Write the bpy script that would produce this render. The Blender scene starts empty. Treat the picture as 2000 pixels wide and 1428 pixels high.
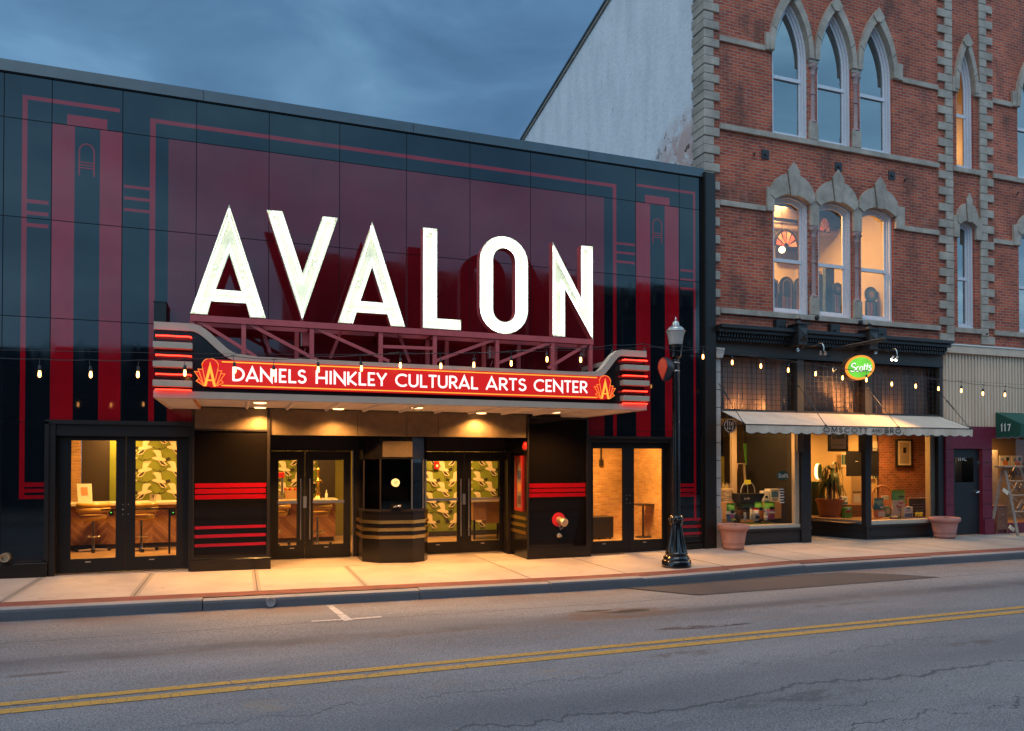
import bpy, math, random
random.seed(7)
R = math.radians
sc = bpy.context.scene
# ------------------------------------------------------------------ camera
F = 1460.0; YAW = R(20.05); PIT = R(0.8); CAM = (0.0, -13.6, 1.8)
VPP = 900 - F*math.tan(PIT)
s_, c_ = math.sin(YAW), math.cos(YAW); sp_, cp_ = math.sin(PIT), math.cos(PIT)
FW = (s_*cp_, c_*cp_, sp_); RT = (c_, -s_, 0); UP = (-s_*sp_, -c_*sp_, cp_)
cd = bpy.data.cameras.new("camera"); cam = bpy.data.objects.new("camera", cd)
sc.collection.objects.link(cam); sc.camera = cam
cam.location = CAM; cam.rotation_euler = (R(90)+PIT, 0, -YAW)
cd.sensor_width = 36; cd.lens = 36*F/2000; cd.shift_y = (VPP-714)/2000
cd.clip_start = 0.1; cd.clip_end = 3000
# ------------------------------------------------------------------ render look
sc.view_settings.view_transform = 'Standard'; sc.view_settings.look = 'None'
sc.view_settings.exposure = 0; sc.view_settings.gamma = 1
sc.render.engine = 'CYCLES'
sc.cycles.max_bounces = 8; sc.cycles.transparent_max_bounces = 16
sc.cycles.diffuse_bounces = 3; sc.cycles.glossy_bounces = 4
sc.cycles.caustics_reflective = False; sc.cycles.caustics_refractive = False
sc.cycles.sample_clamp_indirect = 4; sc.cycles.use_denoising = True; sc.cycles.use_adaptive_sampling = False
# ------------------------------------------------------------------ dusk sky
W = bpy.data.worlds.new("World"); sc.world = W; W.use_nodes = True
nt = W.node_tree; nt.nodes.clear()
def wn(t, **k):
    n = nt.nodes.new(t)
    for a, b in k.items(): setattr(n, a, b)
    return n
SUN_EL, SUN_AZ = R(58), R(215)
sky = wn('ShaderNodeTexSky'); sky.sky_type = 'NISHITA'; sky.sun_disc = False
sky.sun_elevation = R(3); sky.sun_rotation = SUN_AZ
tc = wn('ShaderNodeTexCoord'); sx = wn('ShaderNodeSeparateXYZ')
nt.links.new(tc.outputs['Generated'], sx.inputs[0])
def ramp(src, a, b, stops):
    m = wn('ShaderNodeMapRange'); m.inputs[1].default_value = a; m.inputs[2].default_value = b
    nt.links.new(src, m.inputs[0])
    r = wn('ShaderNodeValToRGB'); e = r.color_ramp.elements
    e[0].position, e[0].color = stops[0][0], (*stops[0][1], 1)
    e[1].position, e[1].color = stops[-1][0], (*stops[-1][1], 1)
    for p, c in stops[1:-1]:
        q = e.new(p); q.color = (*c, 1)
    nt.links.new(m.outputs[0], r.inputs[0]); return r.outputs[0]
# colour by compass: -Y is the bright west behind the camera, +Y the darker east
base = ramp(sx.outputs['Y'], -1, 1, [(0, (.20, .50, .84)), (.45, (.24, .40, .60)), (.72, (.088, .188, .325)), (1, (.072, .162, .295))])
mp = wn('ShaderNodeMapping'); mp.inputs['Scale'].default_value = (1.3, 1.3, 3.6); mp.inputs['Rotation'].default_value = (0, R(18), R(25))
nt.links.new(tc.outputs['Generated'], mp.inputs[0])
nz = wn('ShaderNodeTexNoise'); nz.inputs['Scale'].default_value = 2.3; nz.inputs['Detail'].default_value = 7
nz.inputs['Roughness'].default_value = .52; nz.inputs['Distortion'].default_value = .5
nt.links.new(mp.outputs[0], nz.inputs[0])
cl = ramp(nz.outputs[0], .3, .72, [(0, (.52, .60, .68)), (.45, (.84, .90, .95)), (.75, (1.3, 1.25, 1.2)), (1, (2.3, 1.9, 1.6))])
mx = wn('ShaderNodeMix', data_type='RGBA', blend_type='MULTIPLY'); mx.inputs[0].default_value = 1
nt.links.new(base, mx.inputs[6]); nt.links.new(cl, mx.inputs[7])
hz = ramp(sx.outputs['X'], -.5, .9, [(0, (1.5, 1.4, 1.25)), (.18, (1.65, 1.5, 1.35)), (.36, (1.05, 1.05, 1.0)), (.6, (.95, .95, .97)), (.74, (1.45, 1.35, 1.22)), (1, (1.5, 1.35, 1.25))])
mx2 = wn('ShaderNodeMix', data_type='RGBA', blend_type='MULTIPLY'); mx2.inputs[0].default_value = 1
nt.links.new(mx.outputs[2], mx2.inputs[6]); nt.links.new(hz, mx2.inputs[7])
b1 = wn('ShaderNodeBackground'); b1.inputs[1].default_value = .02
b2 = wn('ShaderNodeBackground'); b2.inputs[1].default_value = 1.22
ad = wn('ShaderNodeAddShader'); ow = wn('ShaderNodeOutputWorld')
nt.links.new(sky.outputs[0], b1.inputs[0]); nt.links.new(mx2.outputs[2], b2.inputs[0])
nt.links.new(b1.outputs[0], ad.inputs[0]); nt.links.new(b2.outputs[0], ad.inputs[1]); nt.links.new(ad.outputs[0], ow.inputs[0])
# soft afterglow from the west, high and behind the camera
sl = bpy.data.lights.new("sun", 'SUN'); sl.energy = .95; sl.angle = R(40); sl.color = (1, .86, .74)
so = bpy.data.objects.new("sun", sl); sc.collection.objects.link(so)
so.rotation_euler = (R(90)-SUN_EL, 0, R(180)-SUN_AZ)   # light comes from behind-left of the camera

# ------------------------------------------------------------------ pixel -> plane helpers (2000x1428 photo)
def ray(u, v):
    a = (u-1000)/F; b = (VPP-v)/F
    return tuple(FW[i]+a*RT[i]+b*UP[i] for i in range(3))
def at(u, v, Y):
    r = ray(u, v); t = (Y-CAM[1])/r[1]; return tuple(CAM[i]+t*r[i] for i in range(3))
def onz(u, v, Zp):
    r = ray(u, v); t = (Zp-CAM[2])/r[2]; return tuple(CAM[i]+t*r[i] for i in range(3))
def XX(u, Y, v=800): return at(u, v, Y)[0]
def ZZ(u, v, Y): return at(u, v, Y)[2]
def xz(pts, Y): return [(at(u, v, Y)[0], at(u, v, Y)[2]) for u, v in pts]

# ------------------------------------------------------------------ materials
MATS = {}
class N:
    def __init__(s, name):
        s.m = bpy.data.materials.new(name); s.m.use_nodes = True; s.t = s.m.node_tree
        s.b = s.t.nodes['Principled BSDF']; s.out = s.t.nodes['Material Output']
    def n(s, t, ins=None, **k):
        q = s.t.nodes.new(t)
        for a, b in k.items(): setattr(q, a, b)
        for a, b in (ins or {}).items(): s.set(q.inputs[a], b)
        return q
    def set(s, sock, v):
        if isinstance(v, bpy.types.NodeSocket): s.t.links.new(v, sock)
        else:
            if sock.type == 'RGBA' and len(v) == 3: v = (*v, 1)
            sock.default_value = v
    def mix(s, f, a, b, bt='MIX'):
        q = s.n('ShaderNodeMix', data_type='RGBA', blend_type=bt)
        s.set(q.inputs[0], f); s.set(q.inputs[6], a); s.set(q.inputs[7], b); return q.outputs[2]
    def math(s, op, a, b=0.0, c=None):
        q = s.n('ShaderNodeMath', operation=op); s.set(q.inputs[0], a); s.set(q.inputs[1], b)
        if c is not None: s.set(q.inputs[2], c)
        return q.outputs[0]
    def pos(s, scale=(1, 1, 1), rot=(0, 0, 0), loc=(0, 0, 0)):
        g = s.n('ShaderNodeNewGeometry')
        q = s.n('ShaderNodeMapping', {'Vector': g.outputs['Position'], 'Scale': scale, 'Rotation': rot, 'Location': loc}); return q.outputs[0]
    def noise(s, scale, detail=4, rough=.55, vec=None, dist=0):
        return s.n('ShaderNodeTexNoise', {'Vector': vec or s.pos(), 'Scale': scale, 'Detail': detail, 'Roughness': rough, 'Distortion': dist}).outputs[0]
    def rng(s, v, a, b, c=0., d=1.):
        return s.n('ShaderNodeMapRange', {0: v, 1: a, 2: b, 3: c, 4: d}).outputs[0]
    def bump(s, h, strength=.3, dist=.01):
        s.set(s.b.inputs['Normal'], s.n('ShaderNodeBump', {'Height': h, 'Strength': strength, 'Distance': dist}).outputs[0])
    def p(s, **k):
        for a, b in k.items(): s.set(s.b.inputs[a.replace('_', ' ')], b)
        return s
def mat(name, col, rough=.5, metal=0., var=0., vscale=3., ior=1.5, bump=0., bscale=40., emit=0., ecol=None, coat=0.):
    q = N(name); MATS[name] = q.m
    c = col
    if var:
        f = q.rng(q.noise(vscale, 5, .6), .3, .7)
        c = q.mix(f, tuple(x*(1-var) for x in col), tuple(min(1, x*(1+var)) for x in col))
    q.p(Base_Color=c, Roughness=rough, Metallic=metal, IOR=ior)
    if coat: q.p(Coat_Weight=coat, Coat_Roughness=.05)
    if bump: q.bump(q.noise(bscale, 4), bump)
    if emit: q.p(Emission_Color=ecol or col, Emission_Strength=emit)
    return q.m
# back-painted glass cladding
def panel(name, col):
    q = N(name); f = q.rng(q.noise(1.3, 3), .3, .7)
    q.p(Base_Color=q.mix(f, tuple(x*.85 for x in col), tuple(x*1.15 for x in col)), Roughness=.035, IOR=1.62)
    # every sheet hangs a hair out of true, so reflections break at the joints
    g = q.n('ShaderNodeNewGeometry'); s = q.n('ShaderNodeSeparateXYZ', {0: g.outputs['Position']}); ix = 0.0; iz = 0.0
    for xj in (-2.82, -1.815, -.70, .465, 1.67, 2.885, 4.11, 5.35, 6.55, 7.69, 8.735): ix = q.math('ADD', q.math('GREATER_THAN', s.outputs[0], xj), ix)
    for zj in (1.08, 2.41, 4.06, 5.62, 7.17): iz = q.math('ADD', q.math('GREATER_THAN', s.outputs[2], zj), iz)
    wn2 = q.n('ShaderNodeTexWhiteNoise', {'Vector': q.n('ShaderNodeCombineXYZ', {0: ix, 1: iz, 2: 3.0}).outputs[0]}, noise_dimensions='3D')
    off = q.n('ShaderNodeVectorMath', {0: wn2.outputs[1], 1: (.5, .5, .5)}, operation='SUBTRACT'); offs = q.n('ShaderNodeVectorMath', {0: off.outputs[0], 3: .010}, operation='SCALE')
    bp_ = q.n('ShaderNodeBump', {'Height': q.noise(.8, 2, .4), 'Strength': .035, 'Distance': .02})
    nn = q.n('ShaderNodeVectorMath', {0: bp_.outputs[0], 1: offs.outputs[0]}, operation='ADD'); nm = q.n('ShaderNodeVectorMath', {0: nn.outputs[0]}, operation='NORMALIZE')
    q.set(q.b.inputs['Normal'], nm.outputs[0])
    dirt = q.rng(q.noise(3.0, 6, .65, vec=q.pos((1, 1, .25))), .45, .75, .03, .14); q.set(q.b.inputs['Roughness'], dirt); return q.m
M_NAVY = panel('navy_black_glass', (.0035, .006, .009)); M_BGL = mat('black_glass', (.006, .0045, .004), .05, ior=1.36); M_RED = panel('red_glass', (.30, .004, .010)); M_FIELD = panel('maroon_glass', (.155, .006, .010))
M_BLK = mat('black_stone_panel', (.008, .006, .005), .22, ior=1.42, var=.3, vscale=6)
M_BRONZE = mat('dark_bronze_metal', (.016, .011, .009), .35, ior=1.45)
M_BAND = mat('satin_bronze_band', (.20, .14, .085), .42, metal=.7, var=.12, vscale=9)
M_JOINT = mat('joint_black', (.003, .003, .004), .7)
M_DOOR = mat('black_door_paint', (.008, .0065, .006), .42, ior=1.38)
M_COPE = mat('coping_metal', (.075, .10, .115), .38, metal=.3, var=.1)
M_TRIM = mat('champagne_trim', (.54, .40, .30), .40, var=.06)
M_SOFF = mat('soffit_metal', (.72, .62, .52), .5)
M_ORANGE = mat('orange_return', (.55, .20, .06), .5)
M_STEEL = mat('brushed_steel', (.6, .57, .53), .28, metal=1)
M_CHROME = mat('chrome', (.75, .74, .72), .12, metal=1)
M_BRASS = mat('brass', (.75, .48, .14), .28, metal=1, var=.1, vscale=30)
M_TRUSS = mat('red_painted_steel', (.62, .10, .10), .42, var=.12, vscale=4)
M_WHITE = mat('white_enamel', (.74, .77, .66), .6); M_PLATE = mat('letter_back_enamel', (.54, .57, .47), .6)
def emis(name, col, st, base=None):
    q = N(name)
    if name.startswith(('green_led', 'lamp_glow', 'backlit_orange', 'backlit_amber', 'sign_rim', 'sign_letter')): q.m.cycles.emission_sampling = 'NONE'
    q.p(Base_Color=base or col, Emission_Color=col, Emission_Strength=st, Roughness=.4); MATS[name] = q.m; return q.m
M_TUBE = emis('white_neon', (1, 1, .92), 4.6)
M_NEON = emis('red_neon', (1, .022, .010), 8)
M_SIGNRED = emis('backlit_red_acrylic', (.80, .010, .008), .70, (.25, .01, .01))
M_SIGNW = emis('backlit_white_letter', (1, .90, .80), 1.0, (.8, .75, .7))
M_SIGNY = emis('backlit_amber_line', (1, .42, .03), .95, (.7, .35, .05))
M_SIGNO = emis('backlit_orange_line', (1, .20, .02), .95, (.7, .25, .05))
M_BULB = emis('warm_filament', (1, .42, .11), 10)
M_DOWN = emis('downlight_lens', (1, .62, .26), 3.5)
M_SOCK = mat('black_socket', (.012, .011, .010), .4)
M_WIRE = mat('black_wire', (.03, .03, .035), .4)
# window glass: clear sheet with a mirror part
def glass(name, ior=1.5, tint=(1, 1, 1), rough=.0):
    q = N(name)
    fr = q.n('ShaderNodeFresnel', {'IOR': ior}).outputs[0]
    tr = q.n('ShaderNodeBsdfTransparent', {'Color': tint}); gl = q.n('ShaderNodeBsdfGlossy', {'Roughness': rough})
    mxs = q.n('ShaderNodeMixShader', {0: fr, 1: tr.outputs[0], 2: gl.outputs[0]})
    q.t.links.new(mxs.outputs[0], q.out.inputs[0]); return q.m
M_GLASS = glass('clear_glass', 1.45); M_GLASS2 = glass('sky_reflecting_glass', 3.9, (.9, 1, 1)); M_GLASS3 = glass('dark_glass', 1.6, (.55, .55, .55)); M_GLASS4 = glass('old_wavy_glass', 2.1, (.95, .95, .95))
# bricks
def brick(name, c1, c2, mor, axes='xz', w=.215, h=.072, msize=.010, var=.35, stain=0., bmp=.5):
    q = N(name)
    g = q.n('ShaderNodeNewGeometry'); sp = q.n('ShaderNodeSeparateXYZ', {0: g.outputs['Position']})
    a, b = {'xz': (0, 2), 'yz': (1, 2), 'xy': (0, 1), 'yx': (1, 0)}[axes]
    wob = q.math('MULTIPLY', q.noise(5, 2), .02)
    cb = q.n('ShaderNodeCombineXYZ', {0: q.math('ADD', sp.outputs[a], wob), 1: q.math('ADD', sp.outputs[b], wob)})
    br = q.n('ShaderNodeTexBrick', {'Vector': cb.outputs[0], 'Color1': c1, 'Color2': c2, 'Mortar': mor, 'Scale': 1.0,
                                   'Mortar Size': msize, 'Mortar Smooth': .25, 'Bias': -.1, 'Brick Width': w, 'Row Height': h})
    lo = q.rng(q.noise(.9, 5, .6), .3, .72); c = q.mix(lo, tuple([1-var]*3), tuple([1+var*.5]*3))
    col = q.mix(1., br.outputs[0], c, 'MULTIPLY')
    fine = q.rng(q.noise(45, 3), .2, .8, .78, 1.2)
    col = q.mix(1., col, q.n('ShaderNodeCombineColor', {0: fine, 1: fine, 2: fine}).outputs[0], 'MULTIPLY')
    if stain:
        st = q.rng(q.noise(1.6, 6, .65, vec=q.pos((1, 1, .45))), .53, .72)
        col = q.mix(q.math('MULTIPLY', st, stain), col, (.05, .035, .03))
        wt = q.rng(q.noise(2.3, 5, .7, vec=q.pos((1, 1, .5), loc=(5, 3, 9))), .60, .74)
        col = q.mix(q.math('MULTIPLY', wt, stain*.55), col, (.34, .22, .18))
    q.p(Base_Color=col, Roughness=.85)
    hgt = q.math('SUBTRACT', q.math('MULTIPLY', q.noise(60, 3), .35), br.outputs[1])
    q.bump(hgt, bmp, .012); return q.m
M_BRICK = brick('red_brick', (.56, .105, .042), (.31, .050, .030), (.38, .25, .19), stain=.8, msize=.009, var=.40)
M_LBRICK = brick('lobby_brick', (.58, .33, .13), (.42, .21, .08), (.50, .32, .15), w=.20, h=.066, var=.45, bmp=1.2, msize=.010)
M_LBRICKS = brick('lobby_brick_side', (.58, .33, .13), (.42, .21, .08), (.50, .32, .15), axes='yz', w=.20, h=.066, var=.45, bmp=1.2, msize=.010)
M_SBRICK = brick('shop_brick', (.52, .16, .07), (.30, .09, .05), (.42, .30, .2), w=.21, h=.075)
M_PAVER = brick('sidewalk_pavers', (.23, .065, .05), (.15, .042, .038), (.13, .08, .07), axes='xy', w=.20, h=.10, msize=.005, var=.3, bmp=.3)
M_OBRICK = brick('opposite_brick', (.085, .034, .024), (.05, .022, .018), (.05, .04, .035), var=.3)
def stone(name, col, dark=.45, sc_=2.2):
    q = N(name); f = q.rng(q.noise(sc_, 6, .65), .35, .7); g = q.rng(q.noise(38, 4), .25, .75, .8, 1.15)
    c = q.mix(f, tuple(x*(1-dark) for x in col), tuple(x*1.12 for x in col))
    c = q.mix(1., c, q.n('ShaderNodeCombineColor', {0: g, 1: g, 2: g}).outputs[0], 'MULTIPLY')
    q.p(Base_Color=c, Roughness=.85); q.bump(q.noise(25, 5), .35, .01); return q.m
M_STONE = stone('sandstone', (.46, .385, .315), .36); M_SMOOTH = stone('pale_block', (.42, .38, .34), .2, 1.2)
M_CONC2 = stone('old_sidewalk', (.36, .32, .28), .22, .9)
def concrete(name, col):
    q = N(name)
    f = q.rng(q.noise(.8, 6, .62), .35, .68); g = q.rng(q.noise(70, 3), .25, .75, .86, 1.1)
    c = q.mix(f, tuple(x*.80 for x in col), tuple(x*1.08 for x in col))
    gum = q.n('ShaderNodeTexVoronoi', {'Vector': q.pos(), 'Scale': 1.6}, feature='F1').outputs[0]; c = q.mix(q.math('MULTIPLY', q.rng(gum, .035, .025), .5), c, tuple(x*.3 for x in col))
    st = q.rng(q.noise(2.4, 6, .7, vec=q.pos((1, .7, 1), loc=(2, 7, 0))), .58, .74)
    c = q.mix(q.math('MULTIPLY', st, .45), c, tuple(x*.35 for x in col))
    c = q.mix(1., c, q.n('ShaderNodeCombineColor', {0: g, 1: g, 2: g}).outputs[0], 'MULTIPLY')
    q.p(Base_Color=c, Roughness=.8); q.bump(q.noise(60, 4), .15, .004); return q.m
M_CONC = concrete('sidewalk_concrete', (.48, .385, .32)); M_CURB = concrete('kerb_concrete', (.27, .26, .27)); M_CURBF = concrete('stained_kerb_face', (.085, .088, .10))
M_GROOVE = mat('sidewalk_joint', (.10, .085, .07), .9); M_TOOL = mat('tooled_edge', (.30, .25, .21), .8)
# stucco side wall
q = N('painted_stucco')
f = q.rng(q.noise(2.2, 7, .62, vec=q.pos((1, 1, .35))), .40, .72)
c = q.mix(f, (.80, .80, .82), (.66, .67, .70))
sp = q.rng(q.noise(7, 5, .7, vec=q.pos((1, 1, .4), loc=(3, 1, 4))), .60, .72); c = q.mix(q.math('MULTIPLY', sp, .5), c, (.30, .31, .33))
g_ = q.n('ShaderNodeNewGeometry'); s3 = q.n('ShaderNodeSeparateXYZ', {0: g_.outputs['Position']})
# spalled patch that shows brick near the front bottom
dy = q.math('DIVIDE', q.math('SUBTRACT', s3.outputs[1], 1.0), 1.25); dz = q.math('DIVIDE', q.math('SUBTRACT', s3.outputs[2], 8.75), 1.0)
dd = q.math('ADD', q.math('MULTIPLY', dy, dy), q.math('MULTIPLY', dz, dz))
pt = q.math('MULTIPLY', q.rng(dd, 1.2, .15), q.rng(q.noise(3.2, 5, .6), .34, .52)); c = q.mix(q.math('MULTIPLY', pt, .75), c, (.52, .27, .20))
hole = q.math('MULTIPLY', q.rng(dd, 1.3, .5), q.rng(q.noise(3.6, 5, .6, vec=q.pos((1, 1, 1), loc=(7, 7.6, 1))), .60, .62)); c = q.mix(hole, c, (.13, .085, .065))
q.p(Base_Color=c, Roughness=.85); q.bump(q.noise(9, 6, .6), .5, .03); M_STUC = q.m
# asphalt
q = N('asphalt')
v0 = q.pos(); sp1 = q.noise(66, 3, .6); big = q.rng(q.noise(.6, 6, .65, vec=q.pos((.3, 1, 1))), .32, .66)
c = q.mix(big, (.145, .147, .160), (.26, .25, .255))
spk = q.rng(sp1, .34, .68, .50, 1.55); c = q.mix(1., c, q.n('ShaderNodeCombineColor', {0: spk, 1: spk, 2: spk}).outputs[0], 'MULTIPLY')
wsp = q.rng(q.noise(75, 1, .4, vec=q.pos(loc=(9, 3, 1))), .62, .72); c = q.mix(q.math('MULTIPLY', wsp, .5), c, (.40, .40, .40))
g_ = q.n('ShaderNodeNewGeometry'); s3 = q.n('ShaderNodeSeparateXYZ', {0: g_.outputs['Position']})
def seam(y0, wdt, amp, fsc, dist, colr, strength, brk=(.40, .55), seed=0):
    global c
    nn = q.noise(fsc, 6, .6, vec=q.pos((1, .15, 1), loc=(seed, seed, 0)), dist=dist)
    off = q.math('MULTIPLY', q.math('SUBTRACT', nn, .5), amp)
    d = q.math('ABSOLUTE', q.math('SUBTRACT', q.math('SUBTRACT', s3.outputs[1], y0), off))
    mk = q.rng(d, wdt, wdt*.35); bk = q.rng(q.noise(.9, 4, .6, vec=q.pos(loc=(seed*2, 0, 3))), *brk)
    c = q.mix(q.math('MULTIPLY', q.math('MULTIPLY', mk, bk), strength), c, colr)
seam(-4.02, .012, .10, 2, .2, (.05, .03, .022), .8, (.3, .45), 1); seam(-5.05, .035, .16, 2, .3, (.22, .13, .08), .7, (.42, .55), 2)
seam(-4.95, .22, .4, 1.2, .3, (.07, .068, .075), .6, (.35, .6), 3); seam(-8.25, .030, .9, .7, 1.6, (.05, .05, .055), .75, (.30, .44), 4)
seam(-8.75, .012, .8, 1.4, 1.0, (.03, .03, .03), .8, (.46, .54), 6); seam(-5.7, .05, .5, 1.0, .6, (.24, .18, .13), .5, (.5, .6), 7)
seam(-7.35, .012, .9, 1.3, 1.2, (.035, .035, .04), .7, (.45, .55), 12); seam(-9.2, .014, 1.4, .9, 1.3, (.035, .035, .04), .75, (.42, .52), 15); seam(-9.9, .012, 1.6, 1.0, 1.0, (.03, .03, .03), .8, (.42, .54), 9)
def blot(u, v, rx, ry, colr, st, thr=(.42, .56), seed=0):
    global c
    d = [math.sin(YAW)+(u-1000)/F*math.cos(YAW), math.cos(YAW)-(u-1000)/F*math.sin(YAW), (VPP-v)/F+math.tan(PIT)]
    t = -2.0/d[2]; X, Y = t*d[0], -13.6+t*d[1]
    ex = q.math('DIVIDE', q.math('SUBTRACT', s3.outputs[0], X), rx); ey = q.math('DIVIDE', q.math('SUBTRACT', s3.outputs[1], Y), ry)
    rr_ = q.math('ADD', q.math('MULTIPLY', ex, ex), q.math('MULTIPLY', ey, ey))
    k = q.math('MULTIPLY', q.rng(rr_, 1.0, .4), q.rng(q.noise(5, 6, .7, vec=q.pos((.5, 1, 1), loc=(seed, seed*3, 0))), *thr)); c = q.mix(q.math('MULTIPLY', k, st), c, colr)
blot(1205, 1196, 1.1, .40, (.17, .095, .06), .8, (.40, .50), 1); blot(1230, 1190, .5, .14, (.02, .02, .022), .95, (.48, .52), 2); blot(1160, 1188, .5, .12, (.03, .028, .028), .8, (.5, .54), 3)
blot(1085, 1312, .35, .14, (.33, .22, .15), .7, (.44, .55), 4); blot(500, 1378, .5, .22, (.30, .23, .17), .6, (.48, .6), 5); blot(180, 1345, .8, .2, (.26, .2, .16), .5, (.5, .62), 6); blot(780, 1345, .8, .2, (.26, .2, .16), .5, (.48, .62), 7)
blot(1640, 1180, .9, .1, (.09, .075, .08), .5, (.42, .6), 8); blot(1400, 1222, .6, .06, (.04, .035, .04), .9, (.4, .46), 9); blot(1330, 1225, .4, .08, (.10, .06, .055), .8, (.4, .5), 10); blot(1340, 1275, .5, .12, (.12, .075, .06), .6, (.45, .55), 11); blot(1900, 1255, .5, .1, (.12, .075, .06), .6, (.45, .55), 12); blot(70, 1316, .35, .06, (.10, .07, .06), .7, (.42, .5), 13); blot(1560, 1360, .9, .16, (.07, .07, .075), .6, (.45, .55), 14)
lane = q.math('MULTIPLY', q.rng(q.math('ABSOLUTE', q.math('ADD', s3.outputs[1], 5.0)), .55, .1), q.rng(q.noise(.7, 4, .6, vec=q.pos((.25, 1, 1), loc=(0, 2, 8))), .35, .65, .15, .55)); c = q.mix(lane, c, (.10, .10, .112))
lane = q.math('MULTIPLY', q.rng(q.math('ABSOLUTE', q.math('ADD', s3.outputs[1], 7.9)), .7, .1), q.rng(q.noise(.7, 4, .6, vec=q.pos((.25, 1, 1), loc=(5, 2, 8))), .35, .65, .1, .5)); c = q.mix(lane, c, (.105, .105, .118))
gut = q.rng(s3.outputs[1], -3.6, -2.9); c = q.mix(q.math('MULTIPLY', gut, q.rng(q.noise(1.4, 5), .35, .6, .1, .7)), c, (.16, .09, .065))
tire = q.rng(q.noise(.8, 5, .6, vec=q.pos((.12, 1.3, 1), loc=(0, 4, 0))), .55, .7); c = q.mix(q.math('MULTIPLY', tire, .22), c, (.30, .27, .24))
cr = q.n('ShaderNodeTexVoronoi', {'Vector': q.n('ShaderNodeMix', {0: .22, 4: q.pos(), 5: q.n('ShaderNodeTexNoise', {'Vector': v0, 'Scale': 1.3, 'Detail': 5}).outputs[1]}, data_type='VECTOR').outputs[1], 'Scale': .75}, feature='DISTANCE_TO_EDGE')
ck = q.math('MULTIPLY', q.rng(cr.outputs[0], .012, .004), q.rng(q.noise(.33, 3, .5, vec=q.pos(loc=(4.7, 1, 0))), .54, .60)); c = q.mix(q.math('MULTIPLY', ck, .0), c, (.03, .03, .032))
q.p(Base_Color=c, Roughness=.78, IOR=1.35); q.bump(sp1, .55, .006); M_ASPH = q.m
q = N('asphalt_patch'); spk = q.rng(q.noise(95, 2), .3, .72, .6, 1.4)
c = q.mix(1., (.062, .056, .064), q.n('ShaderNodeCombineColor', {0: spk, 1: spk, 2: spk}).outputs[0], 'MULTIPLY'); q.p(Base_Color=c, Roughness=.8); M_PATCH = q.m
def paint(name, col):
    q = N(name); cr = q.n('ShaderNodeTexVoronoi', {'Vector': q.pos(), 'Scale': 9.0}, feature='DISTANCE_TO_EDGE')
    k = q.rng(cr.outputs[0], .03, .012); w = q.rng(q.noise(24, 4, .7), .56, .68)
    f = q.math('MAXIMUM', q.math('MULTIPLY', k, .8), q.math('MULTIPLY', w, .7)); q.p(Base_Color=q.mix(f, col, (.13, .12, .12)), Roughness=.65); return q.m
M_YEL = paint('yellow_line_paint', (.56, .30, .06)); M_WPAINT = paint('white_line_paint', (.55, .52, .52))

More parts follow.
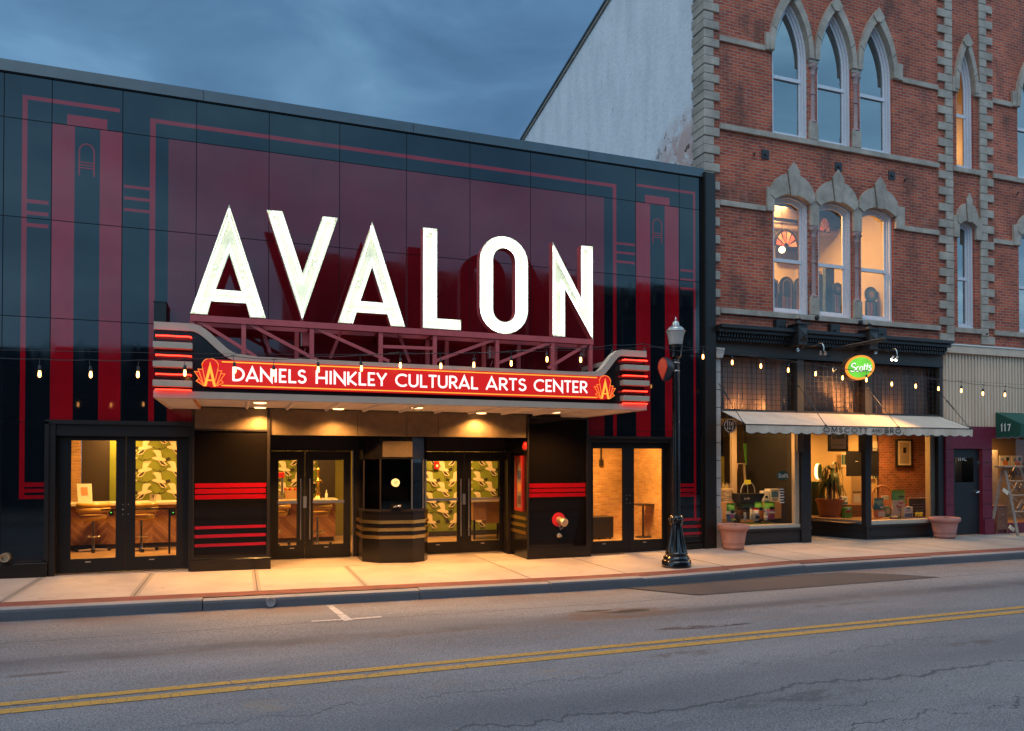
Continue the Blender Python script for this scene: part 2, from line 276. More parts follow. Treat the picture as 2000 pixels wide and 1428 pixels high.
# ------------------------------------------------------------------ mesh builder
def wloc(o):
    x = y = z = 0
    while o is not None: x += o.location[0]; y += o.location[1]; z += o.location[2]; o = o.parent
    return x, y, z
class MB:
    def __init__(s): s.v = []; s.f = []; s.mi = []; s.sm = []; s.ms = []
    def idx(s, m):
        if m not in s.ms: s.ms.append(m)
        return s.ms.index(m)
    def face(s, pts, m, sm=False):
        b = len(s.v); s.v += [tuple(p) for p in pts]; s.f.append(tuple(range(b, b+len(pts)))); s.mi.append(s.idx(m)); s.sm.append(sm)
    def raw(s, vs, fs, m, sm=False):
        b = len(s.v); s.v += [tuple(p) for p in vs]; k = s.idx(m)
        for f in fs: s.f.append(tuple(b+i for i in f)); s.mi.append(k); s.sm.append(sm)
        return s
    def box(s, x0, x1, y0, y1, z0, z1, m):
        if x0 > x1: x0, x1 = x1, x0
        if y0 > y1: y0, y1 = y1, y0
        if z0 > z1: z0, z1 = z1, z0
        v = [(x0, y0, z0), (x1, y0, z0), (x1, y1, z0), (x0, y1, z0), (x0, y0, z1), (x1, y0, z1), (x1, y1, z1), (x0, y1, z1)]
        return s.raw(v, [(0, 3, 2, 1), (4, 5, 6, 7), (0, 1, 5, 4), (1, 2, 6, 5), (2, 3, 7, 6), (3, 0, 4, 7)], m)
    def obox(s, c, ax, hx, ay, hy, az, hz, m):   # oriented box
        v = []
        for k in (-1, 1):
            for i, j in ((-1, -1), (1, -1), (1, 1), (-1, 1)):
                v.append(tuple(c[q]+ax[q]*hx*i+ay[q]*hy*j+az[q]*hz*k for q in range(3)))
        return s.raw(v, [(0, 3, 2, 1), (4, 5, 6, 7), (0, 1, 5, 4), (1, 2, 6, 5), (2, 3, 7, 6), (3, 0, 4, 7)], m)
    def bar(s, a, b, w, d, m):                   # square bar from a to b, w in-plane, d along Y-ish
        ax = [b[i]-a[i] for i in range(3)]; L = math.sqrt(sum(x*x for x in ax)); ax = [x/L for x in ax]
        r = (0, 1, 0) if abs(ax[1]) < .9 else (1, 0, 0)
        az = (ax[1]*r[2]-ax[2]*r[1], ax[2]*r[0]-ax[0]*r[2], ax[0]*r[1]-ax[1]*r[0]); l2 = math.sqrt(sum(x*x for x in az)); az = [x/l2 for x in az]
        ay = (az[1]*ax[2]-az[2]*ax[1], az[2]*ax[0]-az[0]*ax[2], az[0]*ax[1]-az[1]*ax[0])
        return s.obox([(a[i]+b[i])/2 for i in range(3)], ax, L/2, ay, d/2, az, w/2, m)
    def sheet(s, x0, x1, z0, z1, y, m): s.face([(x0, y, z0), (x1, y, z0), (x1, y, z1), (x0, y, z1)], m); return s
    def prism(s, poly, y0, y1, m, ms=None, back=True):
        a = sum(poly[i][0]*poly[(i+1) % len(poly)][1]-poly[(i+1) % len(poly)][0]*poly[i][1] for i in range(len(poly)))
        if a < 0: poly = poly[::-1]
        n = len(poly); s.face([(x, y0, z) for x, z in poly], m)
        if back: s.face([(x, y1, z) for x, z in poly[::-1]], ms or m)
        for i in range(n):
            (xa, za), (xb, zb) = poly[i], poly[(i+1) % n]
            if abs(xa-xb)+abs(za-zb) > 1e-6: s.face([(xa, y0, za), (xa, y1, za), (xb, y1, zb), (xb, y0, zb)], ms or m)
        return s
    def ribbon(s, pts, w, y0, y1, m, closed=False):
        P = [p for i, p in enumerate(pts) if i == 0 or math.hypot(p[0]-pts[i-1][0], p[1]-pts[i-1][1]) > 1e-5]; n = len(P); L = []; Rr = []
        for i in range(n):
            if closed: a, b = P[i-1], P[(i+1) % n]
            else: a, b = P[max(0, i-1)], P[min(n-1, i+1)]
            def un(p, q):
                l = math.hypot(q[0]-p[0], q[1]-p[1]) or 1; return ((q[0]-p[0])/l, (q[1]-p[1])/l)
            if not closed and i == 0: t1 = t2 = un(P[0], P[1])
            elif not closed and i == n-1: t1 = t2 = un(P[-2], P[-1])
            else: t1, t2 = un(a, P[i]), un(P[i], b)
            n1 = (-t1[1], t1[0]); n2 = (-t2[1], t2[0]); mx_, my_ = n1[0]+n2[0], n1[1]+n2[1]
            l = math.hypot(mx_, my_) or 1; mx_, my_ = mx_/l, my_/l; k = min(3.2, 1/max(.2, mx_*n1[0]+my_*n1[1]))
            L.append((P[i][0]+mx_*w/2*k, P[i][1]+my_*w/2*k)); Rr.append((P[i][0]-mx_*w/2*k, P[i][1]-my_*w/2*k))
        m_ = n if closed else n-1
        for i in range(m_):
            j = (i+1) % n; qd = [Rr[i], Rr[j], L[j], L[i]]
            s.face([(x, y0, z) for x, z in qd], m)
            if y1 is not None:
                s.face([(Rr[i][0], y0, Rr[i][1]), (Rr[i][0], y1, Rr[i][1]), (Rr[j][0], y1, Rr[j][1]), (Rr[j][0], y0, Rr[j][1])], m)
                s.face([(L[j][0], y0, L[j][1]), (L[j][0], y1, L[j][1]), (L[i][0], y1, L[i][1]), (L[i][0], y0, L[i][1])], m)
                s.face([(x, y1, z) for x, z in qd[::-1]], m)
        if not closed and y1 is not None:
            for i in (0, n-1): s.face([(L[i][0], y0, L[i][1]), (L[i][0], y1, L[i][1]), (Rr[i][0], y1, Rr[i][1]), (Rr[i][0], y0, Rr[i][1])], m)
        return s
    def tube(s, path, r, m, n=8, closed=False):
        P = [tuple(p) for p in path]; K = len(P); rings = []; up = None
        rr = r if isinstance(r, (list, tuple)) else [r]*K
        for i in range(K):
            a = P[i-1] if (closed or i > 0) else P[i]; b = P[(i+1) % K] if (closed or i < K-1) else P[i]
            t = [b[j]-a[j] for j in range(3)]; l = math.sqrt(sum(x*x for x in t)) or 1; t = [x/l for x in t]
            if up is None: up = (0, 1, 0) if abs(t[1]) < .9 else (1, 0, 0)
            d = sum(up[j]*t[j] for j in range(3)); u = [up[j]-d*t[j] for j in range(3)]; l = math.sqrt(sum(x*x for x in u)) or 1; u = [x/l for x in u]
            w = (t[1]*u[2]-t[2]*u[1], t[2]*u[0]-t[0]*u[2], t[0]*u[1]-t[1]*u[0]); up = u
            rings.append([tuple(P[i][j]+rr[i]*(math.cos(2*math.pi*k/n)*u[j]+math.sin(2*math.pi*k/n)*w[j]) for j in range(3)) for k in range(n)])
        v = [p for g in rings for p in g]; f = []
        for i in range(K if closed else K-1):
            for k in range(n):
                a = i*n+k; b = i*n+(k+1) % n; j = (i+1) % K; f.append((a, b, j*n+(k+1) % n, j*n+k))
        if not closed: f.append(tuple(range(n))[::-1]); f.append(tuple(range((K-1)*n, K*n)))
        return s.raw(v, f, m, True)
    def lathe(s, prof, cx, cy, m, n=20, flute=0, z0=0, axis='z'):
        v = []; f = []; K = len(prof)
        for i, p in enumerate(prof):
            r, z = p[0], p[1]; fl = p[2] if len(p) > 2 else 0
            for k in range(n):
                a = 2*math.pi*k/n; q_ = r*(1+(fl*math.cos(flute*a) if flute else 0))
                if axis == 'z': v.append((cx+q_*math.cos(a), cy+q_*math.sin(a), z0+z))
                elif axis == 'y': v.append((cx+q_*math.cos(a), z, cy+q_*math.sin(a)))
        for i in range(K-1):
            for k in range(n): f.append((i*n+k, i*n+(k+1) % n, (i+1)*n+(k+1) % n, (i+1)*n+k))
        if prof[0][0] > .001: f.append(tuple(range(n))[::-1])
        if prof[-1][0] > .001: f.append(tuple(range((K-1)*n, K*n)))
        return s.raw(v, f, m, True)
    def ball(s, c, r, m, n=10, sz=1):
        prof = [(max(r*math.sin(math.pi*i/n), 0.0001), -r*sz*math.cos(math.pi*i/n)) for i in range(n+1)]
        return s.lathe(prof, c[0], c[1], m, n+2, z0=c[2])
    def islands(s):
        par = {}
        def fd(a):
            while par[a] != a: par[a] = par[par[a]]; a = par[a]
            return a
        key = [tuple(round(x, 4) for x in v) for v in s.v]
        for k in key: par.setdefault(k, k)
        for f in s.f:
            for i in f[1:]: par[fd(key[i])] = fd(key[f[0]])
        out = {}
        for fi, f in enumerate(s.f): out.setdefault(fd(key[f[0]]), []).append(fi)
        res = []
        for fl in out.values():
            m = MB(); m.ms = list(s.ms)
            for fi in fl:
                b = len(m.v); m.v += [s.v[i] for i in s.f[fi]]; m.f.append(tuple(range(b, b+len(s.f[fi])))); m.mi.append(s.mi[fi]); m.sm.append(s.sm[fi])
            res.append(m)
        return res
    def each(s, name, parent=None, **k): return [m.build(name, parent, **k) for m in s.islands()]
    def build(s, name, parent=None, bevel=0, seg=1, **tags):
        L = wloc(parent); me = bpy.data.meshes.new(name)
        me.from_pydata([(x-L[0], y-L[1], z-L[2]) for x, y, z in s.v], [], s.f)
        for m in s.ms: me.materials.append(m)
        me.polygons.foreach_set('material_index', s.mi); me.polygons.foreach_set('use_smooth', s.sm); me.update()
        o = bpy.data.objects.new(name, me); sc.collection.objects.link(o)
        if parent is not None: o.parent = parent
        if bevel:
            b = o.modifiers.new('bevel', 'BEVEL'); b.width = bevel; b.segments = seg; b.limit_method = 'ANGLE'; b.angle_limit = R(40)
            me2 = o.modifiers.new('weld', 'WELD'); me2.merge_threshold = 1e-5
            o.modifiers.move(1, 0)
        if any(s.sm) and not bevel:
            try: me.set_sharp_from_angle(angle=R(45))
            except Exception: pass
        for k, val in tags.items(): o[k] = val
        return o
def thing(name, label, cat, loc=(0, 0, 0), group=None):
    o = bpy.data.objects.new(name, None); sc.collection.objects.link(o); o.empty_display_size = .2
    o.location = loc; o['label'] = label; o['category'] = cat
    if group: o['group'] = group
    return o
def tag(o, label, cat, group=None):
    o['label'] = label; o['category'] = cat
    if group: o['group'] = group
    return o
def copy_tree(o, parent=None):
    c = o.copy(); sc.collection.objects.link(c); c.parent = parent
    for ch in list(o.children): copy_tree(ch, c)
    return c
def lerp(a, b, t): return a+(b-a)*t
def interp(tab, x):
    if x <= tab[0][0]: return tab[0][1]
    for (a, p), (b, q_) in zip(tab, tab[1:]):
        if x <= b: return lerp(p, q_, (x-a)/(b-a))
    return tab[-1][1]
def gz(x): return interp([(-3.5, -.02), (0, -.06), (5.2, -.12), (7, -.12), (9.5, -.065), (12, -.06)], x)
def lamp(kind, name, loc, energy, col, size=.1, rot=(0, 0, 0), parent=None, spot=None, sy=None):
    l = bpy.data.lights.new(name, kind); l.energy = energy; l.color = col
    if kind == 'AREA':
        l.size = size
        if sy: l.shape = 'RECTANGLE'; l.size_y = sy
        else: l.shape = 'DISK'
    elif kind == 'SPOT': l.shadow_soft_size = size; l.spot_size = spot or R(110); l.spot_blend = .6
    else: l.shadow_soft_size = size
    o = bpy.data.objects.new(name, l); sc.collection.objects.link(o)
    if parent is not None:
        L = wloc(parent); o.parent = parent; loc = tuple(loc[i]-L[i] for i in range(3))
    o.location = loc; o.rotation_euler = rot; return o

# stroke lettering: glyphs on a unit cap height
def arc(cx, cy, rx, ry, a0, a1, n=10): return [(cx+rx*math.cos(R(lerp(a0, a1, i/n))), cy+ry*math.sin(R(lerp(a0, a1, i/n)))) for i in range(n+1)]
GL = {
 'A': (.80, [[(.03, 0), (.40, .98), (.77, 0)], [(.15, .27), (.65, .27)]]),
 'D': (.78, [[(.10, .06), (.10, .94), (.30, .94)]+arc(.30, .5, .44, .44, 80, -80)+[(.30, .06), (.06, .06)]]),
 'N': (.80, [[(.07, 0), (.07, .93), (.73, .07), (.73, 1)]]),
 'I': (.20, [[(.10, 0), (.10, 1)]]),
 'E': (.52, [[(.50, .94), (.08, .94), (.08, .06), (.50, .06)], [(.08, .46), (.44, .46)]]),
 'L': (.52, [[(.08, 1), (.08, .06), (.52, .06)]]),
 'S': (.56, [arc(.28, .74, .20, .20, 20, 270, 10)[0:]+arc(.28, .29, .23, .24, 90, -160, 10)]),
 'H': (.78, [[(.07, 0), (.07, 1)], [(.71, 0), (.71, 1)], [(.07, .45), (.71, .45)]]),
 'K': (.66, [[(.07, 0), (.07, 1)], [(.60, 1), (.10, .42), (.62, 0)]]),
 'Y': (.68, [[(.02, 1), (.34, .45), (.66, 1)], [(.34, .48), (.34, 0)]]),
 'C': (.82, [arc(.50, .5, .44, .44, 48, 312, 14)]),
 'U': (.70, [[(.07, 1), (.07, .33)]+arc(.35, .33, .28, .27, 180, 360, 10)+[(.63, 1)]]),
 'T': (.56, [[(.0, .94), (.56, .94)], [(.28, .94), (.28, 0)]]),
 'R': (.62, [[(.08, 0), (.08, .94), (.30, .94)]+arc(.30, .70, .24, .24, 80, -80, 8)+[(.08, .46)], [(.28, .46), (.60, 0)]]),
 'O': (.92, [arc(.46, .5, .40, .44, 90, 450, 18)]),
 'M': (.90, [[(.07, 0), (.13, 1), (.45, .15), (.77, 1), (.83, 0)]]),
 'B': (.62, [[(.08, 0), (.08, .95), (.32, .95)]+arc(.32, .74, .20, .21, 80, -80, 6)+[(.10, .53), (.34, .53)]+arc(.34, .29, .24, .24, 80, -80, 6)+[(.08, .05)]]),
 '.': (.2, [[(.10, 0), (.10, .14)]]), '1': (.34, [[(.02, .80), (.17, .98), (.17, 0)]]),
 '9': (.56, [arc(.27, .70, .20, .26, 0, 360, 14), [(.47, .72), (.42, .25), (.24, .02), (.08, .12)]]),
 '7': (.50, [[(.0, .92), (.48, .95), (.20, 0)]]),
 'c': (.46, [arc(.24, .32, .19, .30, 50, 310, 10)]), 'o': (.50, [arc(.25, .32, .20, .30, 90, 450, 12)]),
 't': (.34, [[(.17, .92), (.17, .10), (.30, .04)], [(.03, .62), (.33, .62)]]),
 's': (.42, [arc(.21, .48, .14, .14, 30, 270, 7)+arc(.21, .17, .16, .17, 90, -150, 7)]),
 'i': (.2, [[(.1, 0), (.1, .62)], [(.1, .8), (.1, .92)]]), 'u': (.5, [[(.08, .62), (.08, .2), (.2, .03), (.36, .08), (.42, .2)], [(.42, .62), (.42, 0)]]),
 'l': (.2, [[(.1, 0), (.1, 1)]]), 'd': (.5, [arc(.22, .3, .17, .28, 0, 360, 10), [(.42, 1), (.42, 0)]]), 'e': (.5, [[(.08, .34), (.42, .34)]+arc(.25, .32, .18, .29, 10, 310, 9)]),
 'r': (.34, [[(.08, 0), (.08, .62)], [(.08, .45), (.2, .6), (.32, .6)]]), 'f': (.34, [[(.15, 0), (.15, .8), (.3, .95)], [(.02, .62), (.3, .62)]]),
 ' ': (.4, []), 'V': (.8, [[(.03, 1), (.4, .03), (.77, 1)]]), 'G': (.85, [arc(.5, .5, .44, .44, 48, 330, 14)+[(.55, .42)]]),
}
def text(mb, word, x0, x1, zb, h, y, m, w=.15, gap=.13, shear=0, serif=0, thick=.004):
    tot = sum(GL[c][0] for c in word)+gap*(len(word)-1); kx = (x1-x0)/tot; cx = 0; q_ = 0
    for c in word:
        wd, st = GL[c]
        for k, pl in enumerate(st):
            pts = [(x0+(cx+px)*kx+shear*pz*h, zb+pz*h) for px, pz in pl]
            q_ += 1; dy = .0004*(q_ % 5)
            mb.ribbon(pts, w*h, y-thick-dy, y, m)
            if serif:
                for e, nb in ((0, 1), (-1, -2)):
                    if pl[e][1] in (0, 1) or abs(pl[e][1]-.95) < .02:
                        if abs(pl[e][0]-pl[nb][0]) < .25:
                            X, Z_ = pts[e]; q_ += 1; mb.ribbon([(X-serif*h, Z_), (X+serif*h, Z_)], .07*h, y-thick-.0004*(q_ % 5), y, m)
        cx += wd+gap
# ================================================================== GROUND
XS = [-60, -20, -8, -3.5, 0, 2.6, 5.2, 7, 8.3, 9.5, 12, 16, 24, 60]
KY = -2.80                                                     # kerb face line
def strip(name, y0, y1, m, dz=0, xs=XS, f=gz, **k):
    mb = MB()
    for a, b in zip(xs, xs[1:]):
        mb.face([(a, y0, f(a)+dz), (b, y0, f(b)+dz), (b, y1, f(b)+dz), (a, y1, f(a)+dz)], m)
    return mb.build(name, kind='structure', **k)
def rz(x, y): return lerp(gz(x)-.145, -.20, min(1, max(0, (KY-y)/2.6)))
mb = MB(); ys = [KY+.02, -4, -5.4, -8, -10.5, -13.5]
for a, b in zip(XS, XS[1:]):
    for p, r_ in zip(ys, ys[1:]): mb.face([(a, r_, rz(a, r_)), (b, r_, rz(b, r_)), (b, p, rz(b, p)), (a, p, rz(a, p))], M_ASPH)
mb.build('road', kind='structure')
mb = MB(); mb.face([(-900, -900, -.42), (900, -900, -.42), (900, 900, -.42), (-900, 900, -.42)], M_ASPH); mb.build('ground', kind='structure')
mb = MB()
mb.box(-60, 60, -40, -13.5, -.6, -.08, M_CONC2); mb.build('sidewalk', kind='structure')
# near sidewalk: concrete, lobby threshold, brick strip, kerb
strip('sidewalk', -2.27, 1.9, M_CONC, xs=[x for x in XS if x < 10]+[10.6])
strip('old_sidewalk_slabs', -2.27, 2.0, M_CONC2, xs=[10.6, 12, 16, 24, 60])
mb = MB(); mb.face([(10.6, -2.27, gz(10.6)+.004), (12.8, -2.27, gz(12)+.004), (11.2, 2, gz(12)+.004), (10.6, 2, gz(10.6)+.004)], M_CONC); mb.build('sidewalk_slab', kind='structure')
strip('brick_strip', -2.62, -2.27, M_PAVER, .003)
mb = MB()                                                      # kerb with rounded nose, cut into stones
kj = [-60, -20, -9.5, -6.5, -3.6, -.45, 2.5, 4.6, 6.25, 8.0, 9.55, 12.6, 16, 24, 60]
for i, (a, b) in enumerate(zip(kj, kj[1:])):
    a += .006; b -= .006; jj = ((i*7) % 5-2)*.004
    pr = [(-2.62, 0), (-2.74, .0), (-2.78, -.012), (-2.80, -.04), (-2.83, -.20), (-2.83, -.5), (-2.62, -.5)]
    pr = [(y, z+jj) for y, z in pr]
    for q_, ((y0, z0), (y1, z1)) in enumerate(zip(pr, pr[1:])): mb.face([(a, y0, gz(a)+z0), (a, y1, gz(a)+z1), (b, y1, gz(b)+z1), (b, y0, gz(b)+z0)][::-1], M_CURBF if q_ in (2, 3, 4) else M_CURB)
    for x in (a, b): mb.face([(x, y, gz(x)+z) for y, z in pr], M_CURB)
mb.build('kerb', kind='structure')
mb = MB(); mb.box(-60, 60, -2.79, -2.60, -.6, -.30, M_JOINT); mb.build('kerb_bed', kind='structure')
mb = MB()
for px, v in ((529, 1176),):
    p = at(px, v, -2.825); mb.lathe([(.055, -2.84), (.062, -2.845), (.066, -2.84), (.066, -2.80)], p[0], p[2], M_CURB, 16, axis='y'); mb.lathe([(.0001, -2.838), (.05, -2.838)], p[0], p[2], M_JOINT, 16, axis='y')
mb.build('kerb_drain', kind='structure')
# sidewalk joints with tooled margins
mb = MB()
def joint(x, y0=-2.265, y1=-.05, w=.07, dz=.004):
    for a, b, m, h in ((x-w, x-.008, M_TOOL, dz), (x+.008, x+w, M_TOOL, dz), (x-.008, x+.008, M_GROOVE, dz)):
        mb.face([(a, y0, gz(a)+h), (b, y0, gz(b)+h), (b, y1, gz(b)+h), (a, y1, gz(a)+h)], m)
for px, py, w in ((15, 1173, .055), (265, 1162, .055), (500, 1133, .05), (705, 1133, .05)): joint(onz(px, py, -.06)[0], w=w)
joint(4.45, -2.265, .9, .012); joint(6.2, -2.265, -.1, .012); joint(8.2, -2.265, .1, .012); joint(9.7, -2.265, -.1, .012)
for y in (-.02,):
    a, b = .6, 5.2; mb.face([(a, y, gz(a)+.004), (b, y, gz(b)+.004), (b, y+.015, gz(b)+.004), (a, y+.015, gz(a)+.004)], M_GROOVE)
joint(14.2, -2.265, .0, .010); joint(17.2, -2.265, .0, .010)
mb.build('sidewalk_joints', kind='structure')
# paint on the road
mb = MB()
for y0, y1 in ((-6.33, -6.44), (-6.53, -6.66)): mb.face([(-60, y1, -.195), (60, y1, -.195), (60, y0, -.195), (-60, y0, -.195)], M_YEL)
mb.build('double_yellow_line', kind='structure')
mb = MB()
def gp(u, v, e=.005):
    p = onz(u, v, -.2); zz = rz(p[0], p[1]); p = onz(u, v, zz+e); return p
for qd in ([(638, 1183), (650, 1183), (690, 1211), (672, 1213)], [(608, 1212.5), (673, 1208.6), (673, 1210.6), (608, 1214.5)], [(688, 1207.5), (746, 1203), (746, 1205.5), (690, 1210)]):
    mb.face([gp(*p) for p in qd[::-1]], M_WPAINT)
mb.build('parking_stall_mark', kind='structure')
mb = MB(); TP = [(1215, 1147), (1300, 1139), (1480, 1127), (1640, 1118), (1740, 1121), (1835, 1127)]; BP = [(1215, 1147.3), (1362, 1162), (1560, 1148), (1835, 1127.3)]; us = [1215+620*k/60 for k in range(61)]
for a, b in zip(us, us[1:]):
    for r0 in range(5):
        q4 = [gp(u, lerp(interp(TP, u), interp(BP, u), t/5), .007) for u, t in ((a, r0+1), (b, r0+1), (b, r0), (a, r0))]; mb.face(q4, M_PATCH)
mb.build('asphalt_patch', kind='structure')

# ================================================================== THEATRE
FX0, FX1 = -3.47, 9.28; ZTOP = 7.90
th = thing('theater_building', 'low cinema building with glossy navy and red striped glass front', 'building', (0, .6, 0))
# painted glass cladding: rectilinear painter, one flush sheet with open joints
def cladding(name, x0, x1, z0, z1, rects, joints_x, joints_z, base, y=0.0, jw=.012, parent=None, holes=()):
    cx_ = {x0, x1}; cz = {z0, z1}
    jr = [(x-jw/2, x+jw/2, z0, z1) for x in joints_x]+[(x0, x1, z-jw/2, z+jw/2) for z in joints_z]
    for a in list(rects)+[j+(None,) for j in jr]+[h+(None,) for h in holes]:
        cx_ |= {min(max(a[0], x0), x1), min(max(a[1], x0), x1)}; cz |= {min(max(a[2], z0), z1), min(max(a[3], z0), z1)}
    cx_ = sorted(cx_); cz = sorted(cz); m_ = MB()
    for za, zb in zip(cz, cz[1:]):
        if zb-za < 1e-5: continue
        run = None; mz = (za+zb)/2
        for xa, xb in zip(cx_, cx_[1:]):
            mx_ = (xa+xb)/2; mt = base
            for a in rects:
                if a[0] < mx_ < a[1] and a[2] < mz < a[3]: mt = a[4]
            for j in list(jr)+list(holes):
                if j[0] < mx_ < j[1] and j[2] < mz < j[3]: mt = None
            if run and run[2] is mt: run[1] = xb
            else:
                if run and run[2] is not None: m_.sheet(run[0], run[1], za, zb, y, run[2])
                run = [xa, xb, mt]
        if run and run[2] is not None: m_.sheet(run[0], run[1], za, zb, y, run[2])
    return m_.build(name, parent)
RD = M_RED; NV = M_NAVY
rc = []
def r_(x0, x1, z0, z1, m=RD): rc.append((x0, x1, z0, z1, m))
r_(-1.13, 6.96, 2.0, 7.17, M_FIELD)                                     # big field
r_(-3.225, -3.155, 1.2, 7.555); r_(-3.225, -1.86, 7.49, 7.555)   # left thin frame
r_(-2.61, -2.04, 7.17, 7.345)
r_(-2.82, -2.50, 2.2, 7.17); r_(-2.14, -1.82, 2.2, 7.17)
for z in (5.885, 5.70, 5.51): r_(-3.155, -2.86, z-.03, z+.03)
for z in (6.29, 6.10, 5.91): r_(-1.79, -1.41, z-.025, z+.025)
r_(-1.41, -1.325, 2.2, 7.47); r_(-1.41, 7.24, 7.40, 7.47); r_(7.16, 7.24, 2.0, 7.47)
for z in (6.26, 6.075, 5.885): r_(7.24, 7.67, z-.025, z+.025)
r_(7.72, 9.135, 7.49, 7.545); r_(9.08, 9.135, .55, 7.545); r_(7.91, 8.50, 7.16, 7.34)
r_(7.69, 8.03, 2.0, 7.16); r_(8.38, 8.72, 2.0, 7.16)
for z in (5.84, 5.645, 5.455): r_(8.76, 9.08, z-.025, z+.025)
for a, b in ((1.39, 1.46), (1.30, 1.36), (1.20, 1.26)): r_(-3.225, -2.86, a, b)
for a, b in ((1.245, 1.32), (1.14, 1.215), (1.04, 1.115)): r_(8.45, 9.135, a, b)
for a, b in ((.53, .585), (.38, .435), (.23, .285)): r_(8.45, 9.27, a, b)
VJ = [-3.47, -2.82, -1.815, -.70, .465, 1.67, 2.885, 4.11, 5.35, 6.55, 7.69, 8.735]
cladding('glass_cladding', -7.0, FX1, .18, 7.87, rc, VJ+[-4.7, -5.9], [7.17, 5.62, 4.06, 2.41, 1.08],
         NV, parent=th, holes=[(-2.82, -.735, 0, 2.41), (-.735, 6.59, 0, 2.72), (6.59, 8.55, 0, 2.29)])
# stripe motif (arched clip) on the navy panels
for cx, zt in ((-2.33, 6.90), (8.20, 6.86)):
    m_ = MB(); w = .105
    P = [(cx-w, zt-.52), (cx-w, zt-.12)]+arc(cx, zt-.12, w, .12, 180, 0, 10)+[(cx+w, zt-.12), (cx+w, zt-.52)]
    m_.ribbon(P, .022, -.003, -.0005, RD)
    for k in range(3): m_.ribbon([(cx-w+.011, zt-.30-.045*k), (cx+w-.011, zt-.30-.045*k)], .018, -.003, -.0005, RD)
    m_.build('arch_motif', th)
# backing wall with the openings cut out
m_ = MB(); y0, y1 = .012, .35
for a in ((-7, -2.82, -.3, 7.87), (-2.82, -.735, 2.40, 7.87), (-.735, 6.59, 2.72, 7.87), (6.59, 8.55, 2.27, 7.87), (8.55, 9.30, -.3, 7.87)): m_.box(a[0], a[1], y0, y1, a[2], a[3], M_JOINT)
m_.box(-7, 9.4, .35, .45, 2.75, 7.87, M_JOINT); m_.build('wall', th)
m_ = MB(); m_.box(-7, 9.30, .46, 24, 7.70, 7.86, M_COPE); m_.build('roof', th)
m_ = MB(); m_.raw([(-7, -.04, 7.88), (9.35, -.04, 7.88), (9.35, -.02, 8.07), (-7, -.02, 8.07), (-7, .4, 8.09), (9.35, .4, 8.09), (9.35, .4, 7.88), (-7, .4, 7.88)],
      [(0, 1, 2, 3), (3, 2, 5, 4), (0, 7, 6, 1), (1, 6, 5, 2), (7, 4, 5, 6)], M_COPE); m_.box(-7, 9.30, -.02, .0, 7.862, 7.88, M_JOINT)
for x in (-4.2, -.6, 3.0, 6.6): m_.box(x, x+.006, -.042, -.038, 7.88, 8.05, M_JOINT)
m_.build('coping', th)
m_ = MB(); m_.box(9.30, 9.575, -.10, .8, -.2, 7.97, M_BRONZE); m_.box(9.30, 9.34, -.112, -.101, -.2, 7.97, M_JOINT)
for z in (.0, 1.0, 4.0, 6.0): m_.box(9.301, 9.574, -.1015, -.099, z, z+.008, M_JOINT)
m_.build('corner_pilaster', th)
# plinths and frame lines
m_ = MB()
m_.box(-7, -2.83, -.06, .0, -.2, .20, M_BLK); m_.box(8.56, 9.30, -.05, .0, -.2, .05, M_BLK)
m_.each('plinth', th, bevel=.006)
m_ = MB()                                                      # thin bronze edge trims
for x0, x1, z0, z1 in ((-7, -2.85, .205, .235), (-2.88, -2.82, .205, 2.42), (-2.88, -.70, 2.385, 2.45), (8.55, 9.27, .07, .10), (9.25, 9.28, .07, 2.3), (6.60, 8.60, 2.25, 2.30), (8.55, 8.60, -.1, 2.25)):
    m_.box(x0, x1, -.025, .01, z0, z1, M_BRONZE)
m_.each('trim', th)
# pillars left and right of the entrance
def pillar(x0, x1, zt, plz, stripes, joints, band, label):
    rc2 = [(x0+.04, x1-.06, a, b, RD) for a, b in stripes]
    p = MB(); p.box(x0, x1, .0, 1.25, -.2, zt, M_BLK); p.box(x0-.02, x1+.02, -.05, -.001, -.2, plz, M_BLK)
    o = p.build('pillar', th, bevel=.004); o['label'] = label
    q2 = cladding('pillar_glass', x0+.035, x1-.055, plz+.035, band, rc2, [], joints, M_BGL, y=-.006, parent=o)
    t = MB()
    for a, b, c1, d in ((x0, x0+.028, plz, zt), (x1-.045, x1, plz, zt), (x0+.028, x1-.045, plz+.005, plz+.03), (x0+.028, x1-.045, band+.004, band+.03)): t.box(a, b, -.03, .001, c1, d, M_BRONZE)
    t.build('pillar_trim', o); return o
pl = pillar(-.735, .50, 2.70, .14, [(1.345, 1.42), (1.245, 1.325), (1.15, 1.225), (.65, .70), (.50, .555), (.35, .40)], [1.09], 2.30, 'black glass pillar with red stripes left of the entrance')
b_ = MB(); b_.box(-.70, .45, -.02, -.001, 2.335, 2.695, M_BAND); b_.build('bronze_band', th)
pr = pillar(5.28, 6.59, 2.70, .05, [(1.27, 1.355), (1.18, 1.25), (1.085, 1.16)], [2.29, 1.03, .65], 2.62, 'black glass pillar with red stripes right of the entrance')
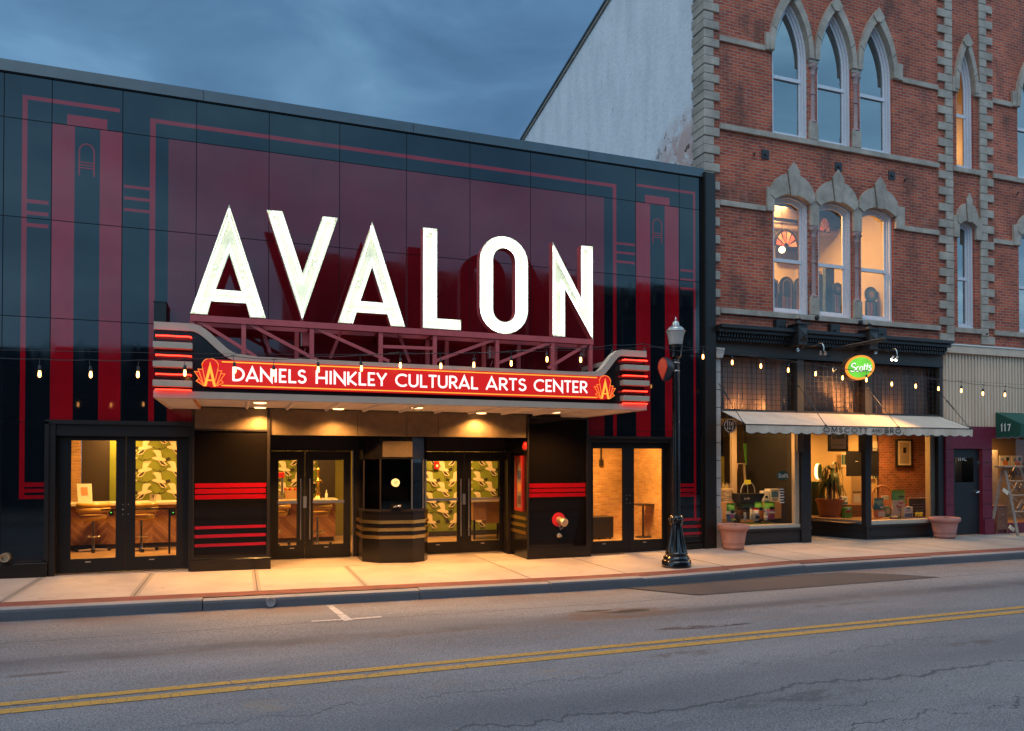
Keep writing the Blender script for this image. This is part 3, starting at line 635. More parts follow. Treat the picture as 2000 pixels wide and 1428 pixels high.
# entrance recess
m_ = MB(); m_.box(.505, 5.275, .03, .10, 2.25, 2.70, M_BAND)
for x in (2.0, 2.9, 3.5): m_.box(x, x+.008, .0265, .031, 2.25, 2.645, M_BRONZE)
m_.build('entrance_fascia', th)
m_ = MB(); m_.box(.505, 5.275, .101, 1.30, 2.30, 2.40, M_BRONZE); m_.box(.505, 5.275, 1.24, 1.34, 1.99, 2.30, M_BRONZE)
m_.build('entrance_ceiling', th)
m_ = MB()
for u, v in ((600, 852), (922, 858)):
    x = XX(u, .5, v); m_.box(x-.09, x+.09, .45, .63, 2.285, 2.299, M_TRIM)
m_.each('recess_light', th)
m_ = MB(); m_.box(.505, .56, 1.2, 1.34, -.2, 1.99, M_BRONZE); m_.box(2.10, 3.44, 1.24, 1.34, -.2, 1.99, M_BRONZE); m_.box(5.20, 5.275, .9, 1.34, -.2, 1.99, M_BRONZE); m_.each('entrance_wall', th)

# ---- glazed doors
def door_pair(x0, x1, z0, z1, y, g, handles=None, chrome=None, label=None, pushbar=False, mid=None, name='door'):
    """two leaves; g = (glass z0, glass z1, stile, meeting stile)"""
    xm = mid or (x0+x1)/2
    for k, (a, b) in enumerate(((x0, xm-.003), (xm+.003, x1))):
        sl_, sr = (g[2], g[3]) if k == 0 else (g[3], g[2])
        m_ = MB(); m_.box(a, a+sl_, y, y+.05, z0, z1, M_DOOR); m_.box(b-sr, b, y, y+.05, z0, z1, M_DOOR)
        m_.box(a+sl_, b-sr, y, y+.05, z0, g[0], M_DOOR); m_.box(a+sl_, b-sr, y, y+.05, g[1], z1, M_DOOR)
        m_.box(a+sl_+.22, a+sl_+.30, y-.004, y, g[0]-.06, g[0]-.045, M_STEEL)
        for p, q2 in ((a+sl_, a+sl_+.012), (b-sr-.012, b-sr)): m_.box(p, q2, y-.003, y+.001, g[0], g[1], M_BRONZE)
        d = m_.build(name, th); 
        if label: d['label'] = label[k]
        gm = MB(); gm.sheet(a+sl_, b-sr, g[0], g[1], y+.025, M_GLASS); gm.build('glass_pane', d)
        if handles:
            hx = (xm-.085 if k == 0 else xm+.085); h = MB()
            h.tube([(hx, y-.07, handles[0]), (hx, y-.07, handles[1])], .014, M_STEEL, 10)
            for z in (handles[0]+.12, handles[1]-.12): h.tube([(hx, y-.07, z), (hx, y, z)], .008, M_STEEL, 6)
            h.build('door_handle', d)
            h = MB(); h.box(a+sl_, b-sr, y-.02, y+.02, .985, 1.035, M_STEEL); h.build('push_bar', d)
        else:
            h = MB(); sx_ = xm-.04 if k == 0 else xm+.04
            for z in (1.08, .92): h.lathe([(.009, y-.004), (.009, y)], sx_, z, M_STEEL, 8, axis='y')
            if k == 0: h.lathe([(.014, y-.01), (.014, y)], xm-.04, 1.0, M_STEEL, 10, axis='y')
            h.each('door_lock', d)
    if handles:
        h = MB(); h.box(xm-.03, xm+.03, y-.012, y, .90, 1.12, M_STEEL); h.build('lock_plate', th)
    if chrome:
        for x in chrome:
            h = MB(); h.tube([(x, y-.04, z0), (x, y-.04, z1+.02)], .012, M_STEEL, 8); h.build('door_pivot_bar', th)
DY = .14
m_ = MB(); m_.box(-2.82, -2.735, .0, .22, -.2, 2.40, M_BRONZE); m_.box(-.79, -.737, .0, .22, -.2, 2.40, M_BRONZE); m_.box(-2.735, -.79, .03, .22, 2.20, 2.40, M_BRONZE); m_.box(-2.735, -.79, .06, .3, -.2, -.018, M_STEEL); m_.build('door_frame', th)
door_pair(-2.735, -.79, -.01, 2.20, DY, (.215, 2.13, .185, .13), mid=-1.75, label=('left leaf of the far left doors', 'right leaf of the far left doors'))
m_ = MB(); m_.box(6.592, 6.66, .0, .22, -.2, 2.27, M_BRONZE); m_.box(8.50, 8.55, .0, .22, -.2, 2.27, M_BRONZE); m_.box(6.66, 8.50, .03, .22, 2.18, 2.27, M_BRONZE); m_.box(6.6, 8.5, .06, .3, -.2, -.11, M_STEEL); m_.build('door_frame', th)
door_pair(6.66, 8.50, -.10, 2.18, DY, (ZZ(1210, 1056, DY), ZZ(1210, 876, DY), .10, .12), label=('left leaf of the far right doors', 'right leaf of the far right doors'))
door_pair(.56, 2.05, -.07, 1.985, 1.2, (.19, 1.81, .13, .14), handles=(.30, 1.46), chrome=(2.085,), mid=1.185, label=('left leaf of the left entrance doors', 'right leaf of the left entrance doors'))
door_pair(3.47, 5.20, -.09, 1.985, 1.2, (.145, 1.79, .07, .14), handles=(.26, 1.43), chrome=(5.235,), mid=4.35, label=('left leaf of the right entrance doors', 'right leaf of the right entrance doors'))

# ---- ticket booth
bt = thing('ticket_booth', 'faceted black ticket booth with three brass bands between the entrance doors', 'booth', (2.74, .7, -.08))
bp = [(2.17, 1.18), (2.17, .52), (2.44, .20), (3.04, .10), (3.30, .26), (3.42, .52), (3.42, 1.18)]
def bwall(mb, z0, z1, m, off=0.):
    n = len(bp)-1; cx, cy = 2.78, .9
    for (xa, ya), (xb, yb) in zip(bp, bp[1:]):
        def o(x, y):
            l = math.hypot(x-cx, y-cy); return (x+(x-cx)/l*off, y+(y-cy)/l*off)
        (a, b), (c1, d) = o(xa, ya), o(xb, yb)
        mb.face([(a, b, z0), (c1, d, z0), (c1, d, z1), (a, b, z1)], m)
def bcap(mb, z, m, off=0., up=True):
    cx, cy = 2.78, .9; P = []
    for x, y in bp:
        l = math.hypot(x-cx, y-cy); P.append((x+(x-cx)/l*off, y+(y-cy)/l*off, z))
    mb.face(P if up else P[::-1], m)
m_ = MB(); bwall(m_, -.2, .84, M_BLK); m_.build('booth_base', bt)
for z in (.665, .525, .385):
    m_ = MB(); bwall(m_, z-.03, z+.03, M_BRASS, .02); bcap(m_, z+.03, M_BRASS, .02); bcap(m_, z-.03, M_BRASS, .02, False); m_.build('brass_band', bt)
m_ = MB(); bwall(m_, .84, .865, M_BLK, .02); bcap(m_, .865, M_BLK, .02); bwall(m_, .865, .90, M_BRONZE, -.02); bcap(m_, .90, M_BLK, -.02); m_.build('booth_ledge', bt)
m_ = MB()
for (xa, ya), (xb, yb) in zip(bp, bp[1:]):
    s2 = .94; cx, cy = 2.78, .9; f_ = lambda x, y: (cx+(x-cx)*s2, cy+(y-cy)*s2)
    (a, b), (c1, d) = f_(xa, ya), f_(xb, yb); m_.face([(a, b, .90), (c1, d, .90), (c1, d, 1.83), (a, b, 1.83)], M_GLASS3)
m_.build('booth_glass', bt)
for x, y in bp[1:-1]:
    a, b = 2.78+(x-2.78)*.95, .9+(y-.9)*.95; m_ = MB(); m_.box(a-.012, a+.012, b-.012, b+.012, .90, 1.83, M_STEEL if x > 2.9 else M_BRONZE); m_.build('mullion', bt)
m_ = MB(); bwall(m_, 1.83, 2.30, M_BLK, -.02); bcap(m_, 1.83, M_BLK, -.02, False); m_.build('booth_header', bt)
m_ = MB(); m_.face([(2.49, .20, 1.87), (3.03, .108, 1.87), (3.03, .108, 2.16), (2.49, .20, 2.16)], M_BAND); m_.build('header_panel', bt)
m_ = MB(); m_.box(2.25, 3.35, 1.0, 1.05, 0, 1.9, M_BLK); m_.build('booth_back', bt)
m_ = MB(); p = at(773, 943, .13); m_.lathe([(.075, .20), (.075, .13)], p[0], p[2], M_WHITE, 18, axis='y')
for k in range(3): m_.box(p[0]-.035, p[0]+.035, .1285, .13, p[2]-.025+.025*k, p[2]-.019+.025*k, M_SOCK)
m_.build('speaking_grille', bt)
m_ = MB(); p = at(775, 991, .12); m_.box(p[0]-.10, p[0]+.10, .11, .25, .90, 1.0, M_BLK); m_.tube([(p[0]-.07, .09, .95), (p[0]+.05, .09, .965)], .014, M_CHROME, 8); m_.ball((p[0]+.05, .10, .965), .03, M_CHROME); m_.build('ticket_slot', bt)

# ---- wall things in the recess
fa = thing('fire_alarm_bell', 'red round fire alarm on the black pillar beside the entrance', 'alarm', (5.26, -.02, 1.95))
m_ = MB(); p = at(1023, 870.8, .05); prf = [(.001, -.06), (.05, -.055), (.085, -.03), (.10, 0), (.10, .02)]
m_.raw(*(lambda v, f: (v, f))([(5.28+pz, .10+r2*math.cos(2*math.pi*k/16), p[2]+r2*math.sin(2*math.pi*k/16)) for r2, pz in prf for k in range(16)], [(i*16+k, i*16+(k+1) % 16, (i+1)*16+(k+1) % 16, (i+1)*16+k) for i in range(4) for k in range(16)]), mat('alarm_red', (.55, .02, .02), .3), True)
m_.build('bell', fa)
m_ = MB(); m_.box(5.262, 5.28, .04, .16, p[2]-.06, p[2]+.06, M_SOCK); m_.build('mount', fa)
pf = thing('poster_case', 'red framed poster case on the right side wall of the entrance recess', 'poster case', (5.27, .6, .8))
yA, yB = .16, .60; z0, z1 = .80, 1.90
m_ = MB(); 
for a, b, c1, d in ((yA, yB, z0, z0+.07), (yA, yB, z1-.07, z1), (yA, yA+.07, z0+.07, z1-.07), (yB-.07, yB, z0+.07, z1-.07)): m_.box(5.235, 5.28, a, b, c1, d, mat('poster_red', (.34, .015, .015), .35) if 'poster_red' not in MATS else MATS['poster_red'])
m_.build('frame', pf)
m_ = MB(); m_.box(5.262, 5.279, yA+.07, yB-.07, z0+.07, z1-.07, mat('poster_paper', (.22, .17, .12), .5)); 
for k in range(4): m_.box(5.258, 5.262, yA+.12, yB-.12, z0+.13+.25*k, z0+.30+.25*k, mat('poster_ink%d' % k, ((.08, .05, .04), (.5, .2, .05), (.04, .05, .1), (.3, .08, .04))[k], .5))
m_.build('poster_sheet', pf)
m_ = MB()
for z in (.665, .525, .385): m_.box(5.262, 5.28, .05, 1.2, z-.03, z+.03, M_BRASS)
m_.build('brass_strip', th)
# fire department connection on the right pillar
fd = thing('fire_hose_connection', 'brass fire hose connection with red collar on the right black pillar', 'hose connection', at(1090, 1016, -.02))
p = at(1091, 1015, -.02)
m_ = MB(); m_.lathe([(.13, -.008), (.14, -.02), (.138, -.028), (.075, -.03)], p[0], p[2], mat('collar_red', (.62, .02, .03), .4), 24, axis='y'); m_.build('collar', fd)
m_ = MB(); a = (p[0], -.03, p[2]-.0); b = (p[0]+.05, -.22, p[2]-.05); L_ = lambda t: tuple(lerp(a[i], b[i], t) for i in range(3))
m_.tube([L_(0), L_(.3), L_(.32), L_(.55), L_(.57), L_(.95), L_(1)], [.07, .07, .078, .078, .085, .085, .075], mat('aged_brass', (.72, .55, .36), .35, metal=.9, var=.2, vscale=20), 18); m_.build('coupling', fd)
m_ = MB(); m_.tube([L_(1.0), L_(1.01)], [.055, .055], mat('cap_face', (.55, .42, .28), .4, metal=.8), 16); m_.build('cap', fd)
m_ = MB(); m_.tube([(p[0]-.03, -.10, p[2]-.09), (p[0]-.0, -.13, p[2]-.19), (p[0]+.04, -.15, p[2]-.14)], .007, M_STEEL, 6); m_.build('chain', fd)
bn = at(1092, 1046, -.02); m_ = MB(); m_.lathe([(.04, -.008), (.045, -.02), (.02, -.03), (.02, -.08), (.03, -.085), (.028, -.10), (.001, -.10)], bn[0], bn[2], MATS['aged_brass'], 14, axis='y')
tag(m_.build('drain_valve'), 'small round brass valve below the hose connection on the pillar', 'valve')
dp = at(10, 1089, -.06); m_ = MB(); m_.lathe([(.0001, -.02), (.055, -.021), (.055, -.10), (.07, -.10), (.07, -.0)], dp[0], dp[2], MATS['aged_brass'], 18, axis='y'); tag(m_.build('drain_pipe'), 'short round pipe end sticking out of the plinth at the far left', 'pipe')
lb = MB(); x, z = XX(314, -.2, 640), ZZ(314, 608, -.3); lb.box(x-.09, x+.09, -.35, -.02, 3.66, z+.14, M_SOCK); lb.box(x-.10, x+.10, -.36, -.02, z+.14, z+.15, M_BRONZE)
tag(lb.build('junction_box'), 'small black box standing on the marquee roof at its left end', 'box')

# ================================================================== MARQUEE
MX0, MX1, MY, MZ = -1.09, 6.48, -2.5, 2.655
mq = thing('marquee', 'black theater marquee with champagne trim curving over the entrance', 'marquee', (2.7, -1.2, MZ))
ZH, ZL = 3.68, 3.265
def sm(t): return t*t*(3-2*t)
topL = [(MX0, ZH), (-.62, ZH)]+[(lerp(-.62, -.02, i/12), lerp(ZH, ZL+.03, sm(i/12))) for i in range(1, 13)]+[(.25, ZL)]
topR = [(5.20, ZL-.01)]+[(lerp(5.55, 6.0, i/10), lerp(ZL+.01, ZH-.02, sm(i/10))) for i in range(0, 11)]+[(MX1, ZH-.02)]
top = topL+topR
def offs(pts, d): return [(x, z-d) for x, z in pts]
m_ = MB()
inner = [(x, z-.02) for x, z in top]
m_.prism([(MX0+.02, MZ+.02)]+[(MX0+.02, inner[0][1])]+inner[1:-1]+[(MX1-.02, inner[-1][1]), (MX1-.02, MZ+.02)], MY+.04, MY+.12, mat('marquee_black', (.012, .011, .011), .22, ior=1.5)); m_.build('fascia', mq)
m_ = MB()                                                      # trim: top ribbon and bottom bar
hw = .052
m_.ribbon([(x, z-hw) for x, z in top], hw*2, MY, MY+.16, M_TRIM); m_.build('curved_trim', mq); m_ = MB()
m_.box(MX0, MX1, MY, MY+.16, MZ, MZ+.095, M_TRIM); m_.build('trim', mq)
for sx_, a in ((0, MX0), (1, MX1-.04)):
    m_ = MB(); m_.box(a, a+.04, MY+.16, -.03, MZ+.02, ZH-.06, M_TRUSS if 0 else MATS['marquee_black']); m_.box(a-.005, a+.045, MY+.16, -.03, MZ, MZ+.125, M_TRIM); m_.box(a-.005, a+.045, MY+.16, -.03, ZH-.09, ZH-.01, M_TRIM); m_.build('side_panel', mq)
m_ = MB(); m_.box(MX0+.04, MX1-.04, MY+.16, -.03, ZL-.12, ZL-.10, M_BRONZE); m_.build('marquee_roof', mq)
# soffit: outer flange, recessed pan and joists
m_ = MB()
zs = MZ+.01
for a in ((MX0+.041, -.62, MY+.161, -.03), (5.98, MX1-.041, MY+.161, -.03)): m_.box(a[0], a[1], a[2], a[3], zs, zs+.06, M_SOFF)
m_.box(-.62, 5.98, MY+.161, MY+.36, zs, zs+.06, M_SOFF); m_.box(-.62, 5.98, MY+.36, -.022, zs+.05, zs+.07, M_SOFF)
m_.box(-.624, -.612, MY+.30, -.03, zs-.004, zs+.05, M_ORANGE); m_.build('soffit', mq)
for k in range(9):
    x = .12+.66*k; m_ = MB()
    pr_ = [(x-.035, zs+.05), (x-.012, zs+.012), (x+.012, zs+.012), (x+.035, zs+.05)]
    m_.prism(pr_, MY+.37, -.035, M_SOFF); m_.build('soffit_rib', mq)
# neon lines and fins at both ends
for a, b, nm in ((MX0, -.605, 'left'), (5.99, MX1, 'right')):
    for z in [ZZ(330, v, MY-.06) for v in (674.5, 711.5, 749)]:
        m_ = MB(); m_.box(a-.0, b, MY-.10, MY+.04, z-.042, z+.042, M_TRIM); m_.build('fin', mq, bevel=.004)
    for z in [ZZ(330, v, MY-.06) for v in (656, 694, 731, 761)]:
        zz = z; m_ = MB(); m_.tube([(a+.03, MY+.0, zz), (a+.03, MY-.06, zz), (b-.02, MY-.06, zz), (b-.02, MY+.0, zz)], .0095, M_NEON, 8); m_.build('neon_tube', mq, label='thin red neon tube')
m_ = MB()
dl = []
for u, v in ((508, 785), (508, 794.5), (661, 797), (815, 795), (797, 806), (940, 805.5), (1084, 804), (1052, 813)):
    p = onz(u, v, zs+.045); dl.append(p)
for p in dl:
    m_ = MB(); m_.lathe([(.0001, -.028), (.085, -.022), (.10, -.008)], p[0], p[1], M_DOWN, 20, z0=zs+.04); m_.lathe([(.10, -.008), (.12, 0), (.12, .012)], p[0], p[1], M_TRIM, 20, z0=zs+.04); o = m_.build('downlight', mq)
    lamp('SPOT', 'downlight_lamp', (p[0], p[1], zs-.005), 310, (1, .50, .14), .07, (0, 0, 0), mq, R(150))
# ---- lit sign panel
sg = thing('marquee_sign', 'backlit red sign panel with white lettering on the marquee front', 'sign', (2.7, MY, 2.9))
SY = MY-.03
zb0, zb1 = ZZ(700, 765, SY), ZZ(700, 714.5, SY)
xL, xR = XX(410, SY, 730), XX(1182, SY, 760)
m_ = MB(); m_.box(xL, xR, SY, MY+.05, zb0, zb1, M_SIGNRED); m_.build('sign_face', sg)
m_ = MB(); 
for z in (zb0+.026, zb1-.026): m_.box(xL+.15, xR-.15, SY-.004, SY-.001, z-.008, z+.008, M_SIGNY)
m_.build('border_line', sg)
zl0 = (ZZ(455, 743.6, SY)+ZZ(1144, 772, SY))/2; lh = ((ZZ(455, 716.3, SY)-ZZ(455, 743.6, SY))+(ZZ(1144, 752, SY)-ZZ(1144, 772, SY)))/2
lh = ZZ(455, 717, SY)-ZZ(455, 744, SY)
zl0 = lerp(zb0, zb1, .5)-lh/2
for wd, a, b in (('DANIELS', 452.8, 598), ('HINKLEY', 616.5, 755), ('CULTURAL', 772, 933.5), ('ARTS', 949, 1027.5), ('CENTER', 1042.5, 1147)):
    m_ = MB(); text(m_, wd, XX(a, SY, 740), XX(b, SY, 755), zl0, lh, SY-.001, M_SIGNW, w=.155, gap=.10); m_.build('lettering', sg)
def logo(cx):
    k = lambda X, Z: (cx+(X-547)*lk, zb0+.005+(1180-Z)*lk*1.0)
    lk = (zb1-zb0+.012)/(1180-165)
    m_ = MB()
    dome = [k(345, 1170), k(290, 560), k(262, 400)]+[k(547+285*math.cos(R(t)), 440-275*math.sin(R(t))) for t in range(180, -1, -15)]+[k(832, 400), k(800, 560), k(745, 1170)]
    fan1 = [k(330, 1175), k(130, 570), k(300, 570), k(790, 600), k(945, 605), k(760, 1175)]
    fan2 = [k(330, 1175), k(20, 660), k(200, 665), k(900, 700), k(1055, 705), k(760, 1175)]
    fan3 = [k(330, 1180), k(90, 1000), k(190, 890), k(900, 930), k(990, 1025), k(760, 1180)]
    for i, pg in enumerate((fan3, fan2, fan1, dome)): m_.prism(pg, SY-.006-.002*i, SY+.02, M_SIGNRED)
    m_.build('emblem_back', sg)
    m_ = MB(); y = SY-.016; w_ = .0105
    m_.ribbon([k(375, 960), k(300, 560), k(270, 400)]+[k(547+270*math.cos(R(t)), 440-262*math.sin(R(t))) for t in range(180, -1, -15)]+[k(825, 400), k(800, 560), k(720, 960)], w_, y, y+.004, M_SIGNO)
    y2 = y-.001
    for P in ([(300, 575), (150, 575), (340, 1120)], [(200, 665), (35, 665), (335, 1140)], [(185, 900), (95, 1000), (340, 1165)], [(800, 605), (935, 610), (755, 1130)], [(905, 710), (1040, 715), (758, 1145)], [(905, 935), (985, 1025), (765, 1165)]):
        y2 -= .0004; m_.ribbon([k(*p) for p in P], w_, y2, y2+.003, M_SIGNO)
    m_.prism([k(335, 1175), k(515, 420), k(545, 295), k(575, 420), k(750, 1180), k(660, 1180), k(612, 985), k(468, 985), k(430, 1170)], y-.007, y-.004, M_SIGNY)
    m_.prism([k(485, 930), k(608, 930), k(545, 670)], y-.009, y-.0072, M_SIGNRED)
    m_.build('emblem', sg)
logo(XX(410.5, SY, 730)); logo(XX(1181, SY, 760))

# ================================================================== AVALON LETTERS
LY = -.72
lt = thing('neon_letter_sign', 'tall white neon letters AVALON on a red steel truss above the marquee', 'sign', (3, LY, 3.3))
def inset(poly, d):
    a = sum(poly[i][0]*poly[(i+1) % len(poly)][1]-poly[(i+1) % len(poly)][0]*poly[i][1] for i in range(len(poly)))
    P = poly if a > 0 else poly[::-1]; n = len(P); out = []
    for i in range(n):
        a_, b_, c2 = P[i-1], P[i], P[(i+1) % n]
        def nn(p, q2):
            l = math.hypot(q2[0]-p[0], q2[1]-p[1]); return (-(q2[1]-p[1])/l, (q2[0]-p[0])/l)
        n1, n2 = nn(a_, b_), nn(b_, c2); k = 1+n1[0]*n2[0]+n1[1]*n2[1]; k = max(k, .12)
        out.append((b_[0]+(n1[0]+n2[0])/k*d, b_[1]+(n1[1]+n2[1])/k*d))
    return out
DEP = .17
def letter(outer, hole, tag_):
    yb = LY+DEP
    m_ = MB()
    if hole:                                                  # bridge the hole into one face
        ho = hole
        a = sum(outer[i][0]*outer[(i+1) % len(outer)][1]-outer[(i+1) % len(outer)][0]*outer[i][1] for i in range(len(outer)))
        O = outer if a > 0 else outer[::-1]
        a = sum(ho[i][0]*ho[(i+1) % len(ho)][1]-ho[(i+1) % len(ho)][0]*ho[i][1] for i in range(len(ho)))
        H = ho if a < 0 else ho[::-1]
        bi, bj = min(((i, j) for i in range(len(O)) for j in range(len(H))), key=lambda t: (O[t[0]][0]-H[t[1]][0])**2+(O[t[0]][1]-H[t[1]][1])**2)
        pl_ = O[bi:]+O[:bi+1]+H[bj:]+H[:bj+1]
    else: pl_ = outer
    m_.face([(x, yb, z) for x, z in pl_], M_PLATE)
    def wall(P, sgn):
        for i in range(len(P)):
            (xa, za), (xb, zb_) = P[i], P[(i+1) % len(P)]
            m_.face([(xa, LY, za), (xb, LY, zb_), (xb, yb, zb_), (xa, yb, za)], M_WHITE)
        Q = inset(P, -.005*sgn)
        for i in range(len(P)):
            (xa, za), (xb, zb_) = Q[i], Q[(i+1) % len(P)]
            m_.face([(xa, LY, za), (xb, LY, zb_), (xb, yb+.01, zb_), (xa, yb+.01, za)], M_TRUSS)
        a2 = sum(P[i][0]*P[(i+1) % len(P)][1]-P[(i+1) % len(P)][0]*P[i][1] for i in range(len(P)))
        P2 = P if a2 > 0 else P[::-1]
        for i in range(len(P2)): j = (i+1) % len(P2); m_.face([(P2[i][0], LY, P2[i][1]), (Q[i][0], LY, Q[i][1]), (Q[j][0], LY, Q[j][1]), (P2[j][0], LY, P2[j][1])], M_WHITE)
        return
    wall(outer, 1)
    if hole: wall(hole, -1)
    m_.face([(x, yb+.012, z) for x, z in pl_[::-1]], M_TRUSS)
    o = m_.build('letter', lt); o['label'] = tag_[1]
    yt = LY+.06
    T = MB(); P = inset(outer, .046); T.tube([(x, yt, z) for x, z in P], .020, M_TUBE, 6, True)
    if hole: P = inset(hole, -.046); T.tube([(x, yt, z) for x, z in P], .020, M_TUBE, 6, True)
    for PP, QQ in ((outer, inset(outer, .046)),):
        a2 = sum(PP[i][0]*PP[(i+1) % len(PP)][1]-PP[(i+1) % len(PP)][0]*PP[i][1] for i in range(len(PP)))
        PP = PP if a2 > 0 else PP[::-1]
        for p_, q_ in zip(PP, QQ):
            if math.hypot(p_[0]-q_[0], p_[1]-q_[1]) > .13: T.tube([(q_[0], yt, q_[1]), (lerp(q_[0], p_[0], .72), yt, lerp(q_[1], p_[1], .72))], .013, M_TUBE, 6)
    T.build('neon_tube', o)
    sk = MB(); cs = [( (outer[i][0]+outer[(i+1) % len(outer)][0])/2, (outer[i][1]+outer[(i+1) % len(outer)][1])/2) for i in range(0, len(outer), max(1, len(outer)//3))]
    ins = inset(outer, .115)
    for i in range(0, len(ins), max(1, len(ins)//3)):
        j = (i+1) % len(ins); x, z = lerp(ins[i][0], ins[j][0], .5), lerp(ins[i][1], ins[j][1], .5)
        for dz in (-.05, .05): sk.lathe([(.001, yb-.032), (.02, yb-.03), (.026, yb-.028), (.026, yb)], x, z+dz, M_WHITE, 10, axis='y')
    sk.each('tube_holder', o)
zB, zT = ZZ(520, 618, LY), None
def px(pts): return xz(pts, LY)
def snapz(pts, idxs, z): return [(x, z if i in idxs else zz) for i, (x, zz) in enumerate(pts)]
zB = sum(ZZ(u, v, LY) for u, v in ((371.9, 609.8), (519, 618.8), (660.5, 629.5), (791, 638.3), (826, 641.4), (899.9, 645.6), (1079.9, 657.9)))/7
A1 = snapz(px([(447.6, 401.4), (371.9, 609.8), (404.8, 611), (411.9, 588.3), (481, 592.4), (488.6, 617.4), (519, 618.8)]), (1, 2, 5, 6), zB)
letter(A1, px([(447.6, 494.3), (421.4, 565.2), (471.9, 569.3)]), ('a', 'first letter A at the left'))
letter(px([(521.2, 410.5), (551.2, 412.9), (591, 535.2), (630.7, 422.9), (659.3, 426), (590.5, 624)]), None, ('v', 'letter V'))
A2 = snapz(px([(726.9, 434.3), (660.5, 629.5), (689.3, 631.4), (696.2, 609.8), (756.4, 613.8), (763.6, 637.1), (791, 638.3)]), (1, 2, 5, 6), zB)
letter(A2, px([(726.7, 520.5), (703.6, 588.3), (749.3, 591.9)]), ('a', 'second letter A in the middle'))
x0, x1, x2 = XX(826.4, LY, 540), XX(853.4, LY, 540), XX(899.9, LY, 635); zt = ZZ(840, 446, LY)
letter([(x0, zB), (x2, zB), (x2, ZZ(899.9, 625.5, LY)), (x1, ZZ(899.9, 625.5, LY)), (x1, zt), (x0, zt)], None, ('l', 'letter L'))
def stad(xa, xb, za, zb):
    r = (xb-xa)/2; cx = (xa+xb)/2
    return [(cx+r*math.cos(R(t)), zb-r+r*math.sin(R(t))) for t in range(0, 181, 15)]+[(cx+r*math.cos(R(t)), za+r+r*math.sin(R(t))) for t in range(180, 361, 15)]
letter(stad(XX(937.4, LY, 550), XX(1031, LY, 550), ZZ(984, 652, LY), ZZ(984, 461.8, LY)), stad(XX(962.9, LY, 550), XX(1007, LY, 550), ZZ(984, 629.4, LY), ZZ(984, 484.5, LY)), ('o', 'letter O'))
x0, x1, x2, x3 = XX(1080, LY, 560), XX(1103.5, LY, 600), XX(1135.4, LY, 520), XX(1157.6, LY, 560)
letter([(x0, zB), (x1, zB), (x1, ZZ(1103.9, 563.4, LY)), (x3, ZZ(1157, 662.4, LY)), (x3, ZZ(1157.9, 481.8, LY)), (x2, ZZ(1135.4, 480, LY)), (x2, ZZ(1135.4, 583.5, LY)), (x0, ZZ(1080.5, 474, LY))], None, ('n', 'letter N'))
# ---- truss
ty0, ty1 = LY+.02, -.16; zc = zB-.075; zlow = 3.17
tr = MB(); xa, xb = XX(372, ty0, 618), XX(1157, ty0, 670)
tr.box(xa, xb, ty0-.05, ty0+.05, zc-.05, zc+.05, M_TRUSS); tr.box(xa, xb, ty0-.04, ty0+.04, zlow, zlow+.08, M_TRUSS)
for u in (375.7, 476, 608.8, 743.2, 848.7, 970.5, 1078.4, 1152.7):
    x = XX(u, ty0, 650); tr.box(x-.035, x+.035, ty0-.035, ty0+.035, zlow+.08, zc-.05, M_TRUSS)
dg = [((378.9, 622), (500, 697)), ((480.7, 630), (640, 715)), ((612, 640), (760, 706)), ((846, 707), (967, 662.7)), ((968, 711), (1074.6, 669)), ((1070, 719), (1147, 672.6))]
for (a, b) in dg: tr.bar(at(*a, ty0), at(*b, ty0), .055, .05, M_TRUSS)
tr.bar(at(745, 677, ty0), at(848, 681, ty0), .055, .05, M_TRUSS)
tr.box(xa, xb, ty1-.04, ty1+.04, zc-.04, zc+.04, M_TRUSS)
for u in (579.4, 834.8, 872, 944.8, 1012.4, 1083.9): x = XX(u, ty1, 660); tr.box(x-.035, x+.035, ty1-.035, ty1+.035, zlow, zc, M_TRUSS)
for a, b in (((508, 632), (528, 690)), ((667.6, 643), (645, 700)), ((777.6, 650), (800, 708))): tr.bar(at(*a, -.4), at(*b, -.4), .05, .05, M_TRUSS)
for u in (375.7, 476, 608.8, 743.2, 848.7, 970.5, 1078.4, 1152.7):
    x = XX(u, ty0, 650); tr.box(x-.03, x+.03, ty0+.05, ty1-.04, zc-.03, zc+.03, M_TRUSS); tr.box(x-.03, x+.03, ty1+.04, .01, zc-.03, zc+.03, M_TRUSS)
for u, v in ((591, 624),): x = XX(u, ty0, v); tr.box(x-.025, x+.025, LY+DEP+.02, LY+DEP+.07, zc, zc+.5, M_TRUSS)
tr.build('truss', lt)
for u, v in ((598, 665), (963, 690)):
    p = at(u, v, -.35); m_ = MB(); m_.box(p[0]-.07, p[0]+.07, -.42, -.28, p[2]-.11, p[2]+.12, M_TRUSS); m_.box(p[0]-.09, p[0]-.072, -.42, -.28, p[2]-.11, p[2]+.12, M_STEEL); m_.tube([(p[0], -.35, p[2]-.11), (p[0]-.05, -.35, p[2]-.25)], .012, M_TRUSS, 6); m_.build('transformer_box', lt, bevel=.006)
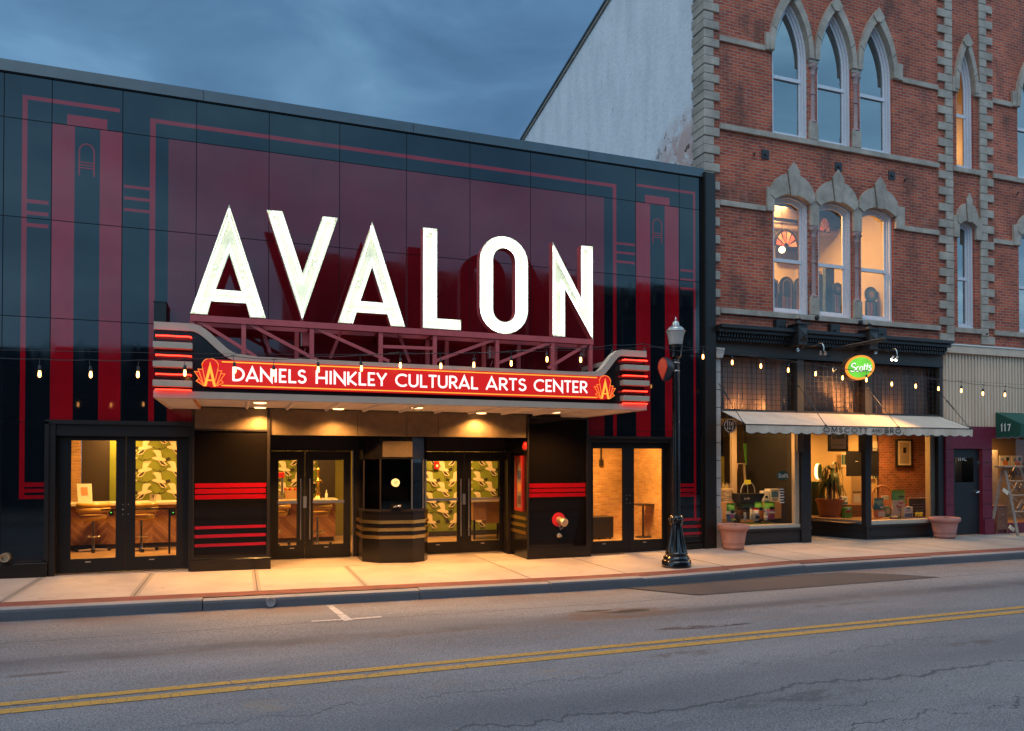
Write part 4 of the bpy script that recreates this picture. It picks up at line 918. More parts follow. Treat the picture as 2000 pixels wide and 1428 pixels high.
# ================================================================== LOBBY INTERIOR (seen through the doors)
M_CREAM = mat('cream_paint', (.55, .46, .30), .6); M_OLIVE = mat('olive_wall', (.22, .20, .035), .6, var=.1)
M_WOODF = mat('wood_floor', (.42, .27, .15), .35, var=.2, vscale=6); M_DARKW = mat('dark_wall', (.035, .024, .018), .5)
q = N('chevron_wood')
g_ = q.n('ShaderNodeNewGeometry'); s3 = q.n('ShaderNodeSeparateXYZ', {0: g_.outputs['Position']})
xm_ = q.math('PINGPONG', s3.outputs[0], .42); vv = q.math('ADD', xm_, s3.outputs[2])
st_ = q.math('FRACT', q.math('MULTIPLY', vv, 11)); idn = q.math('FLOOR', q.math('MULTIPLY', vv, 11))
wn_ = q.n('ShaderNodeTexWhiteNoise', {'Vector': q.n('ShaderNodeCombineXYZ', {0: idn, 1: q.math('FLOOR', q.math('MULTIPLY', s3.outputs[0], 2.38))}).outputs[0]}, noise_dimensions='3D')
cc = q.mix(wn_.outputs[0], (.24, .10, .035), (.44, .22, .09)); gr = q.rng(q.noise(14, 5, .6, vec=q.pos((1, 1, 4))), .3, .7, .8, 1.15)
cc = q.mix(1., cc, q.n('ShaderNodeCombineColor', {0: gr, 1: gr, 2: gr}).outputs[0], 'MULTIPLY')
cc = q.mix(q.rng(st_, .07, .02), cc, (.03, .015, .008)); q.p(Base_Color=cc, Roughness=.5); M_CHEV = q.m
M_TOPB = mat('pale_counter', (.62, .55, .42), .35); M_GREEN = mat('wallpaper_green', (.20, .24, .025), .7, var=.15)
M_BIRD = mat('wallpaper_cream', (.78, .66, .44), .7, var=.08, vscale=12); M_BIRDK = mat('wallpaper_black', (.03, .022, .015), .7)
def room_shell(name, label, x0, x1, y0, y1, z0, z1, mw, mf, mc, cat='room', mr=None):
    t = thing(name, label, cat, ((x0+x1)/2, (y0+y1)/2, z0))
    m_ = MB(); m_.face([(x0, y0, z0), (x1, y0, z0), (x1, y1, z0), (x0, y1, z0)], mf); m_.build('floor', t)
    m_ = MB(); m_.face([(x0, y0, z1), (x0, y1, z1), (x1, y1, z1), (x1, y0, z1)], mc); m_.build('ceiling', t)
    m_ = MB(); m_.face([(x0, y1, z0), (x1, y1, z0), (x1, y1, z1), (x0, y1, z1)], mw); m_.build('back_wall', t)
    m_ = MB(); m_.face([(x0, y0, z0), (x0, y1, z0), (x0, y1, z1), (x0, y0, z1)], mr or mw); m_.face([(x1, y1, z0), (x1, y0, z0), (x1, y0, z1), (x1, y1, z1)], mr or mw); m_.build('side_wall', t)
    return t
CEIL = mat('dim_ceiling', (.25, .2, .15), .8)
# the lobby is part of the theatre
lob = th
def shellpart(x0, x1, y0, y1, z0, z1, mf, mc, parent):
    m_ = MB(); m_.face([(x0, y0, z0), (x1, y0, z0), (x1, y1, z0), (x0, y1, z0)], mf); m_.build('interior_floor', parent)
    m_ = MB(); m_.face([(x0, y0, z1), (x0, y1, z1), (x1, y1, z1), (x1, y0, z1)], mc); m_.build('interior_ceiling', parent)
shellpart(-6, .5, .30, 6.0, .0, 2.72, M_WOODF, CEIL, th); shellpart(.5, 6.0, 1.34, 6.0, -.01, 2.72, M_WOODF, CEIL, th); shellpart(6.05, 9.43, .30, 5.2, -.06, 2.72, M_WOODF, CEIL, th)
m_ = MB(); m_.box(.495, .503, 1.3, 1.9, 0, 2.7, M_DARKW); m_.box(.5, 5.27, 1.22, 1.36, -.3, -.075, M_STEEL); m_.build('threshold', th)
BY = 5.0
m_ = MB(); xw0 = XX(137, BY, 950); xd = XX(158, BY, 950); xw1 = XX(214, BY, 950)
m_.face([(-6, BY, 0), (xd, BY, 0), (xd, BY, 2.72), (-6, BY, 2.72)], M_LBRICK); m_.build('brick_interior_wall', th)
m_ = MB(); m_.face([(xd, BY+.05, 0), (xw1, BY+.05, 0), (xw1, BY+.05, 2.72), (xd, BY+.05, 2.72)], M_DARKW); m_.build('dark_interior_wall', th)
def bird(mb, cx, cz, s, flip, y):
    f = -1 if flip else 1
    def P(*a): return [(cx+f*x*s, cz+z*s) for x, z in a]
    mb.prism(P((-.42, .02), (-.25, .10), (-.05, .12), (.12, .06), (.30, .0), (.42, -.10), (.30, -.12), (.05, -.14), (-.2, -.08)), y-.003, y, M_BIRD)
    mb.prism(P((-.12, .09), (-.22, .30), (-.36, .44), (-.26, .46), (-.20, .50), (-.12, .46), (-.06, .50), (.0, .44), (.06, .45), (.10, .28), (.12, .06)), y-.0036, y-.0004, M_BIRD)
    mb.prism(P((.02, .0), (.22, -.10), (.34, -.28), (.44, -.36), (.36, -.38), (.30, -.44), (.22, -.40), (.14, -.42), (.02, -.24), (-.08, -.08)), y-.0042, y-.0008, M_BIRD)
    mb.prism(P((.30, .0), (.50, .08), (.58, .04), (.54, -.02), (.60, -.08), (.46, -.10), (.36, -.12)), y-.0046, y-.001, M_BIRDK)
    mb.prism(P((-.02, -.10), (.14, -.16), (.26, -.30), (.38, -.37), (.26, -.38), (.08, -.28)), y-.005, y-.0014, M_BIRDK)
    mb.ribbon(P((-.38, .03), (-.50, -.02), (-.60, -.10), (-.72, -.10), (-.80, -.04)), .03*s, y-.0052, y-.002, M_BIRDK)
    mb.ribbon(P((.10, -.12), (.16, -.30), (.10, -.52), (.16, -.66)), .018*s, y-.0056, y-.002, M_BIRDK); mb.ribbon(P((.18, -.12), (.26, -.30), (.24, -.54)), .018*s, y-.006, y-.002, M_BIRDK)
def wallpaper(x0, x1, y, z0, z1, s=.40):
    m_ = MB(); m_.sheet(x0, x1, z0, z1, y, M_GREEN); nx = int((x1-x0)/.5)+3; k = 0
    for j in range(int((z1-z0)/.25)+2):
        for i in range(nx):
            cx = x0+.1+i*.60+(.30 if j % 2 else 0); cz = z0+.1+j*.25
            if x0+.34 < cx < x1-.05 and z0+.28 < cz < z1-.22: bird(m_, cx, cz, s, (i+j) % 2, y-.0005-.0062*(k % 6)); k += 1
    return m_.build('crane_wallpaper', th, label='green wallpaper with white cranes')
wallpaper(xw1, 3.3, BY+.0, .0, 2.72)
XG = XX(654, 4.9, 950)
m_ = MB(); m_.face([(XG, 4.85, 0), (3.2, 4.85, 0), (3.2, 4.85, 2.72), (XG, 4.85, 2.72)], M_OLIVE); m_.build('olive_interior_wall', th)
xk0, xk1 = XX(621, 4.8, 950), XX(654, 4.8, 950); m_ = MB(); m_.box(xk0, xk1, 4.75, 4.85, 0, 2.72, M_DARKW); m_.build('dark_interior_wall', th)
wallpaper(3.3, 6.0, 3.85, .0, 2.72); m_ = MB(); m_.box(3.3, 6.0, 3.80, 3.84, 0, .11, M_BIRDK); m_.build('baseboard', th)
m_ = MB(); m_.face([(3.30, 1.4, 0), (3.30, 5, 0), (3.30, 5, 2.72), (3.30, 1.4, 2.72)], M_OLIVE); m_.face([(6.0, 1.4, 0), (6.0, 5, 0), (6.0, 5, 2.72), (6.0, 1.4, 2.72)][::-1], M_DARKW); m_.box(6.0, 6.05, .35, 5.2, 0, 2.72, M_DARKW); m_.box(-6, -5.9, .35, 5.2, 0, 2.72, M_DARKW)
m_.build('interior_partition', th)
m_ = MB(); m_.face([(6.05, 3.6, -.06), (9.43, 3.6, -.06), (9.43, 3.6, 2.72), (6.05, 3.6, 2.72)], M_LBRICK); m_.face([(9.43, 3.6, -.06), (9.43, .36, -.06), (9.43, .36, 2.72), (9.43, 3.6, 2.72)], M_LBRICKS); m_.build('brick_interior_wall', th)
# warm ceiling lamps of the lobby
WARM = (1, .50, .13)
def ceil_lamp(x, y, z, e, sz=.5):
    lamp('AREA', 'ceiling_lamp', (x, y, z), e*2.3, WARM, sz, (0, 0, 0), th)
ceil_lamp(-2.2, 2.4, 2.66, 55, .9); ceil_lamp(-.2, 3.9, 2.66, 45, .9); ceil_lamp(2.0, 2.6, 2.66, 45, .9); ceil_lamp(4.6, 2.5, 2.66, 60, .9); ceil_lamp(7.8, 1.9, 2.66, 100, 1.1); ceil_lamp(-2.6, 4.5, 2.66, 25, .4)
# bar
BF = 3.55
bar = thing('lobby_bar', 'long lobby bar with chevron wood front and pale counter top', 'bar', (-1, BF, 0))
xb1 = XX(655, BF, 1030)
m_ = MB(); m_.box(-4.2, xb1, BF, BF+.5, .10, .89, M_CHEV); m_.build('bar_front', bar)
m_ = MB(); m_.box(-4.2, xb1+.04, BF-.18, BF+.6, .89, .95, M_TOPB); m_.build('counter_top', bar, bevel=.008)
m_ = MB(); m_.box(-4.2, xb1-.03, BF+.03, BF+.5, .0, .10, M_BIRDK); m_.build('toe_kick', bar)
for u in (217, 338, 562): 
    p = at(u, 1001, BF-.01); m_ = MB(); m_.box(p[0]-.045, p[0]+.045, BF-.012, BF-.001, p[2]-.06, p[2]+.06, M_SOCK); m_.box(p[0]-.008, p[0]+.008, BF-.016, BF-.012, p[2]-.008, p[2]+.008, emis('green_led%d' % u, (.1, 1, .1), 2)); m_.build('outlet', bar)
# stools
M_GOLDV = mat('gold_vinyl', (.50, .30, .06), .3, coat=.3)
def make_stool(x, y):
    t = thing('bar_stool', 'gold vinyl swivel bar stool with chrome pedestal', 'bar stool', (x, y, 0), 'gold stools along the lobby bar')
    m_ = MB(); m_.lathe([(.001, .62), (.2, .62), (.235, .65), (.24, .69), (.22, .725), (.001, .735)], x, y, M_GOLDV, 24); m_.build('seat', t)
    m_ = MB()
    path = [(x+.26*math.cos(R(a)), y+.22*math.sin(R(a))) for a in range(150, 391, 16)]
    path = [(x+.26*math.cos(R(a)), y-.24*math.sin(R(a))) for a in range(-15, 196, 15)]
    for z, rr in ((.83, .055), (.92, .05)): m_.tube([(a, b, z) for a, b in path], rr, M_GOLDV, 10)
    m_.build('backrest', t)
    m_ = MB(); m_.tube([(a, b, .87) for a, b in path], .012, M_CHROME, 6)
    for s2 in (0, -1): m_.tube([(path[s2][0], path[s2][1], .9), (path[s2][0], path[s2][1], .66)], .01, M_CHROME, 6)
    m_.build('chrome_rail', t)
    m_ = MB(); m_.lathe([(.05, .0), (.035, .05), (.024, .08), (.024, .61), (.05, .62)], x, y, M_CHROME, 14); m_.build('pedestal', t)
    m_ = MB(); m_.tube([(x+.15*math.cos(R(a)), y+.15*math.sin(R(a)), .30) for a in range(0, 360, 20)], .010, M_CHROME, 6, True); m_.tube([(x-.15, y, .30), (x+.15, y, .30)], .009, M_CHROME, 6); m_.build('foot_ring', t)
    for a in (10, 100, 190, 280):
        l = MB(); ex, ey = x+.28*math.cos(R(a)), y+.28*math.sin(R(a)); l.bar((x, y, .045), (ex, ey, .03), .03, .045, M_CHROME); l.box(ex-.03, ex+.03, ey-.03, ey+.03, 0.0, .06, M_SOCK); l.build('foot', t)
    return t
s0 = make_stool(*onz(182, 1077, 0)[:2])
labs = ['gold bar stool seen whole through the leftmost glass door', 'gold bar stool behind the second door leaf from the left', 'gold bar stool cut off by the left edge of the entrance doors', 'gold bar stool seen behind the steel handles of the left entrance doors']
s0['label'] = labs[0]
for k, u in enumerate((276, 538, 620)):
    p = onz(u, 1076 if u < 400 else 1066, 0); c = copy_tree(s0); c.location = (p[0], p[1], 0); c['label'] = labs[k+1]
# counter things
def on_counter(u): return XX(u, BF+.15, 975)
x = on_counter(167); m_ = MB(); m_.raw([(x-.13, BF+.12, .95), (x+.13, BF+.12, .95), (x+.10, BF+.17, 1.33), (x-.16, BF+.17, 1.33), (x-.13, BF+.14, .95), (x+.13, BF+.14, .95), (x+.10, BF+.19, 1.33), (x-.16, BF+.19, 1.33)], [(0, 1, 2, 3), (5, 4, 7, 6), (1, 5, 6, 2), (4, 0, 3, 7), (3, 2, 6, 7)], M_WHITE)
m_.raw([(x-.07, BF+.128, 1.10), (x+.05, BF+.128, 1.10), (x+.03, BF+.15, 1.26), (x-.09, BF+.15, 1.26)], [(0, 1, 2, 3)], mat('card_orange', (.8, .3, .15), .6)); tag(m_.build('counter_card'), 'white printed card standing on the bar counter', 'card')
pm = thing('popcorn_machine', 'red topped popcorn machine on the bar counter', 'popcorn machine', (on_counter(538), BF+.25, .95))
x = on_counter(538); M_PRED = mat('popcorn_red', (.6, .03, .03), .35)
m_ = MB(); m_.box(x-.30, x+.18, BF+.05, BF+.45, 1.42, 1.54, M_PRED); m_.build('top', pm, bevel=.01)
m_ = MB(); m_.box(x-.28, x+.16, BF+.07, BF+.43, .95, 1.02, M_STEEL); 
for a in (x-.28, x+.13): m_.box(a, a+.03, BF+.07, BF+.10, 1.02, 1.42, M_STEEL); m_.box(a, a+.03, BF+.40, BF+.43, 1.02, 1.42, M_STEEL)
m_.build('cabinet', pm)
m_ = MB(); m_.lathe([(.08, 1.22), (.10, 1.30), (.001, 1.32)], x-.05, BF+.25, M_STEEL, 14); m_.box(x-.20, x+.10, BF+.12, BF+.38, 1.02, 1.09, mat('popcorn', (.75, .6, .25), .8, var=.3, vscale=40, bump=1., bscale=50)); m_.build('kettle', pm)
x = on_counter(567); m_ = MB(); m_.box(x-.12, x+.13, BF+.1, BF+.35, .95, 1.14, mat('cardboard_tray', (.5, .28, .13), .8)); tag(m_.build('snack_tray', bevel=.004), 'brown cardboard tray beside the popcorn machine', 'tray')
for k in range(7):
    m_ = MB(); m_.ball((x-.10+.035*k, BF+.2+.02*(k % 3), 1.17), .035, mat('snack%d' % k, ((.7, .1, .05), (.8, .5, .1), (.7, .3, .05))[k % 3], .6), 6); tag(m_.build('snack_bag'), 'small bright snack bag in the brown tray', 'snack', 'snack bags in the tray')
bx = on_counter(622)
bc = thing('brass_tap_column', 'tall ornate brass beer tap column on the counter', 'tap', (bx, BF+.2, .95)); m_ = MB()
m_.lathe([(.09, .95), (.07, .99), (.045, 1.02), (.05, 1.06), (.03, 1.12), (.028, 1.30), (.045, 1.32), (.045, 1.36), (.025, 1.38), (.024, 1.55), (.04, 1.57), (.035, 1.62), (.001, 1.66)], bx, BF+.2, M_BRASS, 16); m_.build('column', bc)
m_ = MB(); m_.tube([(bx, BF+.2, 1.36), (bx+.08, BF+.2, 1.36), (bx+.08, BF+.2, 1.30)], .012, M_BRASS, 8); m_.build('spout', bc)
bx2 = on_counter(637); m_ = MB(); m_.lathe([(.03, .95), (.032, 1.05), (.012, 1.09), (.012, 1.14), (.001, 1.15)], bx2, BF+.1, M_WHITE, 12); tag(m_.build('pump_bottle'), 'small white pump bottle at the end of the bar counter', 'bottle')
rg = thing('register_screen', 'black register screen on the counter left of the brass tap', 'screen', (on_counter(606), BF+.3, .95)); x = on_counter(610); m_ = MB(); m_.box(x-.10, x+.08, BF+.3, BF+.33, 1.05, 1.28, M_SOCK); m_.build('screen', rg); m_ = MB(); m_.box(x-.06, x+.04, BF+.3, BF+.4, .95, 1.05, M_SOCK); m_.build('stand', rg)
x = on_counter(298); m_ = MB(); m_.lathe([(.06, .95), (.065, 1.10), (.055, 1.10), (.05, .96), (.001, .96)], x, BF+.2, M_STEEL, 14); tag(m_.build('glass_jar'), 'small metal cup on the counter in front of the crane wallpaper', 'cup')
# glass railing between doors and bar
gr_ = thing('glass_rail', 'glass partition with dark rail standing behind the far left doors', 'partition', (-1.5, 2.2, 0))
m_ = MB(); m_.box(XX(197, 2.3, 987), XX(352, 2.3, 987), 2.28, 2.32, .86, .89, M_BRONZE); m_.build('rail', gr_)
m_ = MB(); m_.box(XX(329, 2.3, 1040), XX(333, 2.3, 1040), 2.28, 2.32, .0, .86, M_BRONZE); m_.build('post', gr_)
# right side of the lobby
p = at(852, 909, 3.83); m_ = MB(); m_.box(p[0]-.06, p[0]+.06, 3.76, 3.81, p[2]-.09, p[2]+.09, MATS['alarm_red']); m_.box(p[0]-.03, p[0]+.03, 3.745, 3.76, p[2]-.04, p[2]+.02, M_WHITE); tag(m_.build('fire_strobe'), 'red and white fire strobe on the crane wallpaper', 'alarm')
dk = thing('desk', 'wooden front desk behind the right entrance doors', 'desk', (5.0, 2.8, 0)); xa, xb = XX(921, 2.7, 1000), XX(978, 2.7, 1000)
m_ = MB(); m_.box(xa, xb, 2.65, 3.2, .86, .90, M_TOPB); m_.build('desk_top', dk)
m_ = MB(); m_.box(xa+.03, XX(950, 2.7, 1010), 2.68, 3.1, .45, .86, mat('desk_wood', (.40, .22, .10), .45, var=.1)); m_.box(XX(951, 2.7, 1010), xb, 2.72, 3.1, .36, .86, MATS['desk_wood']); m_.build('drawer_unit', dk)
m_ = MB(); m_.box(xa+.05, xa+.09, 2.7, 2.74, 0, .45, M_SOCK); m_.build('leg', dk); m_ = MB(); m_.box(xb-.09, xb-.05, 2.7, 2.74, 0, .36, M_SOCK); m_.build('leg', dk)
m_ = MB(); xc = XX(938, 2.8, 985); m_.lathe([(.001, .90), (.13, .905), (.15, .94), (.12, .95), (.001, .93)], xc, 2.85, M_BRASS, 18); tag(m_.build('brass_dish'), 'shallow brass dish on the front desk', 'dish')
# right door room
hb = thing('high_table', 'thin high table against the brick wall behind the far right doors', 'table', (8.1, 2.4, -.06)); xa, xb = XX(1240, 2.4, 985), XX(1292, 2.4, 985); zt = ZZ(1260, 984, 2.4)
m_ = MB(); m_.box(xa, xb, 2.2, 2.6, zt-.03, zt, M_SOCK); m_.build('table_top', hb); m_ = MB(); xs_ = XX(1256, 2.4, 1000); m_.tube([(xs_, 2.4, -.06), (xs_, 2.4, zt-.03)], .025, M_SOCK, 10); m_.lathe([(.2, -.06), (.2, -.04), (.03, -.02)], xs_, 2.4, M_SOCK, 16); m_.build('leg', hb)
sf = thing('black_bench', 'low black upholstered bench with a bag behind the far right doors', 'bench', (7.3, 2.6, -.06)); xa, xb = XX(1150, 2.4, 1030), XX(1195, 2.4, 1030); z0, z1 = ZZ(1175, 1050, 2.4), ZZ(1175, 1009, 2.4)
m_ = MB(); m_.box(xa, xb, 2.3, 2.8, z0, z1, M_SOCK); m_.build('body', sf, bevel=.02, seg=2)
for a in (xa+.06, xa+.25, xb-.08): m_ = MB(); m_.box(a, a+.03, 2.34, 2.37, -.06, z0, M_SOCK); m_.build('leg', sf)
for u in (1176, 1293): p = at(u, 890, 3.5); m_ = MB(); m_.box(p[0]-.015, p[0]+.015, 3.53, 3.57, p[2]-.1, 2.7, M_SOCK); m_.box(p[0]-.045, p[0]+.045, 3.5, 3.58, p[2]-.26, p[2]-.1, M_SOCK); m_.build('wall_conduit', th)

# ================================================================== BRICK BUILDING
WY = .10; BX0, BX1 = 9.45, 24.0; BT = 15.3
bb = thing('brick_building', 'three storey red brick building with pale stone arches and white stucco side', 'building', (16, 3, 0))
def pointed(cx, w, zs, za, n=9):      # left half then right half, from springing to apex, pointed
    H = za-zs; Rr = (w*w/4+H*H)/w; Rr = max(Rr, w/2*1.001)
    Lp = []
    c0 = cx-w/2+Rr; a1 = math.atan2(H, cx-c0)
    for i in range(n+1):
        a = lerp(math.pi, a1, i/n); Lp.append((c0+Rr*math.cos(a), zs+Rr*math.sin(a)))
    return Lp+[(2*cx-x, z) for x, z in Lp[-2::-1]]
def segm(cx, w, zs, za, n=12):        # segmental arch left to right
    h = za-zs; Rr = (w*w/4+h*h)/(2*h); zc_ = za-Rr; a0 = math.atan2(zs-zc_, -w/2); a1 = math.atan2(zs-zc_, w/2)
    return [(cx+Rr*math.cos(lerp(a0, a1, i/n)), zc_+Rr*math.sin(lerp(a0, a1, i/n))) for i in range(n+1)]
OPEN = []    # (x0,x1,sill,arch points)
for k in range(3):
    cx = 11.74+1.265*k
    OPEN.append((cx-.50, cx+.50, 9.16, pointed(cx, 1.0, 11.02, 12.30), 'U')); OPEN.append((cx-.50, cx+.50, 5.13, segm(cx, 1.0, 7.66, 7.84), 'L'))
OPEN.append((16.88, 17.46, 9.16, pointed(17.17, .58, 11.15, 12.30), 'UN')); OPEN.append((16.88, 17.46, 5.13, segm(17.17, .58, 7.70, 7.84), 'LN'))
for k in range(2):
    cx = 19.55+1.265*k
    OPEN.append((cx-.50, cx+.50, 9.16, pointed(cx, 1.0, 11.02, 12.30), 'U')); OPEN.append((cx-.50, cx+.50, 5.13, segm(cx, 1.0, 7.66, 7.84), 'L'))
def wallstrips():
    m_ = MB(); Y0, Y1 = WY, WY+.30; xs = sorted({BX0, BX1}|{o[0] for o in OPEN}|{o[1] for o in OPEN})
    for a, b in zip(xs, xs[1:]):
        os_ = sorted([o for o in OPEN if abs(o[0]-a) < 1e-6], key=lambda o: o[2])
        if not os_: m_.prism([(a, 4.3), (b, 4.3), (b, BT), (a, BT)], Y0, Y1, M_BRICK); continue
        prev = [(a, 4.3), (b, 4.3)]          # bottom boundary, left to right
        for o in os_:
            m_.prism(prev+[(b, o[2]), (a, o[2])], Y0, Y1, M_BRICK); prev = list(o[3])
        m_.prism(prev+[(b, BT), (a, BT)], Y0, Y1, M_BRICK)
    return m_.build('brick_front', bb)
wallstrips()
m_ = MB(); BDY = 26                                            # stucco side wall with sloping parapet
sz = lambda y: 14.34+(4.44-y)*.176
m_.face([(BX0, WY+.32, -.2), (BX0, WY+.32, sz(.4)), (BX0, BDY, sz(BDY)), (BX0, BDY, -.2)], M_STUC); m_.face([(BX0+.3, WY+.3, sz(.4)), (BX0+.3, BDY, sz(BDY)), (BX0+.3, BDY, 0), (BX0+.3, WY+.3, 0)][::-1], M_STUC)
m_.build('stucco_side_wall', bb)
m_ = MB()
for o0, o1, d0, d1, mt in ((-.05, .35, .02, .10, M_STONE), (-.09, .38, .10, .155, M_COPE)):
    v = []
    for y in (WY+.4, BDY): v += [(BX0+o0, y, sz(y)+d0), (BX0+o1, y, sz(y)+d0), (BX0+o1, y, sz(y)+d1), (BX0+o0, y, sz(y)+d1)]
    m_.raw(v, [(0, 1, 2, 3), (4, 7, 6, 5), (0, 4, 5, 1), (3, 2, 6, 7), (0, 3, 7, 4), (1, 5, 6, 2)], mt)
m_.build('side_parapet', bb)
m_ = MB(); m_.box(BX0+.3, BX1, .4, BDY, 8.5, 8.6, CEIL); m_.box(BX0+.3, BX1, .4, BDY, 4.5, 4.6, CEIL); m_.box(BX0+.3, BX1, BDY, BDY+.2, 0, 9, M_STUC); m_.box(BX1, BX1+.2, .1, BDY, 0, 15.3, M_STUC)
m_.box(BX0+.3, BX1, 2.9, 3.0, 4.6, 8.5, M_CREAM); m_.box(BX0+.3, BX1, 3.0, 3.1, 8.6, 13.5, M_DARKW); m_.box(BX0+.3, BX1, .4, 3.2, 13.4, 13.5, CEIL); m_.build('inner_floor', bb)
# quoins
m_ = MB(); k = 0; z = 4.95
rq = random.Random(3)
while z < BT:
    j = rq.uniform(-.006, .006)
    if k % 2 == 0: m_.box(BX0-.045+j, BX0+.36, WY-.045+j, WY+.40, z+.004, z+.191, M_STONE)
    else: m_.box(BX0-.036+j, BX0+.22, WY-.034+j, WY+.46, z+.004, z+.191, M_STONE)
    z += .195; k += 1
m_.build('corner_quoins', bb, bevel=.012)
for xa, sg_, nm in ((16.70, -1, 'bay'), (17.64, 1, 'bay')):
    m_ = MB(); z = 4.75; k = 0
    while z < BT:
        w = .47 if k % 2 == 0 else .24
        a, b = (xa-w, xa) if sg_ < 0 else (xa, xa+w); m_.box(a, b, WY-.05-.006*(k % 2), WY-.001, z+.003, z+.198, M_STONE); z += .2025; k += 1
    m_.build('bay_quoins', bb, bevel=.008)
# string courses
m_ = MB()
def course(x0, x1, z0, z1, pr=.05): m_.box(x0, x1, WY-pr, WY-.001, z0, z1, M_STONE)
for z0, z1 in ((10.98, 11.10), (7.37, 7.49)):
    course(9.81, 11.02, z0, z1); course(15.05, 16.23, z0, z1); course(18.11, 18.8, z0, z1)
for z0, z1 in ((9.035, 9.155), (5.005, 5.125)):
    course(9.81, 16.23, z0, z1, .07); course(16.71, 17.63, z0, z1, .07); course(18.11, 24, z0, z1, .07)
m_.build('string_courses', bb, bevel=.006)
# stone hoods above the windows
def hood_pointed(cx, w, zs, za, band, label=None, sides=True, sb=.22):
    m_ = MB(); inn = pointed(cx, w, zs, za); out = pointed(cx, w+2*band, zs, za+band*2.35, 9)
    n = len(inn); y0, y1 = WY-.09, WY+.12
    for i in range(n-1):
        g = .0 if i % 3 else .004
        q4 = [inn[i], inn[i+1], out[i+1], out[i]]; m_.face([(x, y0, z) for x, z in (q4[0], q4[1], q4[2], q4[3])][::-1], M_STONE)
        m_.face([(inn[i][0], y0, inn[i][1]), (inn[i+1][0], y0, inn[i+1][1]), (inn[i+1][0], y1, inn[i+1][1]), (inn[i][0], y1, inn[i][1])], M_STONE)
        m_.face([(out[i][0], y0, out[i][1]), (out[i+1][0], y0, out[i+1][1]), (out[i+1][0], y1, out[i+1][1]), (out[i][0], y1, out[i][1])][::-1], M_STONE)
    for i in (3, n-4): m_.ribbon([inn[i], out[i]], .012, y0-.003, y0-.0005, M_JOINT)
    kt = za+band*2.35+.02
    m_.prism([(cx-.07, za-.03), (cx+.07, za-.03), (cx+.17, kt-.22), (cx, kt), (cx-.17, kt-.22)], y0-.03, y0-.001, M_STONE)
    o = m_.build('stone_hood', bb); return o
def hood_round(cx, w, zs, za, hgt, band):
    m_ = MB(); y0, y1 = WY-.09, WY+.12; inn = segm(cx, w, zs, za)
    out = [(cx+(w/2+band)*math.cos(R(t)), zs+.09+(hgt-zs-.09)*math.sin(R(t))) for t in [180-15*i for i in range(13)]]
    for i in range(12):
        q4 = [inn[i], inn[i+1], out[i+1], out[i]]; m_.face([(x, y0, z) for x, z in q4][::-1], M_STONE)
        m_.face([(inn[i][0], y0, inn[i][1]), (inn[i+1][0], y0, inn[i+1][1]), (inn[i+1][0], y1, inn[i+1][1]), (inn[i][0], y1, inn[i][1])], M_STONE)
        m_.face([(out[i][0], y0, out[i][1]), (out[i+1][0], y0, out[i+1][1]), (out[i+1][0], y1, out[i+1][1]), (out[i][0], y1, out[i][1])][::-1], M_STONE)
    m_.face([(inn[0][0], y0, inn[0][1]), (out[0][0], y0, out[0][1]), (out[0][0], y1, out[0][1]), (inn[0][0], y1, inn[0][1])], M_STONE)
    k = w/1.0
    for i in (1, 10): m_.ribbon([inn[i], out[i]], .010, y0-.003, y0-.0005, M_JOINT) if False else None
    m_.ribbon([(cx-.088*k, za-.04), (cx-.174*k, hgt+.04)], .012, y0-.004, y0-.0005, M_JOINT); m_.ribbon([(cx+.088*k, za-.04), (cx+.174*k, hgt+.04)], .012, y0-.004, y0-.0005, M_JOINT)
    m_.prism([(cx-.085*k, za-.04), (cx+.085*k, za-.04), (cx+.17*k, hgt+.05), (cx, hgt+.24), (cx-.17*k, hgt+.05)], y0-.035, y0-.001, M_STONE)
    return m_.build('stone_hood', bb)
def sideblock(x0, x1, z0, z1):
    m_ = MB(); m_.prism([(x0, z0), (x1, z0), (x1, z1-.14 if 0 else z1), (x0, z1)], WY-.075, WY-.001, M_STONE); m_.build('hood_block', bb, bevel=.008)
for o in OPEN:
    cx = (o[0]+o[1])/2
    if o[4] == 'U': hood_pointed(cx, .98, 11.02, 12.28, .13)
    if o[4] == 'UN': hood_pointed(cx, .56, 11.10, 12.25, .12)
    if o[4] == 'L': hood_round(cx, .98, 7.66, 7.82, 8.30, .13)
    if o[4] == 'LN': hood_round(cx, .58, 7.70, 7.82, 8.28, .08)
for x0, x1, z0, z1 in ((11.02, 11.235, 11.0, 11.40), (14.78, 15.05, 11.0, 11.40), (11.04, 11.24, 7.38, 7.92), (14.80, 15.08, 7.38, 7.92), (16.70, 16.885, 11.03, 11.40), (17.46, 17.66, 11.03, 11.40), (16.70, 16.885, 7.38, 7.92), (17.46, 17.66, 7.38, 7.92), (18.80, 19.045, 11.0, 11.4), (18.80, 19.045, 7.38, 7.92)): sideblock(x0, x1, z0, z1)
